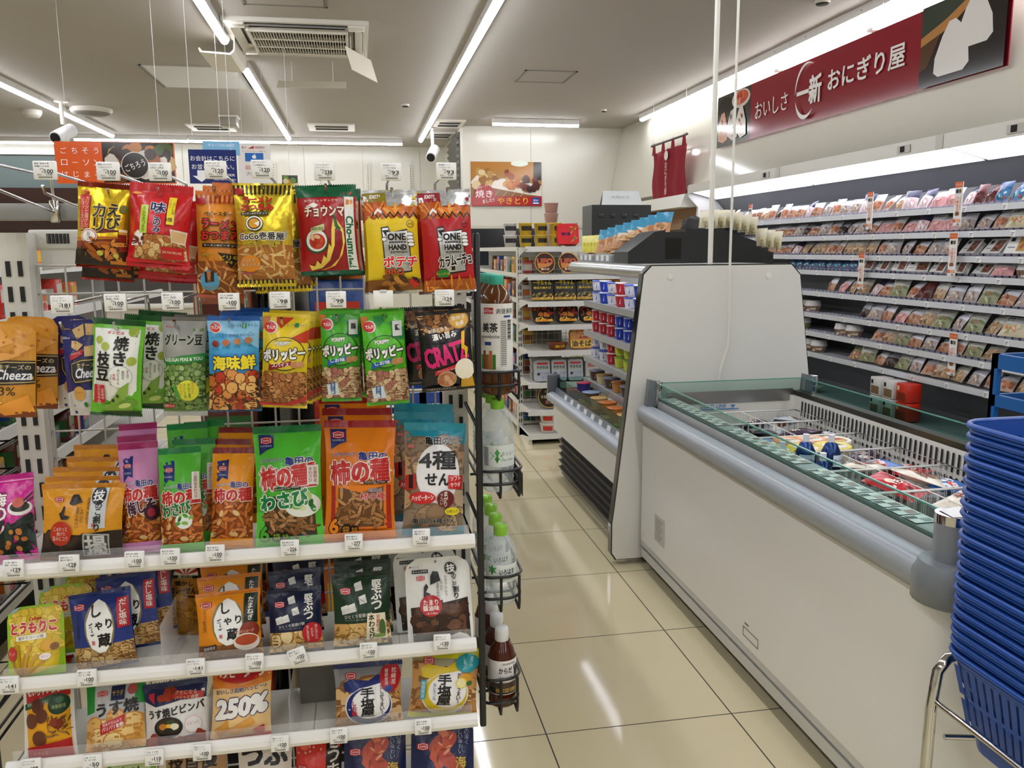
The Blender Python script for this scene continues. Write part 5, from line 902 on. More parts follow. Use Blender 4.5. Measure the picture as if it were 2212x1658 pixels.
bag('orange and red cracker bag reading 250% on the third shelf', ((-0.2679, 1.6150, 0.4873), (0.9995, -0.0049, -0.0314), (0.0313, 0.3266, 0.9447), 0.1198, 0.1531), 'f0ca8c', [
 (P, 'd8701c', 0, .66, 1, .8, 1, .98, 0, .98), (E, .45, .94, .48, .2, 'c02028'), (T, 'ハッピーターン', .47, .87, .13, 'f4ece4', {'w': .84, 'b': .06}), (P, 'e0801c', 0, .78, .5, .72, 1, .8, 1, .74, .5, .66, 0, .7), (T, 'おいしさ超絶ハッピー♪', .5, .66, .06, '2c2040', {'w': .86, 'r': .1, 'o': 'f0e8e0', 'b': .03}), (T, '250%', .52, .45, .22, 'f4f2ee', {'w': .86, 'b': .09, 'o': '241c5c', 'ow': .05, 'r': .12, 'k': .2}), (P, 'e4a850', .3, .16, .7, .32, .76, .24, .4, .08), (P, 'd89840', .06, .16, .3, .3, .3, .16, .16, .06), (P, 'b82024', .0, .0, 1, .0, 1, .1, 0, .04), (P, 'c82c2c', .72, .16, .9, .2, .9, .1, .74, .06)], .03, sc=('c02028', 'a81c24'), seal=(.04, .04))
def teshio(label, fr, c1, film, extra, sc):
    ops = [(B, .02, .06, .98, .6, 12, .24, .85, ['c89458', 'd8a868', 'b8844c', 'e0b880'], {'o': '8a5c30', 's': 4}), (K, .24, .82, .08), (E, .5, .36, .36, .31, 'e4e0e0'), (E, .5, .36, .34, .29, c1), (E, .53, .4, .29, .24, 'f0eeee'), (P, 'f0eeee', .4, .68, .72, .7, .8, .5, .5, .5), (P, c1, .12, .72, .22, .78, .5, .74, .64, .82, .72, .78, .7, .7, .5, .66, .36, .64, .26, .58, .14, .6), (T, '手塩屋', .48, .42, .15, '141210', {'v': 1, 'b': .07, 'w': .2}), (T, 'だしがうまい!', .7, .44, .065, '141210', {'v': 1, 'b': .04})]
    return bag(label, fr, film, ops+extra, .03, sc=sc, seal=(.05, .06))
teshio('clear salt cracker bag with navy ring on the third shelf', ((-0.0147, 1.6150, 0.4953), (0.9998, 0.0063, -0.0182), (0.0153, 0.3105, 0.9504), 0.1415, 0.1288), '1c2c74', '8a8a90', [(R, .0, .93, 1, 1, '24306c'), (E, .83, .76, .16, .22, 'b82430'), (T, '枕崎産', .88, .78, .085, 'f4e8e0', {'v': 1}), (T, '鰹節使用', .77, .77, .06, 'f4e8e0', {'v': 1}), (E, .8, .6, .06, .05, '2c4c94'), (T, 'しお', .28, .38, .08, 'b82430', {'v': 1, 'b': .05}), (E, .28, .26, .04, .04, 'b82430')], ('24306c', '4a4a50'))
teshio('yellow lemon salt cracker bag at the right of the third shelf', ((0.1362, 1.6150, 0.4868), (0.9938, -0.0145, -0.1098), (0.1093, 0.2895, 0.9509), 0.1456, 0.1382), 'd8bc20', 'a8a088', [(R, 0, .86, 1, 1, 'd0c828'), (R, 0, 0, 1, .07, 'c8c828'), (K, .24, .84, .075), (E, .82, .8, .18, .13, '2c98a4'), (T, '瀬戸内', .88, .82, .05, 'd8ecec', {'v': 1}), (T, 'レモン', .78, .8, .055, 'd8ecec', {'v': 1}), (E, .79, .6, .1, .06, 'd89c28'), (E, .73, .53, .085, .075, 'e8d868'), (E, .73, .53, .065, .058, 'f0e8b0'), (E, .86, .52, .05, .035, '3c6c34'), (T, '塩レモン味', .33, .4, .05, '24348c', {'v': 1}), (R, .12, .28, .2, .56, '3c9cb0'), (T, '期間限定', .16, .42, .06, 'e8f0f0', {'v': 1})], ('d0c828', 'c8c828'))

# ---- fourth shelf, tops only in view
bag('tan rice cracker bag low on the fourth shelf', ((-0.3688, 1.6350, 0.2864), (0.9999, 0.0081, -0.0122), (0.0093, 0.2929, 0.9561), 0.1250, 0.1707), 'b89064', [(K, .85, .9, .07), (T, '技自慢', .45, .78, .16, '241812', {'w': .8, 'b': .05}), (B, .05, .1, .95, .5, 14, .16, .7, ['a87848', '94683c'], {'s': 3})], .026, sc=('c8a87c', 'a88054'))
bag('lime topped snack bag low on the fourth shelf', ((-0.4929, 1.6350, 0.2948), (0.9999, 0.0103, -0.0074), (0.0046, 0.2522, 0.9677), 0.0958, 0.1586), '7ca848', [(R, .1, .7, .9, .92, 'c8d8a0'), (T, 'まめ', .5, .8, .12, '2c3c1c', {'w': .5, 'b': .04})], .026)
bag('white rice cracker bag with bold black lettering on the fourth shelf', ((-0.2310, 1.6250, 0.2647), (0.9999, 0.0088, -0.0143), (0.0110, 0.2978, 0.9546), 0.1119, 0.1679), 'dcd4cc', [(T, 'つぶ', .5, .8, .22, '1a1614', {'w': .84, 'b': .08}), (B, .05, .1, .95, .5, 30, .07, .8, ['e8dcc8', 'c8b090'], {'s': 3})], .026, sc=('e0d8d0', 'd0c8c0'))
bag('red and black salt cracker bag on the fourth shelf', ((-0.1249, 1.6250, 0.2591), (0.9994, -0.0127, -0.0312), (0.0335, 0.3009, 0.9531), 0.0988, 0.1662), 'd0342c', [(R, .66, 0, 1, 1, '1c1414'), (T, '塩うま', .82, .74, .2, 'd8d4cc', {'v': 1, 'b': .03}), (B, .06, .76, .6, .94, 12, .03, .7, ['e8a090'], {'s': 4}), (E, .2, .85, .1, .05, 'e86c54'), (K, .14, .6, .09)], .026, sc=('c42c24', 'c42c24'))
def shrimp(label, fr):
    return bag(label, fr, '1c2450', [(E, .5, .72, .24, .11, 'b84834', {'r': .5}), (E, .48, .6, .22, .09, 'c85c40', {'r': 1.2}), (E, .58, .53, .2, .08, 'b84834', {'r': 2.4}), (P, 'd87854', .3, .98, .5, .94, .6, .8, .48, .78), (B, .36, .5, .66, .82, 10, .06, .3, ['e89c7c', '943424'], {'s': 5}), (P, 'c85c40', .34, .72, .28, .56, .36, .5, .38, .6), (K, .18, .69, .09), (T, '海老の深く', .88, .83, .06, 'a8b0d0', {'v': 1}), (T, '香ばしい味わい', .78, .78, .055, 'a8b0d0', {'v': 1}), (T, '海老', .78, .42, .14, 'c8a83c', {'v': 1, 'b': .04}), (B, .1, .2, .9, .4, 8, .14, .4, ['7a3c2c', '8c4c34'], {'s': 4})], .026, shape='stand', seal=(0, 0), name='snack_pouch', cat='snack pouch')
shrimp('navy shrimp cracker pouch, left one on the fourth shelf', ((-0.0083, 1.6250, 0.2571), (0.9995, -0.0046, -0.0320), (0.0319, 0.2940, 0.9553), 0.1293, 0.1701))
shrimp('navy shrimp cracker pouch, right one nearest the aisle on the fourth shelf', ((0.1317, 1.6150, 0.2557), (0.9986, -0.0077, -0.0520), (0.0520, 0.2933, 0.9546), 0.1337, 0.1705))

# ================================================================ black side rack with drink bottles
BLK = mat('17181a', 'satin')
RO = Vector((.222, 1.63, 0)); rack = thing('bottle_rack', 'black wire bottle rack hung on the side of the snack gondola', 'bottle rack', RO)
def rpart(name, m, parent=None):
    o = m.build(name, parent or rack)
    if parent is None: o.location = -RO
    return o
rpart('post', MB().rbox(.217, 1.624, .455, .23, 1.637, 1.487, BLK, .003)); rpart('post', MB().rbox(.217, 1.86, .5, .23, 1.873, 1.42, BLK, .003))
for z in (1.30, .56): rpart('side_bar', MB().tube([(.2235, 1.63, z), (.2235, 1.866, z)], .0045, BLK, 6))
for z0, z1 in ((1.13, 1.05), (.93, .80), (.62, .49)): rpart('brace', MB().tube([(.213, 1.76, z0), (.2235, 1.66, z0-.03), (.2235, 1.635, z1)], .004, BLK, 6))
for z in (1.31, .95, .63): rpart('gondola_hook', MB().tube([(.223, 1.84, z), (.208, 1.842, z), (.204, 1.842, z-.03)], .004, BLK, 6))
def basket(z, w, h, y0=1.655, y1=1.93):
    """one tier: two loops round the bottles, front and side uprights, floor wires"""
    x0 = .232; x1 = x0+w; m = MB(); r = .0032; rad = w*.45
    def loop(zz, grow=0):
        P = [(x0, y1, zz)]
        for k in range(9): a = PI+PI/2*k/8; P.append((x0+.01+rad*.4+math.cos(a)*(rad*.4+.01), y0+rad*.4+math.sin(a)*rad*.4, zz))
        for k in range(13): a = 1.5*PI+PI/2*k/12; P.append((x1-rad+math.cos(a)*(rad+grow), y0+rad+math.sin(a)*rad, zz))
        P.append((x1+grow, y1, zz)); return P
    m.tube(loop(z+h, .003), r, BLK, 6); m.tube(loop(z+.022), r, BLK, 6)
    for fx in (.45, .93):
        x = x0+(x1-x0)*fx; yb = y0+(.0 if fx < .6 else .008)
        m.tube([(x, yb, z+h), (x, yb, z+.01), (x, yb+.006, z-.008), (x, yb+.02, z-.006), (x, y1, z-.004)], r, BLK, 6)
    for y in (1.76, 1.85): m.tube([(x1, y, z+h), (x1, y, z), (x1-.008, y, z-.006), (x0, y, z-.006)], r, BLK, 6)
    return rpart('tier_basket', m)
BT = [((0.2750, 1.6900, 1.1596)[2], .086, .05), ((0.2728, 1.6900, 0.9531)[2], .086, .05), ((0.2875, 1.6900, 0.7035)[2], .084, .07), ((0.2802, 1.6900, 0.4665)[2], .078, .075)]
for z, w, h in BT: basket(z, w, h)
m = MB().box(.319, 1.67, BT[1][0]-.01, .3205, 1.93, BT[1][0]+.04, BLK); rpart('side_plate', m)
# bottles
def wrap(mb, s, r, ang, z, h, m, w=None, off=0.02, vert=False, d=.0006):
    """lettering wrapped round a bottle; ang 0 faces the camera side"""
    ps = text_polys(s, 0, 0, h, w, 0, off, vert)
    for i, p in enumerate(ps):
        d += 2e-7; mb.add([((r+d)*math.sin(ang+a/r), -(r+d)*math.cos(ang+a/r), z+b) for a, b in p], [list(range(len(p)))], m)
def wquad(mb, r, a0, a1, z0, z1, m, d=.0004, n=6):
    for i in range(n):
        b0 = a0+(a1-a0)*i/n; b1 = a0+(a1-a0)*(i+1)/n
        mb.add([((r+d)*math.sin(b), -(r+d)*math.cos(b), z) for b, z in ((b0, z0), (b1, z0), (b1, z1), (b0, z1))], [(0, 1, 2, 3)], m, True)
def make_bottle(kind):
    """returns [(part name, mesh builder)] for one kind of drink bottle, base at z = 0"""
    parts = []
    if kind == 'tea':
        r, H = .033, .245; body = mat('5a3210', 'gloss'); lab = mat('ecebe8', 'print')
        parts.append(('body', MB().lathe([(0, .0), (.026, 0), (.032, .005), (.033, .012), (.0318, .02), (.033, .03), (.0318, .04), (.033, .05), (.033, .185), (.031, .197), (.024, .212), (.015, .224), (.0135, .232), (0, .232)], (0, 0, 0), body, 28)))
        g = MB().lathe([(.0333, .05), (.0335, .052), (.0335, .186), (.0333, .188)], (0, 0, 0), lab, 36)
        wquad(g, .0335, -1.0, -.35, .168, .18, mat('b82830', 'print')); wrap(g, '600ml', .0335, -.68, .174, .008, mat('f4ece8', 'print'), d=.0008); wrap(g, '爽健美茶', .0335, .42, .173, .011, INK, .04)
        wquad(g, .0335, .3, .8, .16, .164, mat('2c4c9c', 'print')); wrap(g, '美茶', .0335, -.6, .14, .019, INK, .034, off=.03, d=.0008); wrap(g, 'sokenbicha', .0335, -.62, .122, .007, INK)
        wquad(g, .0335, -.95, -.5, .104, .111, mat('24488c', 'print')); wquad(g, .0335, .05, .5, .06, .155, mat('d8d8d4', 'print'))
        for k in range(24): wquad(g, .0335, .1, .46, .064+k*.0038, .0655+k*.0038, mat('6a6a68', 'print'), .0007, 3)
        for k in range(16): wquad(g, .0335, .55, .85, .115+k*.0026, .1162+k*.0026+(k % 3)*.0004, INK, .0007, 3)
        for k, c in enumerate(('4a8a34', '7a3a18', '8a5a24', 'b86a3c', '3a7a2c')): wquad(g, .0335, -1.3+k*.22, -1.1+k*.22, .055, .085+.008*(k % 2), mat(c, 'print'), .0006, 3)
        parts.append(('label', g)); parts.append(('cap', MB().lathe([(.0142, .224), (.0152, .226), (.0152, .242), (.0142, .245), (0, .2455)], (0, 0, 0), mat('3cb8a0', 'satin'), 24)))
    elif kind == 'water':
        r = .034; body = mat('dfe8ea', 'pet'); pr = [(0, .003), (.02, 0), (.03, .003), (.0335, .012)]
        for k in range(9): pr += [(.034, .02+k*.012), (.0322, .026+k*.012)]
        pr += [(.034, .13), (.033, .15), (.028, .17), (.019, .185), (.0135, .192), (.0132, .2)]
        parts.append(('body', MB().lathe(pr, (0, 0, 0), body, 28)))
        g = MB(); wquad(g, .0345, -1.2, 1.2, .062, .112, mat('dde4e2', 'print'), n=18)
        for k in range(6):
            a = PI/2+PI*k/3; q = lambda rr, da: (rr*math.cos(a+da), rr*math.sin(a+da)); c = [(0, 0), q(.009, .5), q(.017, 0), q(.009, -.5)]
            g.add([(.0352*math.sin(-.2+x/.0345), -.0352*math.cos(-.2+x/.0345), .088+z) for x, z in c], [(0, 1, 2, 3)], mat(('3c9a3c', '2c7a30')[k % 2], 'print'))
        wrap(g, 'い・ろ・は・す', .0345, .55, .092, .01, INK, .03); wrap(g, '日本の天然水', .0345, .5, .078, .005, mat('3a6a3c', 'print'))
        for k in range(14): wquad(g, .0345, -1.1, -.75, .066+k*.003, .0674+k*.003, INK, .0007, 3)
        parts.append(('label', g)); parts.append(('cap', MB().lathe([(.014, .19), (.0148, .192), (.0148, .21), (.0135, .213), (0, .2135)], (0, 0, 0), mat('7cc030', 'satin'), 24)))
    elif kind == 'mini_water':
        body = mat('dfe8ea', 'pet'); pr = [(0, .003), (.02, 0), (.029, .003), (.0325, .012)]
        for k in range(4): pr += [(.033, .018+k*.01), (.0315, .023+k*.01)]
        pr += [(.033, .06), (.033, .1), (.032, .115), (.026, .135), (.017, .148), (.0132, .152), (.013, .16)]
        parts.append(('body', MB().lathe(pr, (0, 0, 0), body, 28)))
        g = MB(); wquad(g, .0333, -1.3, 1.3, .055, .093, mat('dde4e2', 'print'), n=18); wrap(g, 'いろはす', .0333, .25, .078, .012, INK, .034, off=.03); wrap(g, '日本の天然水', .0333, .2, .063, .005, mat('3a6a3c', 'print'))
        for k in range(6):
            a = PI/2+PI*k/3; q = lambda rr, da: (rr*math.cos(a+da), rr*math.sin(a+da)); c = [(0, 0), q(.006, .5), q(.012, 0), q(.006, -.5)]
            g.add([(.034*math.sin(-.75+x/.0333), -.034*math.cos(-.75+x/.0333), .082+z) for x, z in c], [(0, 1, 2, 3)], mat(('3c9a3c', '2c7a30')[k % 2], 'print'))
        parts.append(('label', g)); parts.append(('cap', MB().lathe([(.0142, .15), (.0152, .152), (.0152, .17), (.014, .1735), (0, .174)], (0, 0, 0), mat('8cc83c', 'satin'), 24)))
    else:
        body = mat('4a1c0c', 'gloss')
        parts.append(('body', MB().lathe([(0, .002), (.02, 0), (.028, .003), (.031, .01), (.0295, .02), (.031, .03), (.031, .095), (.0305, .11), (.025, .132), (.015, .146), (.0128, .15), (.0128, .158), (0, .158)], (0, 0, 0), body, 28)))
        g = MB().lathe([(.0312, .034), (.0315, .036), (.0315, .11), (.0312, .112)], (0, 0, 0), mat('e8e4e2', 'print'), 36)
        wquad(g, .0315, -1.6, 1.6, .05, .062, mat('4a3a30', 'print'), n=18); wquad(g, .0315, -1.6, 1.6, .036, .05, mat('241c18', 'print'), n=18); wquad(g, .0315, -.6, 1.0, .04, .049, mat('b8944c', 'print'), .0006)
        wrap(g, 'からだ', .0315, .1, .09, .013, INK, .03, .03, d=.0008); wrap(g, 'すこやか茶', .0315, .1, .073, .009, INK, .03, .02, d=.0008); wrap(g, 'W', .0315, 1.0, .085, .028, INK, .016, .06, d=.0008); wrap(g, '特定保健用食品', .0315, .35, .105, .004, INK, d=.0008); wrap(g, '国産発酵茶葉の香り', .0315, .1, .0445, .004, INK, .03, d=.0012)
        parts.append(('label', g)); parts.append(('cap', MB().lathe([(.0142, .148), (.0152, .15), (.0152, .172), (.0138, .177), (0, .1775)], (0, 0, 0), mat('e4e4e4', 'satin'), 24)))
    return parts
TIERS = [('tea', 'brown tea bottle with teal cap', 'top', 3, .037), ('water', 'clear water bottle with green cap', 'second', 3, .037), ('mini_water', 'small clear water bottle with lime cap', 'third', 4, .041), ('health', 'small dark tea bottle with white cap', 'bottom', 4, .041)]
for (kd, lb, tier, n, dx), (z, w, h) in zip(TIERS, BT):
    first = None
    for i in range(n):
        loc = (.235+dx, 1.695+i*.0705, z); lab = '%s, %s from front, %s tier of the black rack' % (lb, nth(i), tier)
        if first is None:
            first = thing('drink_bottle', lab, 'bottle', loc, group=None)
            for nm, mb in make_bottle(kd): mb.build(nm, first, fix=(nm != 'label'))
            if kd == 'water': first.scale = (1, 1, .92)
        else: dup(first, loc=loc, label=lab)
# two bottles of a second rack on the far side of the gondola, at the left edge of the picture
r2 = thing('bottle_rack', 'black wire bottle rack at the left edge beside the slotted upright', 'bottle rack', (-.74, 1.66, 0))
for z in (1.0, .74, .5):
    m = MB()
    for zz in (z, z+.06): m.tube([(.0, 0, zz), (-.1, 0, zz), (-.1, .25, zz), (0, .25, zz)], .0032, BLK, 6, True)
    for x in (-.02, -.08): m.tube([(x, 0, z+.06), (x, 0, z-.004), (x, .25, z-.004)], .0032, BLK, 6)
    m.tube([(0, .02, z+.06), (.035, .1, z+.12)], .0032, BLK, 6); m.build('tier_basket', r2)
MB().rbox(.0, -.006, .45, .012, .006, 1.3, BLK, .003).build('post', r2)
for i, z in enumerate((1.0, .74, .5)):
    o = dup([x for x in COL.objects if x.name.startswith('drink_bottle') and 'second tier' in x['label'] and 'first' in x['label']][0], loc=(-.79, 1.72, z), label='clear water bottle at the left edge on the %s tier of the left rack' % ('upper', 'middle', 'lower')[i])

# ================================================================ island freezer, end panel, baskets
FX0, FX1, FY0, FY1 = 1.225, 2.03, 1.52, 3.52
WHT = mat('ecebe6', 'satin'); RAIL = mat('a2a9b0', 'satin'); PLIN = mat('c9c9c6', 'satin'); GLS = mat('d6eae4', 'glass'); DARK = mat('23221f', 'satin')
FO = Vector((1.6, 2.5, 0)); fz = thing('island_freezer', 'white open-top island freezer with grey rail and glass rim', 'freezer', FO)
def fpart(name, m, parent=None, fix=True):
    o = m.build(name, parent or fz, fix=fix)
    if parent is None: o.location = -FO
    return o
def rr(x0, y0, x1, y1, r, n=6, corners=(1, 1, 1, 1)):
    """rounded rectangle outline"""
    out = []
    for i, (cx, cy, a) in enumerate(((x0, y0, PI), (x1, y0, 1.5*PI), (x1, y1, 0), (x0, y1, .5*PI))):
        rad = r if corners[i] else .004
        ox = cx+rad if cx == x0 else cx-rad; oy = cy+rad if cy == y0 else cy-rad
        out += [(ox+rad*math.cos(a+PI/2*k/n), oy+rad*math.sin(a+PI/2*k/n)) for k in range(n+1)]
    return out
def shell(mb, outer, z0, z1, m, smooth=True):
    n = len(outer); mb.add([(x, y, z0) for x, y in outer]+[(x, y, z1) for x, y in outer], [(i, (i+1) % n, n+(i+1) % n, n+i) for i in range(n)], m, smooth)
out = rr(FX0, FY0, FX1, FY1, .09, 8, (1, 1, 0, 0)); inn = rr(FX0+.1, FY0+.1, FX1-.1, FY1-.03, .03, 8)
m = MB(); shell(m, out, .14, .72, WHT); fpart('cabinet', m)
m = MB(); q = rr(FX0+.012, FY0+.012, FX1-.012, FY1, .08, 8, (1, 1, 0, 0))
shell(m, q, .05, .14, PLIN); shell(m, rr(FX0+.002, FY0+.002, FX1-.002, FY1, .088, 8, (1, 1, 0, 0)), .112, .138, PLIN)
shell(m, rr(FX0+.004, FY0+.004, FX1-.004, FY1, .086, 8, (1, 1, 0, 0)), .06, .1, PLIN); fpart('plinth', m)
fpart('base', MB().box(FX0+.06, FY0+.06, 0, FX1-.06, FY1-.02, .06, BK))
# inner tub
m = MB(); TUB = mat('dcdad2', 'satin'); shell(m, inn, .3, .79, TUB, False); m.add([(x, y, .3) for x, y in inn], [list(range(len(inn)))], TUB)
o2 = rr(FX0+.045, FY0+.045, FX1-.045, FY1-.005, .07, 8); n = len(o2); shell(m, o2, .72, .79, mat('b8b9b8', 'satin')); m.add([(x, y, .79) for x, y in o2]+[(x, y, .79) for x, y in inn], [(i, (i+1) % n, n+(i+1) % n, n+i) for i in range(n)], mat('b8b9b8', 'satin')); fpart('tub', m, fix=False)
def ring_rail(z0, z1, grow, m_):
    prof = [(0, z0), (grow*.7, z0+.004), (grow, (z0+z1)/2), (grow*.8, z1-.006), (.0, z1), (-.03, z1)]
    mb = MB(); base = rr(FX0, FY0, FX1, FY1, .09, 8, (1, 1, 0, 0)); n = len(base); vs = []
    cx, cy = (FX0+FX1)/2, (FY0+FY1)/2
    for g, z in prof:
        vs += [(x, y, z) for x, y in rr(FX0-g, FY0-g, FX1+g, FY1, .09+g, 8, (1, 1, 0, 0))]
    fs = [(j*n+i, j*n+(i+1) % n, (j+1)*n+(i+1) % n, (j+1)*n+i) for j in range(len(prof)-1) for i in range(n)]
    mb.add(vs, fs, m_, True); return mb
fpart('bumper_rail', ring_rail(.69, .765, .03, RAIL))
for cx in (FX0-.005, FX1+.005):
    fpart('corner_guard', MB().tube([(cx+(.045 if cx < 1.6 else -.045), FY0+.04, .672), (cx+(.045 if cx < 1.6 else -.045), FY0+.04, .682), (cx+(.045 if cx < 1.6 else -.045), FY0+.04, .745), (cx+(.045 if cx < 1.6 else -.045), FY0+.04, .77)], [.06, .083, .083, .07], mat('7f858a', 'satin'), 24))
    m = MB(); x = cx+(.05 if cx < 1.6 else -.05); m.tube([(x, FY0+.05, .765), (x, FY0+.05, .855)], [.042, .042], mat('8a9095', 'satin'), 20); p = fpart('corner_post', m)
    m = MB().tube([(x, FY0+.05, .855), (x, FY0+.05, .876)], [.0425, .0425], CH, 20); o = m.build('chrome_cap', p)
    MB().add([(x-.03, FY0+.02, .877), (x+.035, FY0+.015, .877), (x+.03, FY0+.08, .88), (x-.025, FY0+.075, .878)], [(0, 1, 2, 3)], mat('f0f0ee', 'satin')).build('paper', p)
# glass rim: long left pane, far pane, right pane
GZ0, GZ1 = .77, .868
edge = mat('5c9a88', 'gloss')
def pane(a, b, name='glass_pane'):
    a, b = Vector(a), Vector(b); d = (b-a).normalized(); nn = Vector((-d.y, d.x))*.003; U = lambda p, z: (p.x, p.y, z)
    m = MB().add([U(a, GZ0), U(b, GZ0), U(b, GZ1), U(a, GZ1)], [(0, 1, 2, 3)], GLS)
    m.add([U(a-nn, GZ1), U(b-nn, GZ1), U(b+nn, GZ1), U(a+nn, GZ1), U(a-nn, GZ1-.004), U(b-nn, GZ1-.004), U(b+nn, GZ1-.004), U(a+nn, GZ1-.004)], [(0, 1, 2, 3), (0, 1, 5, 4), (3, 2, 6, 7)], edge); return fpart(name, m)
pane((FX0+.05, FY0+.09), (FX0+.05, FY1-.03)); pane((FX0+.05, FY1-.03), (FX1-.05, FY1-.03)); pane((FX1-.05, FY0+.09), (FX1-.05, FY1-.03)); pane((FX0+.09, FY0+.05), (FX1-.09, FY0+.05))
for x in (FX0+.03, FX1-.03):
    m = MB().prism([(x-.03, .765), (x+.03, .765), (x+.024, .875), (x-.02, .885)], 1, FY1-.05, FY1-.012, mat('6f7478', 'satin')); fpart('far_post', m)
    fpart('post_plate', MB().rbox(x+.012, FY1-.053, .77, x+.04, FY1-.02, .878, CH, .003))
# steel band under the far glass, dark rim beside the slotted return
STEEL = mat('b0b0ae', 'steel')
fpart('steel_band', MB().box(FX0+.1, FY1-.034, .765, FX1-.1, FY1-.028, .82, STEEL))
fpart('dark_rim', MB().box(FX1-.1, FY0+.1, .792, FX1-.055, FY1-.03, .812, mat('5a554e', 'steel')))
m = MB(); gx = FX1-.105
m.add([(gx, FY0+.12, .64), (gx, FY1-.06, .64), (gx+.005, FY1-.06, .79), (gx+.005, FY0+.12, .79)], [(0, 1, 2, 3)], TUB)
for k in range(62):
    y = FY0+.16+k*.028; m.add([(gx-.002, y, .708), (gx-.002, y+.011, .708), (gx+.0005, y+.011, .775), (gx+.0005, y, .775)], [(0, 1, 2, 3)], BK)
    m.add([(gx-.003+.0005*math.cos(a), y+.006+.008*math.cos(a), .688+.008*math.sin(a)) for a in [PI*i/4 for i in range(8)]], [list(range(8))], BK)
fpart('air_return', m, fix=False)
# ledge with price strips behind the left glass
m = MB().box(FX0+.055, FY0+.1, .792, FX0+.128, FY1-.05, .8, mat('9aa4a0', 'satin')); fpart('label_ledge', m)
t = MB(); rng = random.Random(5); PS = mat('dfe9e2', 'print')
for k in range(26):
    y = FY0+.2+k*.064
    if k in (8, 17): continue
    t.add([(FX0+.06, y, .8025), (FX0+.122, y, .8025), (FX0+.122, y+.058, .8025), (FX0+.06, y+.058, .8025)], [(0, 1, 2, 3)], PS)
    t.add([(FX0+.09, y+.006, .803), (FX0+.116, y+.006, .803), (FX0+.116, y+.03, .803), (FX0+.09, y+.03, .803)], [(0, 1, 2, 3)], mat(('8a9a94', 'a88a78', '7a6a60', 'b0a090')[k % 4], 'print'))
    for q in range(4): t.add([(FX0+.064+.007*q, y+.03, .803), (FX0+.068+.007*q, y+.03, .803), (FX0+.068+.007*q, y+.05, .803), (FX0+.064+.007*q, y+.05, .803)], [(0, 1, 2, 3)], INK)
fpart('price_strip', t, fix=False)
# load line sign and sticker, scuff
m = MB(); flat_text(m, 'LOAD LINE', (FX0+.32, FY1-.036, .752), (1, 0, 0), (0, 0, 1), .016, mat('3c7cb8', 'print'), .12, .03); flat_poly(m, [(-.07, -.012), (.12, -.012), (.12, -.017), (-.07, -.017)], (FX0+.32, FY1-.036, .752), (1, 0, 0), (0, 0, 1), mat('3c7cb8', 'print'))
flat_poly(m, [(.08, .004), (.105, .004), (.0925, -.01)], (FX0+.32, FY1-.036, .752), (1, 0, 0), (0, 0, 1), mat('3c7cb8', 'print')); fpart('load_line_mark', m, fix=False)
S_ = Vector((FX0-.0008, 3.28, .26)); m = MB(); flat_poly(m, [(-.06, -.06), (.06, -.06), (.06, .06), (-.06, .06)], S_, (0, -1, 0), (0, 0, 1), mat('c8c6be', 'print'))
for k in range(9): flat_poly(m, [(-.05, .045-k*.011), (.04-.012*(k % 3), .045-k*.011), (.04-.012*(k % 3), .041-k*.011), (-.05, .041-k*.011)], S_+Vector((-.0006, 0, 0)), (0, -1, 0), (0, 0, 1), mat('8c8a84', 'print'))
fpart('rating_sticker', m, fix=False)
m = MB(); sc_ = mat('6a5a4c', 'matte'); yy = 2.47; zz = .17
for a, b, c, d in ((0, 0, .11, .003), (0, .03, .11, .033), (0, .0, .003, .033), (.107, 0, .11, .03), (.01, .045, .04, .05)): m.add([(FX0-.0008, yy-a, zz+b), (FX0-.0008, yy-c, zz+b), (FX0-.0008, yy-c, zz+d), (FX0-.0008, yy-a, zz+d)], [(0, 1, 2, 3)], sc_)
fpart('scuff_mark', m, fix=False)
# wire baskets with dividers inside the tub
GWH = mat('e6e6e2', 'satin'); bz = .45; bt = .735
BY = [FY0+.14+i*(FY1-FY0-.24)/7 for i in range(8)]
for i in range(7):
    y0, y1 = BY[i]+.004, BY[i+1]-.004; x0, x1 = FX0+.115, FX1-.125; c = Vector(((x0+x1)/2, (y0+y1)/2, bz))
    t = thing('wire_basket', 'white wire freezer basket, %s from the near end of the freezer' % nth(i), 'wire basket', c, group='wire baskets in the island freezer'); m = MB()
    for z, r in ((bt-bz, .003), (.16, .0018), (.0, .003)): m.tube([(x0-c.x, y0-c.y, z), (x1-c.x, y0-c.y, z), (x1-c.x, y1-c.y, z), (x0-c.x, y1-c.y, z)], r, GWH, 6, True)
    for k in range(24): x = x0-c.x+(x1-x0)*k/23; m.tube([(x, y0-c.y, bt-bz), (x, y0-c.y, 0), (x, y1-c.y, 0), (x, y1-c.y, bt-bz)], .0014, GWH, 4, caps=False)
    for k in range(1, 8): y = y0-c.y+(y1-y0)*k/8; m.tube([(x0-c.x, y, bt-bz), (x0-c.x, y, 0), (x1-c.x, y, 0), (x1-c.x, y, bt-bz)], .0014, GWH, 4, caps=False)
    m.build('wires', t)
    m = MB(); x = 0.02
    m.tube([(x, y0-c.y, bt-bz), (x, y1-c.y, bt-bz)], .002, GWH, 5)
    for k in range(6): y = y0-c.y+(y1-y0)*k/5; m.tube([(x, y, bt-bz), (x, y, 0)], .0014, GWH, 4)
    m.build('divider', t)
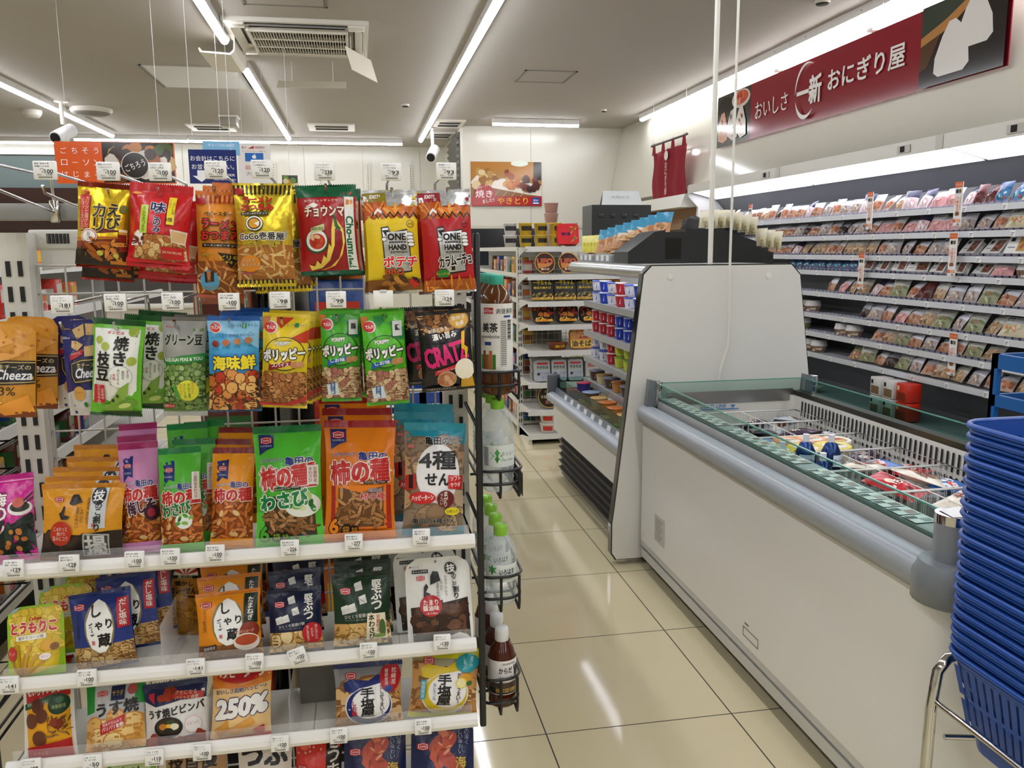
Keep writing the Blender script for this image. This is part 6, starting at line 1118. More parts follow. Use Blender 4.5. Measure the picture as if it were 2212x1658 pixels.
# frozen goods
def ice_bag(w, d, base, ops_c, txt, tc):
    m = MB(); S = Skin(w, d, .018, (.06, .06), 'pillow', int(w*1e4)); k = mat(base, 'film'); n = 10
    for sg in (1, -1):
        vs = []; fs = []
        for j in range(n+1):
            for i in range(n+1):
                x, y, z = S.P(-w/2+w*i/n, d*j/n); vs.append((x, z-d/2, .02+sg*(-y)))
        for j in range(n):
            for i in range(n): a = j*(n+1)+i; fs.append((a, a+1, a+n+2, a+n+1))
        m.add(vs, fs, k, True)
    r = random.Random(len(txt)+int(d*1000))
    for i in range(5):
        for p in [ell(r.uniform(-w*.35, w*.35), r.uniform(.2*d, .8*d), w*.13, d*.09, 10, r.uniform(0, 3))]:
            m.add([(S.P(x, z)[0], z-d/2, .0212-S.P(x, z)[1]) for x, z in p], [list(range(10))], mat(ops_c[i % len(ops_c)], 'print'))
    for p in text_polys(txt, 0, d/2, w*.3, w*.7, off=.05): m.add([(S.P(x, z)[0], z-d/2, .0222-S.P(x, z)[1]) for x, z in p], [list(range(len(p)))], mat(tc, 'print'))
    return m
def cup(r, h, side, lid, txt, tc):
    m1 = MB().lathe([(0, 0), (r*.78, 0), (r*.8, .003), (r*.97, h-.01), (r, h-.008), (r, h-.004)], (0, 0, 0), mat(side, 'print'), 24)
    m2 = MB().lathe([(r*1.04, h-.012), (r*1.06, h-.01), (r*1.06, h), (r, h+.002), (r*.9, h), (0, h)], (0, 0, 0), mat(lid, 'satin'), 28); flat_text(m2, txt, (0, 0, h+.0008), (1, 0, 0), (0, 1, 0), r*.42, mat(tc, 'print'), r*1.3, .04)
    for q in (.7,): m2.add([(r*q*math.cos(a), r*q*math.sin(a)-r*.1, h+.0004) for a in [2*PI*i/20 for i in range(20)]], [list(range(20))], mat('f0e8d8' if lid != 'f0e8d8' else 'd8b060', 'print'))
    return m1, m2
def put_pack(mb, name, label, cat, loc, rot, group=None):
    o = mb.build(name, None, fix=True, label=label, category=cat, group=group); o.location = loc; o.rotation_euler = rot; return o
rng = random.Random(21)
kinds = [(.11, .17, '3a2440', ['c8c8d0', '6a3a50'], 'チョコ', 'f0e0d0', 'purple and silver ice cream packet'), (.1, .16, 'b8c4cc', ['8a4a30', 'e0d8c8'], 'クッキー', '3a2418', 'silver ice cream packet'), (.12, .18, 'e8e0d0', ['c8a060', '7a4a24'], '最中', '8a2c20', 'cream wafer ice packet'), (.11, .17, '2c6cc0', ['e8f0f8', 'e03028'], 'Ice Candy', 'f8f8f8', 'blue ice candy packet'), (.12, .17, 'c83038', ['f0d8c0', '7a1c20'], 'いちご', 'f8ece4', 'red ice cream packet')]
protos = {}
def pack_at(k, i, u, v, dz, rz, where):
    w, d, b, cs, tx, tc, lb = kinds[k]; y0, y1 = BY[i], BY[i+1]
    loc = (FX0+.13+u*(FX1-FX0-.28), y0+v*(y1-y0), bz+dz); lab = '%s %s' % (lb, where)
    rot = (rng.uniform(-.25, .25), rng.uniform(-.2, .2), rz)
    if k not in protos: protos[k] = put_pack(ice_bag(w, d, b, cs, tx, tc), 'ice_packet', lab, 'ice packet', loc, rot)
    else: o = dup(protos[k], loc=loc, label=lab); o.rotation_euler = rot
NEAR = ['nearest the grey corner post', 'in the second basket from the near end', 'in the third basket from the near end', 'in the middle basket', 'in the fifth basket from the near end', 'in the sixth basket from the near end', 'in the far basket']
for i, lst in enumerate([[(1, .3, .14), (2, .7, .16), (3, .9, .18)], [(3, .78, .23), (3, .6, .22), (2, .66, .26), (1, .4, .18), (2, .9, .25)], [(0, .35, .2), (4, .5, .25), (2, .7, .26), (1, .9, .2), (3, .84, .24), (2, .55, .18)], [(1, .6, .18), (2, .75, .2), (3, .72, .24), (4, .9, .22), (2, .6, .24)], [(0, .92, .2), (1, .78, .19)], [(0, .25, .23), (0, .4, .25), (1, .34, .2), (0, .72, .24), (2, .62, .19), (1, .86, .23)], [(0, .4, .21), (0, .55, .23), (1, .75, .22), (1, .88, .24), (0, .24, .22)]]):
    for j, (k, u, dz) in enumerate(lst): pack_at(k, i, u, rng.uniform(.4, .6), dz, rng.uniform(-1.2, 1.2)+PI/2, '%s, %s one' % (NEAR[i].replace(' from the near end', ' from near'), nth(j)))
def cups(i, items, lb):
    first = {}
    for j, (key, u, v, z) in enumerate(items):
        r, h, side, lid, tx, tc = key; loc = (FX0+.13+u*(FX1-FX0-.28), BY[i]+v*(BY[i+1]-BY[i]), bz+z); lab = '%s, %s %s' % (lb[key], nth(j), NEAR[i])
        if key not in first:
            t = thing('ice_cup', lab, 'ice cup', loc, .3); a, b = cup(*key); a.build('tub', t); b.build('lid', t, fix=False); first[key] = t
        else: dup(first[key], loc=loc, label=lab)
YL = (.062, .06, 'e8e0c0', 'e0cc3c', '爽', '2c6c3c'); OR = (.055, .05, 'e0a878', 'e8a068', 'みかん', '8a3c14'); BL = (.062, .06, 'c8d4e8', '8ca4d0', 'バニラ', '243c7c'); PK = (.055, .05, 'e8c8b8', 'f0e8d8', '苺', 'c02c3c')
cl = {YL: 'round ice cup with yellow lid', OR: 'round ice cup with orange lid', BL: 'round ice cup with pale blue lid', PK: 'round ice cup with cream lid'}
cups(4, [(YL, .2, .3, .225), (YL, .42, .3, .225), (YL, .64, .33, .225), (BL, .22, .78, .22), (OR, .42, .78, .235), (OR, .6, .8, .235), (PK, .78, .75, .23)], cl)
cups(1, [(YL, .18, .55, .21)], cl); cups(0, [(BL, .3, .55, .14), (PK, .55, .6, .15), (OR, .6, .3, .12), (BL, .8, .6, .13)], cl)
# pouch drinks standing in the middle basket
def pouch_drink(loc, rz, label):
    t = thing('ice_pouch', label, 'ice pouch', loc, rz)
    MB().lathe([(0, 0), (.03, .002), (.036, .03), (.034, .08), (.02, .11), (.008, .118)], (0, 0, 0), mat('2c4478', 'foil'), 16).build('pouch', t); MB().cyl((0, 0, .115), (0, 0, .142), .011, mat('e8ecf4', 'satin'), 14).build('cap', t)
    m = MB(); wquad(m, .035, -.8, .8, .035, .075, mat('c8d8e8', 'print'), .001, 8); wrap(m, 'クーリッシュ', .036, 0, .055, .014, mat('1c2c5c', 'print'), .05, .04, d=.002); m.build('label', t, fix=False)
for i, (u, v, z, rz) in enumerate([(.12, .8, .2, .2), (.3, .85, .22, -.3), (.5, .9, .21, .5), (.3, .4, .18, .1)]): pouch_drink((FX0+.13+u*(FX1-FX0-.28), BY[3]+v*(BY[4]-BY[3]), bz+z), rz, 'navy ice cream pouch with white cap, %s from the left in the middle basket' % nth(i))

# ---------------------------------------------------------------- white end panel of the next island case
PY = 3.6
pts = [(1.105, .06), (1.125, .03), (2.09, .03), (2.06, .8), (1.985, 1.33), (1.94, 1.378), (1.275, 1.378), (1.237, 1.34), (1.17, .75), (1.118, .3), (1.105, .2)]
ep = thing('end_panel', 'tall white tapered end panel between freezer and dessert case', 'panel', (1.6, PY, 0))
q = [(x-1.6, z) for x, z in pts]
MB().prism(q, 1, -.03, .03, mat('e2e1db', 'wall')).build('panel', ep)
cx, cz = 0, .7; q2 = [(x+(.005 if x > 0 else -.005), z+(.005 if z > .7 else -.005)) for x, z in q]
MB().prism(q2, 1, -.024, .024, mat('4a4c50', 'chrome')).build('edge_trim', ep)
for x in (1.36, 1.83): MB().cyl((x-1.6, -.034, 1.33), (x-1.6, -.029, 1.33), .014, mat('e8e6e0', 'satin'), 20).build('screw_cover', ep)
def rod(x, y, label, r, name, bend=None):
    t = thing(name, label, 'pole' if r > .01 else 'cable', (x, y, 0)); pts_ = [(0, 0, 1.38), (0, 0, CZ)] if not bend else bend
    MB().tube(pts_, r, mat('e4e2d8', 'satin'), 8).build('shaft', t); MB().cyl((0, 0, CZ-.01), (0, 0, CZ), r*3, WP, 12).build('ceiling_plate', t)
a = (1.5580, 3.5800, 1.4047); rod(a[0], 3.6, 'white square pole running from the end panel up to the ceiling', .012, 'cable_pole')
b = (1.6308, 3.5600, 1.4042)
rod(b[0], 3.55, 'white cable hanging from the ceiling down the end panel', .006, 'power_cable', [(0, 0, CZ), (0, 0, 1.4), (0.005, 0, 1.2), (.004, 0, 1.02), (-.03, 0, .9), (-.035, 0, .862)])

# ---------------------------------------------------------------- stacked blue shopping baskets on a chrome stand
BB = mat('174a9e', 'satin'); BX, BYb = 1.37, 1.25; nB = 22
def basket_mesh():
    m = MB(); hw, hd, H = .225, .165, .2
    P = lambda s, z: rr(-hw*s, -hd*s, hw*s, hd*s, .05*s, 5)
    top = P(1, 0); n = len(top)
    for g, z in ((0, 0),): m.tube([(x, y, H) for x, y in rr(-hw-.008, -hd-.008, hw+.008, hd+.008, .055, 5)], .006, BB, 8, True)
    m.tube([(x, y, H-.0105) for x, y in rr(-hw-.004, -hd-.004, hw+.004, hd+.004, .052, 5)], .004, BB, 8, True)
    # perforated wall: bars and bands, tapering to the floor
    lv = [(1.0, H), (.974, H-.03), (.92, H-.09), (.91, H-.1), (.85, .03), (.825, .0)]
    for (s0, z0), (s1, z1), solid in ((lv[0], lv[1], 1), (lv[2], lv[3], 1), (lv[4], lv[5], 1), (lv[1], lv[2], 0), (lv[3], lv[4], 0)):
        a, b = [(x, y, z0) for x, y in rr(-hw*s0, -hd*s0, hw*s0, hd*s0, .05, 5)], [(x, y, z1) for x, y in rr(-hw*s1, -hd*s1, hw*s1, hd*s1, .05, 5)]
        if solid: m.add(a+b, [(i, (i+1) % n, n+(i+1) % n, n+i) for i in range(n)], BB, True)
        else:
            for sx in (-1, 1):
                for k in range(14): y = -hd*.86+hd*1.72*k/13; m.add([(sx*hw*s0, (y-.0075)*s0, z0), (sx*hw*s0, (y+.0075)*s0, z0), (sx*hw*s1, (y+.0075)*s1, z1), (sx*hw*s1, (y-.0075)*s1, z1)], [(0, 1, 2, 3)], BB)
            for sy in (-1, 1):
                for k in range(20): x = -hw*.86+hw*1.72*k/19; m.add([((x-.0075)*s0, sy*hd*s0, z0), ((x+.0075)*s0, sy*hd*s0, z0), ((x+.0075)*s1, sy*hd*s1, z1), ((x-.0075)*s1, sy*hd*s1, z1)], [(0, 1, 2, 3)], BB)
    f = rr(-hw*.825, -hd*.825, hw*.825, hd*.825, .05, 5); m.add([(x, y, .002) for x, y in f], [list(range(len(f)))], BB)
    return m
zb_ = .50; dz = (1.115-.655)/(nB-1); first = None
for i in range(nB):
    z = .655-.2+dz*i; lab = 'blue plastic shopping basket, %s from the bottom of the stack' % nth(i)
    loc = (BX+.0015*math.sin(i*1.7), BYb+.0015*i*0, z)
    if first is None:
        first = thing('shopping_basket', lab, 'shopping basket', loc, group='stacked blue shopping baskets'); basket_mesh().build('body', first)
        m = MB()
        m.tube([(-.16, -.175, .199), (-.15, -.187, .199), (.15, -.187, .199), (.16, -.175, .199)], .004, BB, 6); m.build('handle', first)
        m = MB(); m.tube([(-.16, .175, .199), (-.15, .187, .199), (.15, .187, .199), (.16, .175, .199)], .004, BB, 6); m.build('handle', first)
    else: dup(first, loc=loc, label=lab)
st = thing('basket_stand', 'chrome tube stand holding the stack of blue baskets', 'stand', (BX, BYb, 0))
for sy in (.19, -.19):
    MB().tube([(-.235, sy, 0), (-.228, sy, .5), (-.218, sy, .585), (-.198, sy, .61), (-.16, sy, .62), (.21, sy, .62), (.235, sy, .58), (.235, sy, 0)], .012, CH, 10).build('leg_frame', st)
for z, x in ((.52, -.224), (.2, -.228), (.52, .23)): MB().tube([(x, -.18, z), (x, .18, z)], .006, CH, 8).build('cross_bar', st)
MB().tube([(-.2, .18, .44), (-.14, .17, .437), (.14, .17, .437), (.2, .18, .44)], .006, CH, 8).build('support_bar', st)
MB().tube([(-.2, -.18, .44), (-.14, -.17, .437), (.14, -.17, .437), (.2, -.18, .44)], .006, CH, 8).build('support_bar', st)

# ================================================================ chilled wall case on the right
FY_A, FY_B = 2.2, 7.95; FRO = Vector((3.4, 5.0, 0)); fr = thing('chilled_case', 'long open chilled wall case with lit canopy and many shelves', 'chilled display case', FRO)
def kpart(name, m, parent=None, fix=True):
    o = m.build(name, parent or fr, fix=fix)
    if parent is None: o.location = -FRO
    return o
GRYP = mat('8c8c8e', 'satin'); SH = mat('c4c6cc', 'satin'); DKG = mat('4a4a4c', 'satin'); LIL = mat('d4d2f0', 'clear')
ECM = mat('f2f3ff', 'emit_case')
m = MB().box(3.6, FY_A, .2, 3.67, FY_B, 1.92, mat('747476', 'satin')); kpart('back_panel', m)
m = MB()
for z in (.78, .92): 
    for k in range(150): y = FY_A+.05+k*.038; m.add([(3.598, y, z), (3.598, y+.018, z), (3.598, y+.018, z+.012), (3.598, y, z+.012)], [(0, 1, 2, 3)], DKG)
kpart('air_slots', m, fix=False)
kpart('base', MB().prism([(2.98, .0), (3.67, 0), (3.67, .3), (3.1, .3), (3.08, .42), (3.02, .42), (2.98, .36)], 1, FY_A, FY_B, GRYP)); kpart('front_glass', MB().box(3.035, FY_A, .42, 3.04, FY_B, .56, GLS))
m = MB().prism([(2.98, 0), (3.67, 0), (3.67, 2.06), (3.2, 2.06), (3.2, 1.95), (3.3, 1.85), (3.25, 1.2), (3.1, .7), (2.98, .5)], 1, FY_B, FY_B+.04, mat('c8c6c0', 'satin')); kpart('end_wall', m)
kpart('canopy', MB().prism([(3.2, 1.99), (3.2, 2.06), (3.67, 2.06), (3.67, 1.8), (3.6, 1.8), (3.475, 1.93), (3.23, 1.992)], 1, FY_A, FY_B, DKG))
kpart('canopy_lip', MB().prism([(3.192, 1.985), (3.192, 2.066), (3.2, 2.066), (3.2, 1.985)], 1, FY_A, FY_B, mat('cfcbc0', 'satin')))
for i in range(3):
    y1 = FY_B-.04-i*1.83; y0 = max(FY_A, y1-1.8); kpart('canopy_light', MB().add([(3.225, y0, 1.989), (3.225, y1, 1.989), (3.468, y1, 1.928), (3.468, y0, 1.928)], [(0, 1, 2, 3)], ECM), fix=False)
for y in (6.15, 4.3): kpart('lip_bracket', MB().box(3.188, y-.03, 1.985, 3.195, y+.03, 2.066, mat('b8b4a8', 'satin')))
for y in (6.35, 4.62, 3.75): kpart('thermometer', MB().box(3.186, y-.07, 2.0, 3.193, y+.05, 2.045, mat('b0aca0', 'satin')).box(3.184, y-.02, 2.006, 3.19, y+.02, 2.04, BK))
MB().prism([(3.42, 2.067), (3.6, 3.079), (3.676, 3.079), (3.676, 2.067)], 1, -6.5, 11.39, mat('c9c5b6', 'gloss')).build('trim_1', kind='structure')
SZ = [1.668, 1.53, 1.394, 1.283, 1.13, .974, .841, .694]
shelves = []
for i, z in enumerate(SZ):
    x0 = 3.3 if i < 4 else 3.3-.02*(i-3); sh = kpart('shelf', MB().box(x0+.012, FY_A, z-.012, 3.6, FY_B, z, SH))
    MB().prism([(x0, z-.028), (x0, z+.006), (x0+.012, z+.006), (x0+.012, z-.028)], 1, FY_A, FY_B, mat('d6d8dc', 'satin')).build('price_rail', sh); shelves.append(x0)
    m = MB()
    for k in range(90):
        y = 3.4+k*.05; m.box(x0+.012, y, z, x0+.0135, y+.036, z+.022, LIL)
    if i < 7: m.build('front_clips', sh, kind='stuff')
# packets: pouch with a window of food below a pale label
def packet(w, h, food, top, blob, lab=True, D=.022, shape='pillow', kind='film'):
    S = Skin(w, h, D, (.02, .03), shape, int(w*9999+h*777)); m = MB(); n = 6
    for sg in (1, -1):
        for zone, (z0, z1) in enumerate(((S.b, h*.55), (h*.55, S.t))):
            vs = []; fs = []
            for j in range(n+1):
                for i in range(n+1):
                    x, y, z = S.P(-w/2+w*i/n, z0+(z1-z0)*j/n); vs.append((x, sg*y, z))
            for j in range(n):
                for i in range(n): a = j*(n+1)+i; fs.append((a, a+1, a+n+2, a+n+1))
            m.add(vs, fs, mat(food if zone == 0 else top, kind), True)
    r = random.Random(len(m.v)+int(w*1000)+int(h*10000)+len(food)+sum(map(ord, food+top)))
    for k in range(9):
        for p in [ell(r.uniform(-w*.36, w*.36), r.uniform(h*.1, h*.5), w*r.uniform(.07, .14), h*r.uniform(.05, .09), 8, r.uniform(0, 3), .2, r)]:
            m.add([(S.P(x, z)[0], S.P(x, z)[1]-.0015-.0003*k, z) for x, z in p], [list(range(8))], mat(blob[k % len(blob)], 'print'))
    if lab:
        for c, (x0, z0, x1, z1) in (('1c1c2c', (-.36, .74, -.12, .9)), ('8a8a90', (-.04, .82, .36, .85)), ('a8a8ac', (-.04, .76, .28, .785))):
            q = [(x0*w, z0*h), (x1*w, z0*h), (x1*w, z1*h), (x0*w, z1*h)]; m.add([(S.P(x, z)[0], S.P(x, z)[1]-.0012, z) for x, z in q], [(0, 1, 2, 3)], mat(c, 'print'))
    return m
def tray(w, h, food, blob, frame='e4e2de'):
    """shallow sealed tray standing tilted, face to the aisle"""
    m = MB(); m.prism([(-w/2, 0), (w/2, 0), (w/2*.94, h), (-w/2*.94, h)], 1, -.004, 0, mat(frame, 'print')); m.prism([(-w*.42, h*.1), (w*.42, h*.1), (w*.38, h*.9), (-w*.38, h*.9)], 1, 0, .03, mat(frame, 'satin'))
    m.add([(-w*.05, -.0045, h*.12), (w*.43, -.0045, h*.12), (w*.4, -.0045, h*.88), (-w*.05, -.0045, h*.88)], [(0, 1, 2, 3)], mat(food, 'film')); r = random.Random(len(food)+sum(map(ord, food)))
    for k in range(10): m.add([(x, -.005-.0001*k, z) for x, z in ell(r.uniform(.02, .36)*w, r.uniform(.22, .78)*h, w*.07, h*.08, 8, r.uniform(0, 3), .2, r)], [list(range(8))], mat(blob[k % len(blob)], 'print'))
    m.add([(-w*.38, -.0045, h*.66), (-w*.22, -.0045, h*.66), (-w*.22, -.0045, h*.86), (-w*.38, -.0045, h*.86)], [(0, 1, 2, 3)], mat('1c1c2c', 'print')); m.add([(-w*.4, -.0045, h*.3), (-w*.12, -.0045, h*.3), (-w*.12, -.0045, h*.36), (-w*.4, -.0045, h*.36)], [(0, 1, 2, 3)], mat('8a8a90', 'print'))
    return m
def tub(w, d, h, food, lid, blob):
    m = MB(); m.lathe([(0, 0), (w*.4, 0), (w*.5, h*.55), (w*.52, h*.56)], (0, 0, 0), mat(food, 'film'), 14); m.lathe([(w*.52, h*.56), (w*.5, h*.62), (w*.44, h), (0, h)], (0, 0, 0), mat(lid, 'film'), 14); r = random.Random(3)
    for k in range(7): a = r.uniform(-1.2, 1.2); z = h*r.uniform(.22, .5); rad = w*(.4+.18*z/h)+.001; m.add([(rad*math.sin(a+q), -rad*math.cos(a+q), z+s_) for q, s_ in ((-.2, -.01), (.2, -.012), (.22, .01), (-.18, .012))], [(0, 1, 2, 3)], mat(blob[k % len(blob)], 'print'))
    return m
def eggs(n):
    m = MB(); W_ = .052*n
    for k in range(n):
        for q in (0, 1): m.lathe([(0, 0), (.014, .003), (.021, .018), (.02, .034), (.012, .05), (0, .056)], (-W_/2+.026+.052*k, -.025+.05*q, .006), mat('ece6de', 'satin'), 12)
    m.rbox(-W_/2, -.05, 0, W_/2, .05, .02, mat('f0f0f4', 'film_clear'), .004); m.rbox(-W_/2+.02, -.03, .05, W_/2-.04, .03, .068, mat('f0eeea', 'print'), .004); m.box(-W_/2+.03, -.0312, .054, -W_/2+.05, -.03, .066, mat('1c1c2c', 'print')); m.box(-W_/2, -.052, .022, W_/2, -.05, .026, mat('e07850', 'print'))
    return m
def carton(w, h, body, pic, hole=None):
    m = MB().rbox(-w/2, -.05, 0, w/2, .05, h, mat(body, 'print'), .003, 1); m.add([(-w*.4, -.0505, h*.08), (w*.4, -.0505, h*.08), (w*.4, -.0505, h*.52), (-w*.4, -.0505, h*.52)], [(0, 1, 2, 3)], mat(pic, 'print')); m.add([(-w*.4, -.0506, h*.62), (-w*.2, -.0506, h*.62), (-w*.2, -.0506, h*.85), (-w*.4, -.0506, h*.85)], [(0, 1, 2, 3)], mat('1c1c2c' if body != 'd83420' else 'f0d8a0', 'print')); return m
KN = {
 'm': (lambda: packet(.1, .135, '9a6a50', 'c0b8b4', ['a87858', '7a4a38', 'c09a7c'], False), 'brown meat packet', 'food packet'), 'o': (lambda: packet(.125, .11, 'b48466', 'd4d4dc', ['c07450', '9c5840', 'd0a88c']), 'white packet with orange food', 'food packet'),
 'w': (lambda: packet(.1, .135, 'c0a08c', 'e2e2ea', ['c88050', 'b87050', 'a06448']), 'tall white packet with orange window', 'food packet'), 'g': (lambda: packet(.12, .12, 'b0a4a0', 'd4d4dc', ['c8a890', '8a7a74', 'd8c8b8']), 'grey clear-topped packet', 'food packet'),
 'h': (lambda: packet(.13, .125, 'd89a98', 'd8d4d8', ['e0aaa8', 'cc8a8c', 'e8bcb8']), 'pink ham packet', 'food packet'), 'n': (lambda: packet(.11, .14, 'e0c8c8', '26284a', ['f0e8e8', 'd8b0b0'], False), 'ham packet with navy label', 'food packet'), 's': (lambda: packet(.07, .14, '5a2420', '6a3430', ['7a3a30', '481c1a'], False), 'dark sausage packet', 'food packet'),
 'b': (lambda: packet(.1, .14, '3a6a90', '2c5078', ['a8c4cc', '4c8a9c', '8a3c3c'], False), 'blue packet', 'food packet'), 'c': (lambda: packet(.12, .14, 'e8b860', 'ece6e0', ['f0d890', 'e8a040']), 'white and yellow cheese packet', 'food packet'), 'k': (lambda: packet(.1, .12, '3a302c', '9a9aa0', ['241e1c', '58423a', '7a5a4c']), 'dark bean packet', 'food packet'),
 'v': (lambda: packet(.13, .125, '90926c', 'c8c8c0', ['6a7a4c', 'b8b890', '9a7a58', 'd8d0b8']), 'green vegetable packet', 'food packet'), 'f': (lambda: packet(.12, .13, 'b09478', 'c8c4bc', ['c8a070', 'd8b890', '8a6a4c']), 'beige noodle packet', 'food packet'), 't': (lambda: tray(.16, .115, '8a6a5c', ['7a3a2c', '5a2c24', 'a8644c']), 'white edged tray packet', 'tray packet'), 'r': (lambda: tray(.13, .125, 'c84c40', ['d86050', 'b83830'], 'b8b4b4'), 'clear tray with red sausages', 'tray packet'),
 'y': (lambda: tray(.17, .12, 'c89a58', ['d8a860', 'b07838', 'a86a34'], 'f0f0ec'), 'white tray with golden fried food', 'tray packet'), 'u': (lambda: tub(.11, .11, .085, '8a9a5c', 'ccd4c4', ['5a7a38', 'c8c098', 'c8604c']), 'clear salad tub', 'salad tub'), 'p': (lambda: tub(.12, .12, .085, 'a89078', 'd4d0cc', ['c8a888', '8a5c40', 'e0ccb0']), 'clear pasta tub', 'salad tub'),
 'q': (lambda: packet(.15, .115, '9cc0d4', 'b8d0dc', ['e4e8c8', 'c8dce8', 'd8c090'], False), 'pale blue bread pack', 'food packet'), 'e': (lambda: eggs(6), 'clear carton of white eggs', 'egg carton'), 'j': (lambda: eggs(3), 'short clear carton of white eggs', 'egg carton'), 'x': (lambda: packet(.16, .13, 'd4c8a8', 'c8ccc8', ['e4dcc0', 'e89060', 'c8c090']), 'large bag of cut vegetables', 'food packet'),
 'd': (lambda: carton(.1, .11, 'e4e0dc', '8a6a50'), 'white natto carton', 'carton'), 'z': (lambda: carton(.1, .11, 'd83420', '8a3018'), 'red natto carton', 'carton'), 'l': (lambda: packet(.14, .12, 'b07a5c', '8a9a78', ['c05c48', '6a8a54', 'd0c098']), 'salad pack with tomato', 'food packet')}
# from the far end (right to left in the case), per shelf from the top: (far y, kinds)
ROWS = [(7.3, 'mmmmmmmwkkoooogwgggwwhnnhhhssbbcccc'), (6.75, 'okoookkggwkggoowhhhhggwxxxccw'), (6.55, 'okooffffffffwggoggttyyrrrkkgghh'), (6.2, 'bbbbbbbbbtttttttfppfftgg'), (5.6, 'ooffggwwssffgkffggwwff'), (7.0, 'qqqqqqppp...kgofvfvgvfxxxx'), (7.0, 'uuuuuuuuu..pp.wfvogowvf.eejeee'), (6.9, 'uuuuuupppp..lvvkvgvffgwwffgg')]
WHERE = ['top', 'second', 'third', 'fourth', 'fifth', 'sixth', 'seventh', 'eighth']
pro = {}; rng = random.Random(77)
def put_food(k, x, y, z, tilt, label, yaw=0, gap=.2):
    M = Matrix.Translation((x, y, z)) @ Matrix.Rotation(-PI/2+yaw, 4, 'Z') @ Matrix.Rotation(tilt, 4, 'X') @ Matrix.Diagonal((1, 1, min(rng.uniform(.85, 1.08), gap/.13) if tilt else 1, 1))
    if k not in pro:
        o = KN[k][0]().build(KN[k][2].replace(' ', '_'), None, label=label, category=KN[k][2]); o.matrix_world = M; pro[k] = o
    else: dup(pro[k], M, label=label)
WID = {'m': .095, 's': .07, 'k': .1, 'w': .105, 'n': .12, 'b': .105, 't': .18, 'y': .19, 'r': .14, 'e': .33, 'j': .18, 'x': .18, 'q': .14, 'u': .13, 'p': .14}
for i, (y, row) in enumerate(ROWS):
    cnt = 0
    for k in row:
        if k in 'mohvfgkw' and rng.random() < .3: k = rng.choice('owgfhkvn')
        if k == '.': y -= .2; continue
        w = WID.get(k, .13); y -= w/2
        if y < 3.4: break
        flat = k in 'upejdz'; lb = '%s, %s from the far end, %s chilled shelf' % (KN[k][1], nth(cnt), WHERE[i]); cnt += 1
        put_food(k, shelves[i]+(.086 if flat else .036), y, SZ[i]+(.001 if flat else .02 if k in 'tyr' else .014), 0 if flat else -.4-.35*rng.random(), lb, 0 if flat else rng.uniform(-.3, .3), SZ[i-1]-SZ[i]-.026 if i else .13); y -= w/2
for j, (k, y, z, x) in enumerate([('u', 6.35, .425, 3.2), ('l', 6.0, .424, 3.15), ('l', 5.8, .424, 3.15), ('v', 5.5, .424, 3.15), ('d', 4.66, .43, 3.18), ('d', 4.53, .43, 3.18), ('z', 4.4, .43, 3.18), ('d', 4.66, .545, 3.18), ('d', 4.53, .545, 3.18), ('z', 4.4, .545, 3.18)]): put_food(k, x, y, z+(.0 if k in 'dzu' else .0), 0 if k in 'dzu' else -1.1, '%s, %s from the far end on the bottom deck' % (KN[k][1], nth(j)))
kpart('deck', MB().box(3.1, FY_A, .41, 3.6, FY_B, .423, SH))
# price tags on the rails and orange shelf signs
first = None
for i, z in enumerate(SZ):
    for k in range(12):
        y = 6.9-k*.3-.07*(i % 3); lab = 'small white price tag, %s from the far end on the %s chilled shelf rail' % (nth(k), WHERE[i])
        if y < 3.5: continue
        if first is None:
            first = thing('rail_tag', lab, 'price tag', (shelves[i]-.0015, y, z-.013)); MB().box(-.001, -.017, -.016, .0012, .017, .016, TAGW).build('card', first)
            m = MB()
            for q in range(3): m.add([(-.0012, .012, .006-.008*q), (-.0012, -.01+.006*q, .006-.008*q), (-.0012, -.01+.006*q, .003-.008*q), (-.0012, .012, .003-.008*q)], [(0, 1, 2, 3)], INK)
            m.build('print', first, fix=False)
        else: dup(first, loc=(shelves[i]-.0015, y, z-.013), label=lab)
OC = 'e0703c'
for (px, y_, z_, i), wh in zip([(0, *(3.2800, 6.7228, 1.6981)[1:], 0), (0, *(3.2800, 5.0184, 1.6851)[1:], 0), (0, *(3.2800, 4.1973, 1.6850)[1:], 0), (0, *(3.2800, 5.0763, 1.2948)[1:], 3), (0, *(3.2800, 4.2110, 1.4074)[1:], 3), (0, *(3.2000, 4.1521, 0.8547)[1:], 5), (0, *(3.2800, 5.9113, 1.1145)[1:], 3)],
   ['farthest one across the two upper shelves', 'middle one across the two upper shelves', 'nearest one across the two upper shelves', 'far one below the third shelf', 'near one below the third shelf', 'lowest one beside the egg cartons', 'one half hidden behind the white end panel']):
    p = sheet('shelf_sign', (3.255, y_, z_), .062, .235, 'white and orange chilled case sign, '+wh, 'sign', .003, 'f0eeea', R=(0, -1, 0))
    p.rect(-.031, .088, .031, .118, OC); p.text('ナチュラル', 0, .103, .009, 'f8f0ea', .05); p.rect(-.02, .058, -.002, .078, '24264a'); p.rect(.002, .058, .02, .078, '7a6430'); p.text('冷蔵食品', -.002, -.0, .02, OC, vert=True, off_=.02); p.text('まとめて便利な', .018, .0, .011, OC, vert=True); p.text('多種の', -.02, .012, .013, OC, vert=True)
    p.poly([(-.016, -.05), (-.006, -.04), (.004, -.046), (.012, -.04), (.014, -.062), (-.014, -.064)], '8a5c34'); p.rect(-.028, -.1, -.012, -.083, OC); p.rect(-.008, -.1, .026, -.083, 'f0b090'); p.rect(.005, -.113, .022, -.108, '3a3a3c'); p.done()
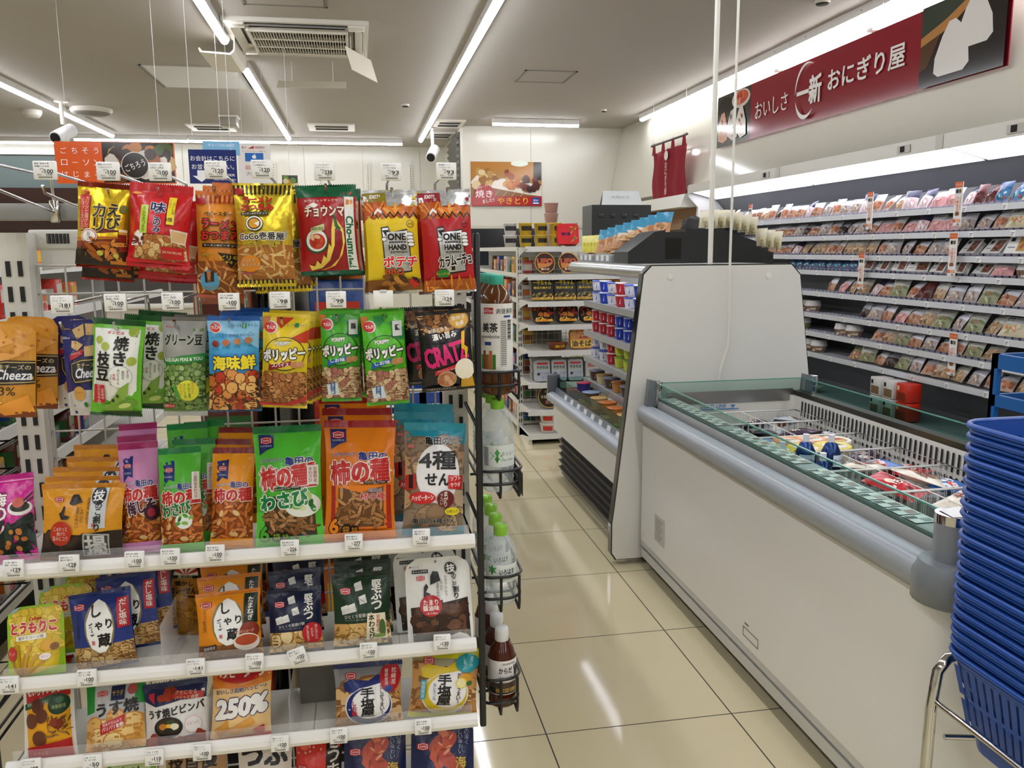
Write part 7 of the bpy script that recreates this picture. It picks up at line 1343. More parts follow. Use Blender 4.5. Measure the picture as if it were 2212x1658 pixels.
# long red banner
y0, y1, ya, yb = (3.4400, 7.8708, 2.6680)[1], (3.4400, 4.1331, 2.5948)[1], (3.4400, 7.1750, 2.5662)[1], (3.4400, 4.8309, 2.6591)[1]
zT, zB = (3.4400, 7.8647, 2.8724)[2], (3.4400, 7.8297, 2.4040)[2]; c = (3.44, (y0+y1)/2, (zT+zB)/2); Wd = y0-y1; Hh = zT-zB
p = sheet('wall_banner', c, Wd, Hh, 'long dark red rice ball banner high on the right wall', 'banner', .006, '8c1c2a', R=(0, -1, 0))
L0, L1, L2, L3 = -Wd/2, c[1]-ya, c[1]-yb, Wd/2; h2 = Hh/2
p.rect(L0, -h2, L1, h2, '3a3630'); cx = (L0+L1)/2; q = L1-L0
p.poly(ell(cx-q*.22, .12, q*.26, .09), '241c18'); p.poly(ell(cx+q*.22, .15, q*.27, .08), 'd8ccc0'); p.poly(ell(cx+q*.22, .16, q*.22, .06), 'c8583c'); p.blobs(8, cx, .11, cx+q*.44, .2, .03, ['d8704c', 'e0987c', 'b84030'], 5)
for k, (dx, col) in enumerate(((-.3, 'd8a888'), (.0, 'd8d4cc'), (.26, 'e8dcd0'))):
    x = cx+dx*q; p.poly([(x-q*.15, -.17+.02*k), (x-q*.16, -.05), (x-q*.06, .07), (x+q*.04, .08), (x+q*.14, -.06), (x+q*.15, -.18), (x, -.2)], col); p.blobs(6, x-q*.1, -.16, x+q*.1, .02, .018, ['c8583c', '3a3a34', 'd88464'], 8+k)
m1 = (L1+L2)/2; RW = L2-L1
p.text('おいしさ', L1+RW*.17, -.015, .14, 'f4efe8', RW*.24, .02); p.text('一新', L1+RW*.43, -.0, .2, 'f4efe8', RW*.15, .05); p.text('おにぎり屋', L1+RW*.735, .02, .15, 'f4efe8', RW*.38, .03)
for a0, a1, wv in ((.35*PI, 1.02*PI, .012), (1.1*PI, 1.72*PI, .016)):
    n = 26
    for k in range(n):
        def pt(a, r): return (L1+RW*.42+math.cos(a)*(RW*.072+r), .01+math.sin(a)*(.2+r))
        b0 = a0+(a1-a0)*k/n; b1 = a0+(a1-a0)*(k+1)/n; t0 = wv*math.sin(PI*(k+.3)/(n+.3)); t1 = wv*math.sin(PI*(k+1.3)/(n+1.3)); p.poly([pt(b0, -t0), pt(b0, t0), pt(b1, t1), pt(b1, -t1)], 'f4efe8')
p.rect(L2, -h2, L3, h2, '2a2522'); q = L3-L2; p.poly([(L2, h2), (L2+q*.8, h2), (L2+q*.3, .06), (L2, -.02)], '3c4438'); p.poly([(L2, .06), (L2+q*.3, .12), (L2+q*.7, h2), (L2+q*.8, h2), (L2+q*.36, .07), (L2, .01)], 'b8824a'); p.poly([(L2, .0), (L2+q*.25, .05), (L2+q*.1, -.12), (L2, -.14)], '5a3c2a')
for cx, cz, s_ in ((L2+q*.66, .06, 1.0), (L2+q*.4, -.05, 1.05)):
    p.poly([(cx+a*s_, cz+b*s_) for a, b in ((-.14, -.11), (-.1, -.135), (.1, -.135), (.145, -.1), (.13, .0), (.06, .12), (.02, .15), (-.03, .145), (-.08, .08), (-.135, -.03))], 'e6e2dc')
p.done()
for k, x in enumerate((.4, -.9, -.3)):
    yy = c[1]+(Wd/2)*x; t = thing('banner_lamp', 'white bracket lamp above the red banner, %s from the far end' % nth((0, 2, 1)[k]), 'bracket lamp', (3.5, yy, zT+.03)); MB().rbox(-.05, -.035, -.01, .05, .035, .015, mat('f0f0f0', 'satin'), .004).build('bracket', t); MB().cyl((.02, -.02, .01), (.02, -.02, CZ-zT-.03), .006, WP, 6).build('stem', t); MB().cyl((.02, .02, .01), (.02, .02, CZ-zT-.03), .006, WP, 6).build('stem', t)
# small red shop curtain
NY0, NY1 = (3.3400, 9.3913, 2.6854)[1], (3.3400, 8.4126, 2.5622)[1]; NZ = (3.3400, 8.9038, 2.6095)[2]
nr = thing('shop_curtain', 'small dark red cloth curtain with white lettering on a rod', 'curtain', (3.34, (NY0+NY1)/2, NZ)); hw = (NY0-NY1)/2
MB().tube([(0, hw+.06, -.0), (0, -hw-.02, .0)], .014, mat('3a2a22', 'satin'), 8).build('rod', nr)
CL = mat('8a1c26', 'cloth')
m = MB(); n = 20; vs = [(.012*math.sin(k*1.1)+.01*math.sin(j+k*.4), hw-2*hw*k/n, -.09-.59*j/8) for j in range(9) for k in range(n+1)]; m.add(vs, [(j*(n+1)+k, j*(n+1)+k+1, (j+1)*(n+1)+k+1, (j+1)*(n+1)+k) for j in range(8) for k in range(n)], CL, True)
for f in (-.95, -.35, .25, .9): m.add([(0, -hw*f+.06, -.11), (0, -hw*f-.06, -.11), (0, -hw*f-.03, .016), (0, -hw*f+.03, .016)], [(0, 1, 2, 3)], CL)
cl_ = m.build('cloth', nr, fix=False); md = cl_.modifiers.new('thick', 'SOLIDIFY'); md.thickness = .003; md.offset = 1
m = MB(); flat_text(m, 'おにぎり屋', (-.03, .0, -.4), (0, -1, 0), (0, 0, 1), .07, mat('e8dcd4', 'matte'), vert=True, off=.02); flat_poly(m, ell(0, 0, .06, .05, 14), (-.03, .0, -.16), (0, -1, 0), (0, 0, 1), mat('e8dcd4', 'matte')); m.build('lettering', nr, fix=False)
MB().tube([(0, hw+.02, .01), (0, hw+.02, CZ-NZ)], .003, WP, 5).build('cord', nr); MB().tube([(0, -hw+.02, .01), (0, -hw+.02, CZ-NZ)], .003, WP, 5).build('cord', nr)
# second, darker chilled case beyond with a tan back
t = thing('chilled_case', 'short chilled case with tan inside beyond the long chilled case', 'chilled display case', (3.4, 8.9, 0))
MB().box(-.1, -.85, 0, .27, .75, 1.2, GRYP).build('body', t); MB().prism([(-.25, 1.86), (-.2, 1.99), (.1, 2.03), (.1, 1.95), (-.1, 1.86)], 1, -.85, .75, mat('d8d4c8', 'satin')).build('canopy', t); MB().box(.2, -.85, 1.2, .27, .75, 1.95, mat('c8a480', 'matte')).build('back_panel', t); MB().box(-.2, .75, 0, .27, .8, 1.95, mat('8a6a4a', 'satin')).build('end_wall', t)
# blue crate near the basket stack
t = thing('blue_crate', 'teal blue plastic crates stacked behind the shopping baskets', 'crate', (2.42, 2.32, 0))
for z0 in (.5, .8):
    m = MB(); BL_ = mat('1a5c9c', 'satin')
    for a, b in ((0, .05), (.11, .15), (.24, .29)):
        m.box(-.29, -.2, z0+a, .29, -.18, z0+b, BL_).box(-.29, .18, z0+a, .29, .2, z0+b, BL_).box(-.29, -.18, z0+a, -.27, .18, z0+b, BL_).box(.27, -.18, z0+a, .29, .18, z0+b, BL_)
    for x in (-.29, -.1, .08, .26): m.box(x, -.2, z0, x+.03, -.185, z0+.29, BL_).box(x, .185, z0, x+.03, .2, z0+.29, BL_)
    for y in (-.2, -.02, .17): m.box(-.29, y, z0, -.275, y+.03, z0+.29, BL_).box(.275, y, z0, .29, y+.03, z0+.29, BL_)
    m.box(-.28, -.19, z0, .28, .19, z0+.008, BL_); m.build('crate_body', t)
MB().rbox(-.3, -.21, .46, .3, .21, .498, mat('8a8a8a', 'satin'), .006).build('trolley_deck', t)
for x in (-.24, .24):
    for y in (-.15, .15): MB().cyl((x, y, .0), (x, y, .46), .02, mat('8a8a8a', 'metal'), 10).build('leg', t)

# ================================================================ dessert case on the island
DX0, DY0, DY1 = 1.215, 3.64, 5.14; DO = Vector((1.62, 4.4, 0)); dc = thing('dessert_case', 'open white dessert case with dark slatted base and silver canopy', 'chilled display case', DO)
def dpart(name, m, fix=True): o = m.build(name, dc, fix=fix); o.location = -DO; return o
SL = mat('2c2622', 'satin')
m = MB()
for k in range(6): m.prism([(DX0+.03, .03+k*.045), (DX0+.005, .07+k*.045), (DX0+.03, .075+k*.045)], 1, DY0, DY1, SL)
m.box(DX0+.028, DY0, .02, 2.0, DY1, .31, SL); dpart('slatted_base', m); dpart('plinth', MB().box(DX0+.05, DY0, 0, 1.98, DY1-.03, .02, BK))
dpart('body', MB().box(DX0-.02, DY0, .31, 2.02, DY1+.02, .5, WHT).box(1.62, DY0, .5, 1.64, DY1, 1.32, mat('d8d6d0', 'satin')))
dpart('front_rail', MB().tube([(DX0-.035, DY0, .525), (DX0-.035, DY1+.03, .525)], .034, RAIL, 12)); dpart('label_rail', MB().prism([(DX0-.02, .54), (DX0-.01, .585), (DX0-.002, .585), (DX0-.002, .54)], 1, DY0, DY1, mat('7c8086', 'satin')))
for k in range(8): y = DY1-.25-k*.15; dpart('price_card', MB().add([(DX0-.019, y, .55), (DX0-.019, y-.06, .55), (DX0-.0115, y-.06, .58), (DX0-.0115, y, .58)], [(0, 1, 2, 3)], TAGW), False)
dpart('glass_pane', MB().box(DX0+.0, DY0, .55, DX0+.004, DY1, .65, GLS)); dpart('glass_pane', MB().box(DX0, DY1, .55, 1.5, DY1+.004, .65, GLS)); dpart('rail_end', MB().rbox(DX0-.06, DY1+.0, .48, DX0+.02, DY1+.05, .67, mat('5a5e62', 'satin'), .01))
dpart('canopy_bar', MB().tube([(1.335, DY0, 1.345), (1.335, DY1+.06, 1.345)], .034, mat('b4b6b8', 'metal'), 14)); dpart('canopy', MB().box(1.335, DY0, 1.325, 1.98, DY1+.05, 1.378, mat('c8c8c4', 'satin')))
dpart('canopy_light', MB().box(1.38, DY0+.02, 1.31, 1.43, DY1, 1.318, ECM))
DZ = [(1.3850, 4.8733, 1.1325)[2], (1.3850, 5.0041, 0.9500)[2], (1.3850, 5.0988, 0.7882)[2], (1.3850, 5.1752, 0.6464)[2]]
for i, z in enumerate(DZ):
    dpart('shelf', MB().box(1.385, DY0, z-.01, 1.62, DY1-.05, z, SH).prism([(1.375, z-.03), (1.37, z+.008), (1.385, z+.008), (1.385, z-.03)], 1, DY0, DY1-.05, mat('a4a6aa', 'satin')))
def sweet(r, h, side, lid, name='dessert cup'):
    m = MB().lathe([(0, 0), (r*.76, 0), (r*.8, .004), (r, h-.006)], (0, 0, 0), mat(side, 'print'), 16).lathe([(r, h-.006), (r*1.07, h-.005), (r*1.07, h), (r*.9, h+.002), (0, h+.002)], (0, 0, 0), mat(lid, 'film'), 16)
    m.add([((r*.9+.002)*math.sin(a)*1.02, -(r*.9+.002)*math.cos(a)*1.02, h*z) for a, z in ((-.9, .25), (.5, .25), (.5, .75), (-.9, .75))], [(0, 1, 2, 3)], mat(lid if lid != side else 'f0ece4', 'print')); return m
SW = {'r': (sweet, (.036, .065, 'c02c38', 'e8d8d0'), 'red yogurt cup'), 'b': (sweet, (.036, .065, '2c44b0', 'd0d8f0'), 'blue yogurt cup'), 'w': (sweet, (.036, .06, 'e8e6e4', '3c5cc0'), 'white and blue yogurt cup'), 'g': (sweet, (.036, .06, 'c8cc48', '88a82c'), 'lime jelly cup'), 'o': (sweet, (.05, .06, 'd89c4c', 'c87030'), 'amber pudding cup'), 'p': (sweet, (.05, .055, 'ecdca8', 'c8a05c'), 'cream pudding cup'), 'n': (sweet, (.05, .06, '6a4a34', '8ca0bc'), 'brown and grey dessert cup'), 'k': (sweet, (.042, .09, '3a3c8c', 'b02c50'), 'purple dessert cup')}
sp = {}
def cupat(k, x, y, z, lab):
    if k not in sp: o = SW[k][0](*SW[k][1]).build('dessert_cup', None, label=lab, category='dessert cup'); o.location = (x, y, z); o.rotation_euler = (0, 0, -1.0); sp[k] = o
    else: dup(sp[k], loc=(x, y, z), label=lab)
for i, row in enumerate(['wbwrwbrb', 'rrrbbbrb', 'wwrgggrg', 'npnonrop']):
    for j, k in enumerate(row): cupat(k, 1.44, DY1-.13-j*.16, DZ[i]+.001, '%s, %s from the far end on the %s dessert shelf' % (SW[k][2], nth(j), WHERE[i]))
    if i in (0, 1, 2):
        for j, k in enumerate(row[:6]): cupat(k, 1.44, DY1-.13-j*.16, DZ[i]+.07, '%s, upper layer, %s from far end, %s dessert shelf' % (SW[k][2], nth(j), WHERE[i]))
for j, k in enumerate('kkpponpogg'): cupat(k, 1.29+.06*(j % 2), DY1-.12-j*.12, .501, '%s, %s from the far end on the low dessert deck' % (SW[k][2], nth(j)))
for j, k in enumerate('knpoop'): cupat(k, 1.32, DY1-.25-j*.17, .562, '%s, upper layer, %s from far end, low dessert deck' % (SW[k][2], nth(j)))
# goods on top of the island
def step_box(x, y, L, label):
    t = thing('display_box', label, 'display box', (x, y, 1.379)); K_ = mat('15171a', 'satin')
    MB().prism([(-L/2, 0), (L/2, 0), (L/2, .05), (L*.3, .075), (L*.3, .11), (-L*.1, .175), (-L/2, .175)], 1, -.14, .14, K_).build('box', t); return t
step_box(1.93, 4.35, .5, 'black stepped display box at the right on top of the island'); t = thing('display_box', 'black low display box in the middle on top of the island', 'display box', (1.68, 4.34, 1.379)); MB().box(-.16, -.13, 0, .0, .13, .16, mat('15171a', 'satin')).box(-.14, -.131, .02, -.02, -.13, .13, mat('08090a', 'gloss')).build('box', t)
t = thing('display_box', 'black sloped display box at the left on top of the island', 'display box', (1.5, 4.3, 1.379)); MB().prism([(-.14, 0), (.06, 0), (.06, .17), (.0, .16), (-.14, .06)], 1, -.12, .12, mat('15171a', 'satin')).build('box', t)
for i in range(2):
    t = thing('grey_tray', 'long grey tray on the canopy, %s from the far end' % nth(i), 'tray', (1.42, 5.0-i*.36, 1.379)); MB().rbox(-.06, -.17, 0, .06, .17, .045, mat('8a8c90', 'satin'), .004).build('tray', t)
    m = MB()
    for k in range(3): m.box(-.062, -.12+.1*k, .01, -.06, -.07+.1*k, .04, TAGW)
    m.build('label_cards', t)
PKN = {'y': (lambda: packet(.09, .11, 'e0d84c', 'e8e088', ['f0e878', 'c8b838'], False, .012), 'yellow steamed bun packet'), 'c': (lambda: packet(.11, .15, 'c89468', '3c8cb0', ['b07848', 'd8a878'], False, .011), 'teal edged bread packet'), 'i': (lambda: packet(.08, .1, 'dcd4b4', 'e8e2cc', ['c8bc94', 'b0a078'], False, .008), 'ivory sweet packet'), 'l': (lambda: packet(.12, .13, 'c8a078', 'd8ccb8', ['b88858', 'd8b890'], False, .012), 'pale bread packet')}
pp = {}
def pk(k, x, y, z, tilt, yaw, lab):
    M = Matrix.Translation((x, y, z)) @ Matrix.Rotation(yaw, 4, 'Z') @ Matrix.Rotation(tilt, 4, 'X')
    if k not in pp: o = PKN[k][0]().build('bread_packet', None, label=lab, category='bread packet'); o.matrix_world = M; pp[k] = o
    else: dup(pp[k], M, label=lab)
for j in range(7): pk('y', 1.41+.01*(j % 3), 5.12-j*.05, 1.435, -.3, -.3, 'yellow steamed bun packet, %s from the far end of the grey tray' % nth(j))
for j in range(8): pk('c', 1.40+.03*j, 4.78-j*.055, 1.43+.012*j, -.35, -.9, 'teal edged bread packet, %s from the yellow packets' % nth(j))
for j in range(3): pk('l', 1.46+.07*j, 4.55-.05*j, 1.5+.015*j, -1.2, -.5+.3*j, 'pale bread packet lying on the heap, %s from the teal packets' % nth(j))
for j in range(6): pk('i', 1.56+.03*j, 4.47+.02*(j % 2), 1.532, -1.45, .2*j-.5, 'ivory sweet packet heaped behind the middle black box, %s from the left' % nth(j))
for j in range(7): pk('i', 1.82+.045*j, 4.3, 1.56-.012*max(0, j-3), -.12, -1.15, 'ivory sweet packet standing in the right black box, %s from the left' % nth(j))
for j in range(3): pk('i', 2.13+.045*j, 4.27, 1.462-.008*j, -.12, -1.15, 'ivory sweet packet on the low step of the right black box, %s from the left' % nth(j))
# ---------------------------------------------------------------- noodle gondola beyond
NX0, NX1, NY0, NY1 = 1.205, 2.1, 6.03, 6.44
NO = Vector((1.65, 6.4, 0)); ng = thing('noodle_gondola', 'white end gondola of instant noodles beyond the dessert case', 'store shelf', NO)
def npart(name, m, fix=True): o = m.build(name, ng, fix=fix); o.location = -NO; return o
NZ_ = [1.473, 1.269, 1.073, .899, .706, .466, .258, .075]
for x in (NX0+.01, NX1-.01):
    m = MB().box(x-.022, 6.41, 0, x+.022, 6.45, 1.47, GW)
    for k in range(28): m.box(x-.012, 6.408, .1+k*.05, x-.005, 6.4105, .13+k*.05, DK).box(x+.004, 6.408, .1+k*.05, x+.011, 6.4105, .13+k*.05, DK)
    npart('upright', m)
for i, z in enumerate(NZ_):
    m = MB().box(NX0, NY0+(.02 if i else .1), z-.012, NX1, 6.42, z, GW).box(NX0, NY0+(.0 if i else .08), z-.035, NX1, NY0+(.02 if i else .1), z+.004, mat('e0dfda', 'satin'))
    for x in (NX0, NX1-.006): m.prism([(NY0+.03, z-.012), (6.41, z-.012), (6.41, z-.08), (6.3, z-.05)], 0, x, x+.006, GW)
    npart('shelf', m)
m = MB()
for i in range(19): m.tube([(NX0+i*.048, 6.43, .1), (NX0+i*.048, 6.43, 1.45)], .002, WIRE, 4)
for i in range(28): m.tube([(NX0, 6.432, .1+i*.05), (NX1, 6.432, .1+i*.05)], .002, WIRE, 4)
npart('wire_mesh', m); npart('base', MB().box(NX0, NY0+.02, .0, NX0+.03, 6.44, .07, GW).box(NX0+.05, NY0+.1, 0, NX1, 6.44, .06, BK))
def lean(mb, name, label, cat, c, a=-.2, rz=0):
    o = mb.build(name, None, fix=False, label=label, category=cat); o.location = Vector(c)+Vector((0, 0, .055*math.sin(-a) if a < 0 else 0)); o.rotation_euler = (a, 0, rz); return o
def round_lid(r, base, lines, ring):
    m = MB(); ex = lambda k, y: [(x, y, z+r) for x, z in ell(0, 0, r*k, r*k, 30)]
    m.add(ex(1, 0), [list(range(30))], mat(ring, 'print')); m.add(ex(.93, -.0006), [list(range(30))], mat(base, 'print')); m.tube([(0, .0005, r), (0, .06, r)], [r*.99, r*.8], mat(base, 'satin'), 26)
    for tx, zz, h, col, w, ol in lines:
        if ol: flat_text(m, tx, (0, -.0012, r+zz*r), (1, 0, 0), (0, 0, 1), h*r, mat(ol, 'print'), w*r, .07)
        flat_text(m, tx, (0, -.0018, r+zz*r), (1, 0, 0), (0, 0, 1), h*r, mat(col, 'print'), w*r, .03)
    return m
def sq_pack(w, h, base, ops, d=.05, rad=.02):
    m = MB(); o = rr(-w/2, 0, w/2, h, rad, 4); m.prism(o, 1, 0, d, mat(base, 'film')); st = 0
    for op in ops:
        st -= .0005
        if op[0] == 'r': flat_poly(m, [(op[1]*w, op[2]*h), (op[3]*w, op[2]*h), (op[3]*w, op[4]*h), (op[1]*w, op[4]*h)], (0, st, 0), (1, 0, 0), (0, 0, 1), mat(op[5], 'print'))
        elif op[0] == 't': flat_text(m, op[1], (op[2]*w, st, op[3]*h), (1, 0, 0), (0, 0, 1), op[4]*h, mat(op[5], 'print'), op[6]*w, op[7] if len(op) > 7 else .03)
        else:
            r = random.Random(op[1])
            for k in range(op[6]): flat_poly(m, ell(r.uniform(op[2], op[4])*w, r.uniform(op[3], op[5])*h, w*.09, h*.03, 8, r.uniform(0, 3)), (0, st-.00002*k, 0), (1, 0, 0), (0, 0, 1), mat(op[7][k % len(op[7])], 'print'))
    return m
UF = lambda: round_lid(.077, '3a1410', [('UFO', .15, .5, 'd83828', 1.5, 'f0b868'), ('焼そば', -.6, .22, 'f0d8c0', .8, 'b02c40')], 'd8a040')
for j in range(4):
    m = UF(); m.add([(-.05, -.0009, .035), (.03, -.0009, .05), (.06, -.0009, .075), (-.06, -.0009, .07)], [(0, 1, 2, 3)], mat('c8803c', 'print')); lean(m, 'noodle_bowl', 'round black and red instant noodle bowl on the top noodle shelf, %s from the left' % nth(j), 'instant noodles', (NX0+.14+j*.178, NY0+.05, NZ_[1]+.002))
NB = ['d87c2c', 'e8b048', '8a3c1c']
IP = lambda b, c: sq_pack(.165, .165, b, [('r', -.5, .0, .5, .12, c), ('b', 4, -.45, .05, .45, .35, 22, ['c88c3c', '8a5c24', 'e8c060', '5a7a30']), ('t', '一平ちゃん', .0, .78, .2, 'ecd838', .84, .06), ('t', '夜店の焼そば', .0, .55, .11, 'e8c840', .8, .05), ('r', .2, .3, .42, .5, '1c1814')])
for j in range(5): lean(IP('1c1614', 'b8942c') if j < 3 else sq_pack(.165, .165, 'a82c1c', [('b', 5, -.45, .3, .45, .9, 26, NB), ('t', '一平ちゃん', 0, .85, .14, 'ecd838', .7, .05), ('t', 'カレー', -.1, .2, .26, 'f0d83c', .7, .07)]), 'noodle_tray', '%s square noodle tray on the second noodle shelf, %s from the left' % ('black and yellow' if j < 3 else 'red and yellow', nth(j)), 'instant noodles', (NX0+.12+j*.172, NY0+.05, NZ_[2]+.002))
for j in range(4): lean(sq_pack(.17, .14, '24100c', [('b', 3+j, -.4, .35, .4, .9, 26, ['a83c1c', 'c85c2c', '7a2414']), ('r', -.36, .04, .36, .16, 'f0b838'), ('b', 8, -.38, .08, .38, .24, 12, ['f0c84c', 'e88428']), ('t', '辛麺', .02, .42, .26, 'e8902c', .5, .05), ('r', .15, .45, .45, .55, 'b02020')], rad=.05), 'noodle_tray', 'dark flame-patterned noodle tray on the third noodle shelf, %s from the left' % nth(j), 'instant noodles', (NX0+.13+j*.185, NY0+.06, NZ_[3]+.002), -.35)
t = MB().lathe([(0, 0), (.06, 0), (.078, .05), (.08, .052), (0, .054)], (0, 0, 0), mat('8a4418', 'print'), 22); wrap(t, '東洋', .07, .1, .028, .022, mat('e8b838', 'print'), .08, .05, d=.003); lean(t, 'noodle_bowl', 'low brown and yellow noodle bowl lying on the fourth noodle shelf', 'instant noodles', (NX0+.25, NY0+.13, NZ_[4]+.002), 0)
for j in range(2): lean(sq_pack(.17, .15, 'd89048', [('b', 3, -.45, .5, .45, .95, 28, ['c87838', 'e8b878', 'a8582c', 'd8a05c']), ('r', -.5, .06, .5, .42, 'e8b838'), ('t', '油そば', 0, .24, .3, '1c1410', .88, .06), ('t', '醤油味', .1, .55, .12, 'b82820', .4, .04)], rad=.03), 'noodle_tray', 'orange oil-noodle tray with black lettering on the fourth noodle shelf, %s from the left' % nth(j), 'instant noodles', (NX0+.42+j*.19, NY0+.05, NZ_[4]+.002))
for j in range(4): lean(sq_pack(.115, .16, 'b4b8bc', [('r', -.36, .78, .36, .88, 'c83c34'), ('t', 'やきそば', 0, .66, .13, '2c2c1c', .76, .05), ('r', -.4, .58, .4, .6, '7ca83c'), ('b', 5, -.3, .1, .35, .42, 14, ['9aa8c0', '8494b0', 'a8b4c4']), ('r', -.36, .28, -.2, .4, '2c2c30')]) if j < 3 else sq_pack(.2, .165, 'b8b4ac', [('t', '超大盛', -.05, .7, .22, 'b8503c', .7, .05), ('t', 'やきそば', .1, .45, .14, '4a5c2c', .6, .04)]), 'noodle_pack', 'silver fried noodle pack, %s from the left on the fifth noodle shelf' % nth(j) if j < 3 else 'wide pale fried noodle pack at the right of the fifth noodle shelf', 'instant noodles', (NX0+.12+j*.128+(.05 if j == 3 else 0), NY0+.05, NZ_[5]+.002), -.15)
for j in range(4):
    for q in range(3): o = MB().prism([(-.055, 0), (.055, 0), (.062, .05), (-.062, .05)], 1, -.04, .04, mat('a4a6a2', 'satin')); lean(o, 'noodle_pack', 'grey noodle tray at the back of the fifth noodle shelf, %s column, %s up' % (nth(j), nth(q)), 'instant noodles', (NX0+.12+j*.13, NY0+.22, NZ_[5]+.002+.055*q), 0)
for j in range(3): lean(round_lid(.085, '241a12', [('PREMIUM', .45, .2, 'c8a850', .7, None), ('汁なし担々麺', -.0, .3, 'e8d8a0', 1.5, '6a1c10'), ('旨辛', -.5, .3, 'c8582c', .7, None)], 'c8a850'), 'noodle_bowl', 'tan and black premium noodle bowl on the sixth noodle shelf, %s from the left' % nth(j), 'instant noodles', (NX0+.17+j*.19, NY0+.05, NZ_[6]+.002))
for j in range(3):
    for q in range(2):
        m = MB().lathe([(0, 0), (.05, 0), (.054, .004), (.066, .066), (.069, .068), (.069, .074), (0, .075)], (0, 0, 0), mat('e0dcd4', 'print'), 22); wquad(m, .06, -.9, .3, .022, .058, mat('c83c30', 'print'), .004, 8); wquad(m, .06, .5, 1.2, .02, .056, mat('b0aca4', 'print'), .004, 6); lean(m, 'noodle_cup', 'white and red noodle cup on the bottom noodle shelf, %s from the left, %s' % (nth(j), 'lower' if q == 0 else 'upper'), 'instant noodles', (NX0+.17+j*.155, NY0+.09, NZ_[7]+.002+.0762*q), 0)
CUPV = [('e0c040', '2c2414', 'yellow and black noodle cup'), ('e4e0dc', '2a2a30', 'white and black noodle cup'), ('e4d8d0', 'c83c34', 'white and red noodle cup')]
for j, v in enumerate((1, 0, 0, 0, 2)):
    for q in range(2):
        a, b, lb = CUPV[v]; m = MB().lathe([(0, 0), (.04, 0), (.05, .08), (.053, .081), (.053, .086), (0, .087)], (0, 0, 0), mat(a, 'print'), 20); wquad(m, .047, -1.0, 1.0, .03, .062, mat(b, 'print'), .002, 10); lean(m, 'noodle_cup', '%s on top of the noodle gondola, %s from the left, %s' % (lb, nth(j), 'lower' if q == 0 else 'upper'), 'instant noodles', (NX0-.1+j*.115, 6.2, NZ_[0]+.002+.0885*q), 0, .2*j)
lean(sq_pack(.16, .15, 'd82c34', [('t', '俺の塩', -.12, .5, .16, '1c1c5c', .4, .06), ('b', 6, .0, .1, .45, .9, 16, ['d89848', 'b86a2c', '5a7a34'])]), 'noodle_tray', 'red tray with blue lettering on top of the noodle gondola', 'instant noodles', (NX0+.32, 6.09, NZ_[0]+.008), -.25)
for q in range(2): m = MB().lathe([(0, 0), (.045, 0), (.055, .07), (.06, .072), (0, .075)], (0, 0, 0), mat('c8a098', 'print'), 20); lean(m, 'noodle_cup', 'pink brown cup %s on the far stack on the noodle gondola' % ('lower' if q == 0 else 'upper'), 'instant noodles', (NX0+.25, 6.37, NZ_[0]+.181+.077*q), 0)
MB().box(-.06, -.05, 0, .06, .05, .178, mat('c4b8b0', 'print')).build('noodle_box', loc=(NX0+.25, 6.37, NZ_[0]+.001), label='pale box under the pink brown cups on the noodle gondola', category='box')
t = thing('display_box', 'large black box with a folded silver paper sign on top', 'display box', (1.93, 6.25, NZ_[0]+.006)); MB().box(-.22, -.12, .0, .24, .15, .3, mat('1a1c1e', 'satin')).build('box', t)
for k in range(4): MB().rbox(-.17+k*.09, -.126, .2, -.13+k*.09, -.119, .24, mat('24272a', 'satin'), .004, 1).build('tab', t)
m = MB(); PPR = mat('d8dcdc', 'gloss'); m.add([(-.14, -.1, .301), (.18, -.1, .301), (.18, .0, .41), (-.1, .0, .41)], [(0, 1, 2, 3)], PPR).add([(-.1, 0, .41), (.18, 0, .41), (.22, .1, .301), (-.1, .1, .301)], [(0, 1, 2, 3)], PPR); flat_text(m, 'お知らせ', (.02, -.056, .362), (1, 0, 0), (0, .67, .74), .025, mat('8a8e90', 'print'), .14); m.build('paper_sign', t, fix=False)
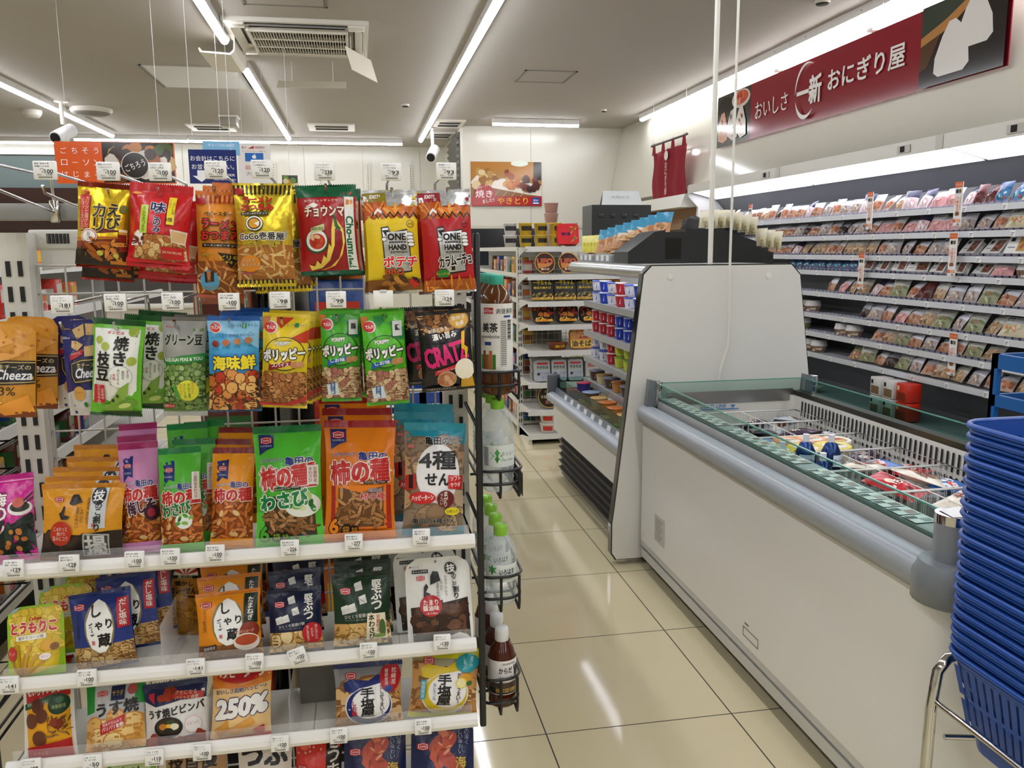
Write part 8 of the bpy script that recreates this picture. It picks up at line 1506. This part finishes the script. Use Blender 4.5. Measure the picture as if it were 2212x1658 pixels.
# side shelves of the noodle row, facing the aisle on the left
sg = thing('side_gondola', 'white gondola row of noodles running away behind the end gondola', 'store shelf', (1.5, 8.3, 0)); so = Vector((1.5, 8.3, 0))
for i, z in enumerate(NZ_):
    o = MB().box(1.22, 6.5, z-.012, 1.9, 10.2, z, GW).box(1.205, 6.5, z-.03, 1.22, 10.2, z+.004, GW).build('shelf', sg); o.location = -so
o = MB().box(1.55, 6.5, 0, 1.57, 10.2, 1.46, GRY).build('back_panel', sg); o.location = -so; o = MB().box(1.26, 6.5, 0, 1.85, 10.2, .06, BK).build('base', sg); o.location = -so
bx = {}
VC = ['c83c2c', 'e0b038', '3a6c3c', 'e4dcd0', '8a4a24', '2c4c8c', 'd87838', '5a2c24']
def box_item(ci, w, d, h, loc, lab, rz=0, cat='grocery box'):
    k = (ci, w, d, h)
    if k not in bx:
        m = MB().rbox(-d/2, -w/2, 0, d/2, w/2, h, mat(VC[ci], 'print'), .004, 1); c2 = VC[(ci+3) % 8]; c3 = VC[(ci+5) % 8]
        for s_ in (-1, 1): m.add([(s_*(d/2+.0006), -w*.4, h*.5), (s_*(d/2+.0006), w*.4, h*.5), (s_*(d/2+.0006), w*.4, h*.85), (s_*(d/2+.0006), -w*.4, h*.85)], [(0, 1, 2, 3)], mat(c2, 'print')).add([(s_*(d/2+.0006), y*w, z*h) for y, z in ell(0, .28, .3, .18, 12)], [list(range(12))], mat(c3, 'print'))
        for s_ in (-1, 1): m.add([(-d*.4, s_*(w/2+.0006), h*.2), (d*.4, s_*(w/2+.0006), h*.2), (d*.4, s_*(w/2+.0006), h*.7), (-d*.4, s_*(w/2+.0006), h*.7)], [(0, 1, 2, 3)], mat(c2, 'print'))
        o = m.build(cat.replace(' ', '_'), None, fix=False, label=lab, category=cat); o.location = loc; o.rotation_euler = (0, 0, rz); bx[k] = o
    else: dup(bx[k], loc=loc, rz=rz, label=lab)
for i, z in enumerate(NZ_[1:]):
    for j in range(8): box_item((i*3+j) % 8, .13, .12, (.1, .13)[j % 2], (1.3, 6.65+j*.19, z+.001), 'boxed noodle pack, %s from the near end on the %s side noodle shelf' % (nth(j), WHERE[i]))

# ================================================================ what shows behind the wire mesh
CGX, CGY0, CGY1 = -.2, 2.15, 5.4
cg = thing('centre_gondola', 'double sided grey gondola seen end-on behind the wire mesh', 'store shelf', (CGX, 3.8, 0)); co = Vector((CGX, 3.8, 0))
def cpart(name, m): o = m.build(name, cg); o.location = -co; return o
CZs = [.2, .45, .7, .95, 1.2, 1.42]
for z in CZs: cpart('shelf', MB().box(CGX-.24, CGY0, z-.014, CGX+.24, CGY1, z, mat('86847e', 'satin')))
cpart('centre_panel', MB().box(CGX-.012, CGY0, 0, CGX+.012, CGY1, 1.42, mat('5c5a56', 'satin'))); cpart('base', MB().box(CGX-.23, CGY0+.02, 0, CGX+.23, CGY1, .1, BK))
for i, z in enumerate(CZs[:-1]):
    for s_, sd in ((-1, 'left'), (1, 'right')):
        for j in range(7): box_item((i*5+j*3+(s_ > 0)) % 8, .13, .14, (.13, .18, .15)[(i+j) % 3], (CGX+s_*.14, 2.25+j*.16, z+.001), 'packet on the %s side of the centre gondola, %s in, %s shelf up' % (sd, nth(j), nth(i)), 0, 'grocery packet')
# left gondola across the next aisle
lg = thing('left_gondola', 'white gondola with angled price rails across the left aisle', 'store shelf', (-1.7, 3.8, 0)); lo = Vector((-1.7, 3.8, 0)); LZ = [.18, .4, .6, .8, 1.0, 1.2, 1.4]
for z in LZ:
    o = MB().box(-2.05, 2.0, z-.014, -1.33, 6.0, z, GW).prism([(-1.33, z-.03), (-1.31, z-.03), (-1.315, z+.012), (-1.33, z+.012)], 1, 2.0, 6.0, mat('d4d2cc', 'satin')).build('shelf', lg); o.location = -lo
o = MB().box(-1.72, 2.0, 0, -1.68, 6.0, 1.4, GRY).build('back_panel', lg); o.location = -lo; o = MB().box(-2.0, 2.0, 0, -1.38, 6.0, .1, BK).build('base', lg); o.location = -lo
for i, z in enumerate(LZ[:-1]):
    for j in range(11): box_item((i*3+j*5+j//2) % 8, .12, .1, (.1, .14, .12)[(i*2+j) % 3], (-1.39, 2.3+j*.2, z+.001), 'snack box on the left gondola, %s from the near end on the %s shelf up' % (nth(j), nth(i)), .1, 'snack box')
for j in range(9): box_item((j*3+1) % 8, .1, .09, .09, (-1.42, 2.4+j*.24, 1.401), 'small packet on top of the left gondola, %s from the near end' % nth(j), .3, 'snack box')
# counter beyond
ct = thing('checkout_counter', 'long white checkout counter before the dark brown wall', 'counter', (-2.6, 9.6, 0))
MB().box(-2.2, -.35, 0, 2.5, .35, .88, mat('d6d2c8', 'satin')).build('body', ct); MB().rbox(-2.25, -.4, .88, 2.55, .4, .93, mat('e4e2dc', 'gloss'), .01).build('worktop', ct); MB().box(-2.1, -.3, .93, 2.3, .3, 1.38, mat('4c4a48', 'satin')).build('hot_cabinet', ct)
for j, (x, h, c, lb) in enumerate([(-4.3, .1, 'd89078', 'pink box'), (-3.9, .07, 'e8e6e0', 'white card stand'), (-3.6, .08, 'e8e6e0', 'second white card stand'), (-3.3, .07, 'dcdad4', 'third white card stand'), (-3.0, .08, 'e8e6e0', 'fourth white card stand')]):
    MB().prism([(-.07, 0), (.07, 0), (.05, h*1.6), (.02, h), (-.06, h*.8)], 1, -.05, .05, mat(c, 'satin')).build('card_stand', loc=(x, 9.6, 1.381), label=lb+' on the counter cabinet far left', category='stand')
for i in range(3):
    t = thing('delivery_crate', 'blue delivery crate behind the mesh, %s from the floor' % nth(i), 'crate', (.21, 3.9, .28*i+.0)); B2 = mat('2450a4', 'satin'); m = MB()
    for a, b in ((0, .04), (.1, .13), (.22, .27)): m.box(-.15, -.22, a, .15, -.2, b, B2).box(-.15, .2, a, .15, .22, b, B2).box(-.15, -.2, a, -.13, .2, b, B2).box(.13, -.2, a, .15, .2, b, B2)
    for x in (-.15, -.06, .03, .12): m.box(x, -.22, 0, x+.03, -.205, .27, B2)
    m.box(-.14, -.21, 0, .14, .21, .01, B2); m.build('crate_body', t); MB().box(-.05, -.224, .09, .06, -.221, .14, mat('e4e0d8', 'print')).build('label_card', t)
# customer behind the island: only the dark hair shows over the packets
PX, PYY = (2.4535, 6.0000, 1.6115)[0], 6.0
per = thing('person', 'person with short black hair standing behind the island packets, only hair visible', 'person', (PX, PYY, 0), PI*.9); per.scale = (.95, .95, .95)
V_ = [(0, 0, .92), (0, 0, 1.1), (0, -.01, 1.28), (0, 0, 1.4), (0, 0, 1.46), (0, -.01, 1.56), (0, -.015, 1.66), (.09, 0, .88), (.1, -.01, .48), (.1, .02, .08), (.1, -.14, .03), (-.09, 0, .88), (-.1, -.01, .48), (-.1, .02, .08), (-.1, -.14, .03), (.17, 0, 1.37), (.22, .01, 1.1), (.23, -.05, .87), (.23, -.07, .78), (-.17, 0, 1.37), (-.22, .01, 1.1), (-.23, -.05, .87), (-.23, -.07, .78)]
E_ = [(0, 1), (1, 2), (2, 3), (3, 4), (4, 5), (5, 6), (0, 7), (7, 8), (8, 9), (9, 10), (0, 11), (11, 12), (12, 13), (13, 14), (3, 15), (15, 16), (16, 17), (17, 18), (3, 19), (19, 20), (20, 21), (21, 22)]
RD = [(.15, .11), (.14, .1), (.16, .11), (.12, .08), (.055, .055), (.08, .095), (.075, .09)]+[(.085, .09), (.055, .06), (.04, .045), (.04, .03)]*2+[(.055, .055), (.042, .042), (.03, .03), (.035, .02)]*2
me = bpy.data.meshes.new('body'); me.from_pydata(V_, E_, []); bo = link('body', me, per); me.materials.append(mat('3a4050', 'cloth'))
md = bo.modifiers.new('skin', 'SKIN'); me.skin_vertices[0].data[0].use_root = True
for i, r in enumerate(RD): me.skin_vertices[0].data[i].radius = r
bo.modifiers.new('sub', 'SUBSURF').levels = 2; bo.modifiers['sub'].render_levels = 2; md.use_smooth_shade = True
m = MB(); m.lathe([(0, -.115), (.035, -.1), (.062, -.05), (.074, .0), (.078, .05), (.07, .1), (.04, .125), (0, .13)], (0, -.012, 1.62), mat('d8a888', 'satin'), 20)
m.prism([(-.115, 1.62), (-.085, 1.63), (-.085, 1.6)], 0, -.012, .012, mat('d0a080', 'satin'))
for sx in (-1, 1): m.lathe([(0, -.01), (.011, 0), (0, .01)], (sx*.03, -.083, 1.635), mat('1a1614', 'gloss'), 10); m.lathe([(0, -.03), (.014, -.01), (.016, .012), (0, .03)], (sx*.08, .0, 1.62), mat('d0a080', 'satin'), 8)
m.box(-.025, -.078, 1.563, .025, -.074, 1.57, mat('a8605a', 'satin')); m.build('head', per)
m = MB(); r = random.Random(4); n = 22; prof = [(.082, -.07), (.092, -.02), (.096, .04), (.09, .09), (.066, .128), (.03, .146), (0, .15)]; vs = []
for (a, z) in prof:
    for k in range(n): t_ = 2*PI*k/n; q = 1+r.uniform(-.04, .05); f = 1 if not (math.sin(t_) < -.5 and z < .03) else .7; vs.append((a*q*f*math.cos(t_), a*q*f*1.12*math.sin(t_)+.005, 1.63+z+r.uniform(-.006, .006)))
m.add(vs, [(i*n+k, i*n+(k+1) % n, (i+1)*n+(k+1) % n, (i+1)*n+k) for i in range(6) for k in range(n)], mat('15110f', 'hair'), True)
for k in range(60):
    t_ = r.uniform(0, 2*PI); z = r.uniform(.02, .13); a = .09*math.sqrt(max(.05, 1-(z/.16)**2)); p = Vector((a*math.cos(t_), a*1.1*math.sin(t_), 1.63+z)); d = Vector((math.cos(t_)*.02, math.sin(t_)*.02, r.uniform(-.03, .02))); m.tube([p*1.0, p+d*.6, p+d+Vector((0, 0, -.015))], [.004, .003, .001], mat('15110f', 'hair'), 5)
m.build('hair', per)
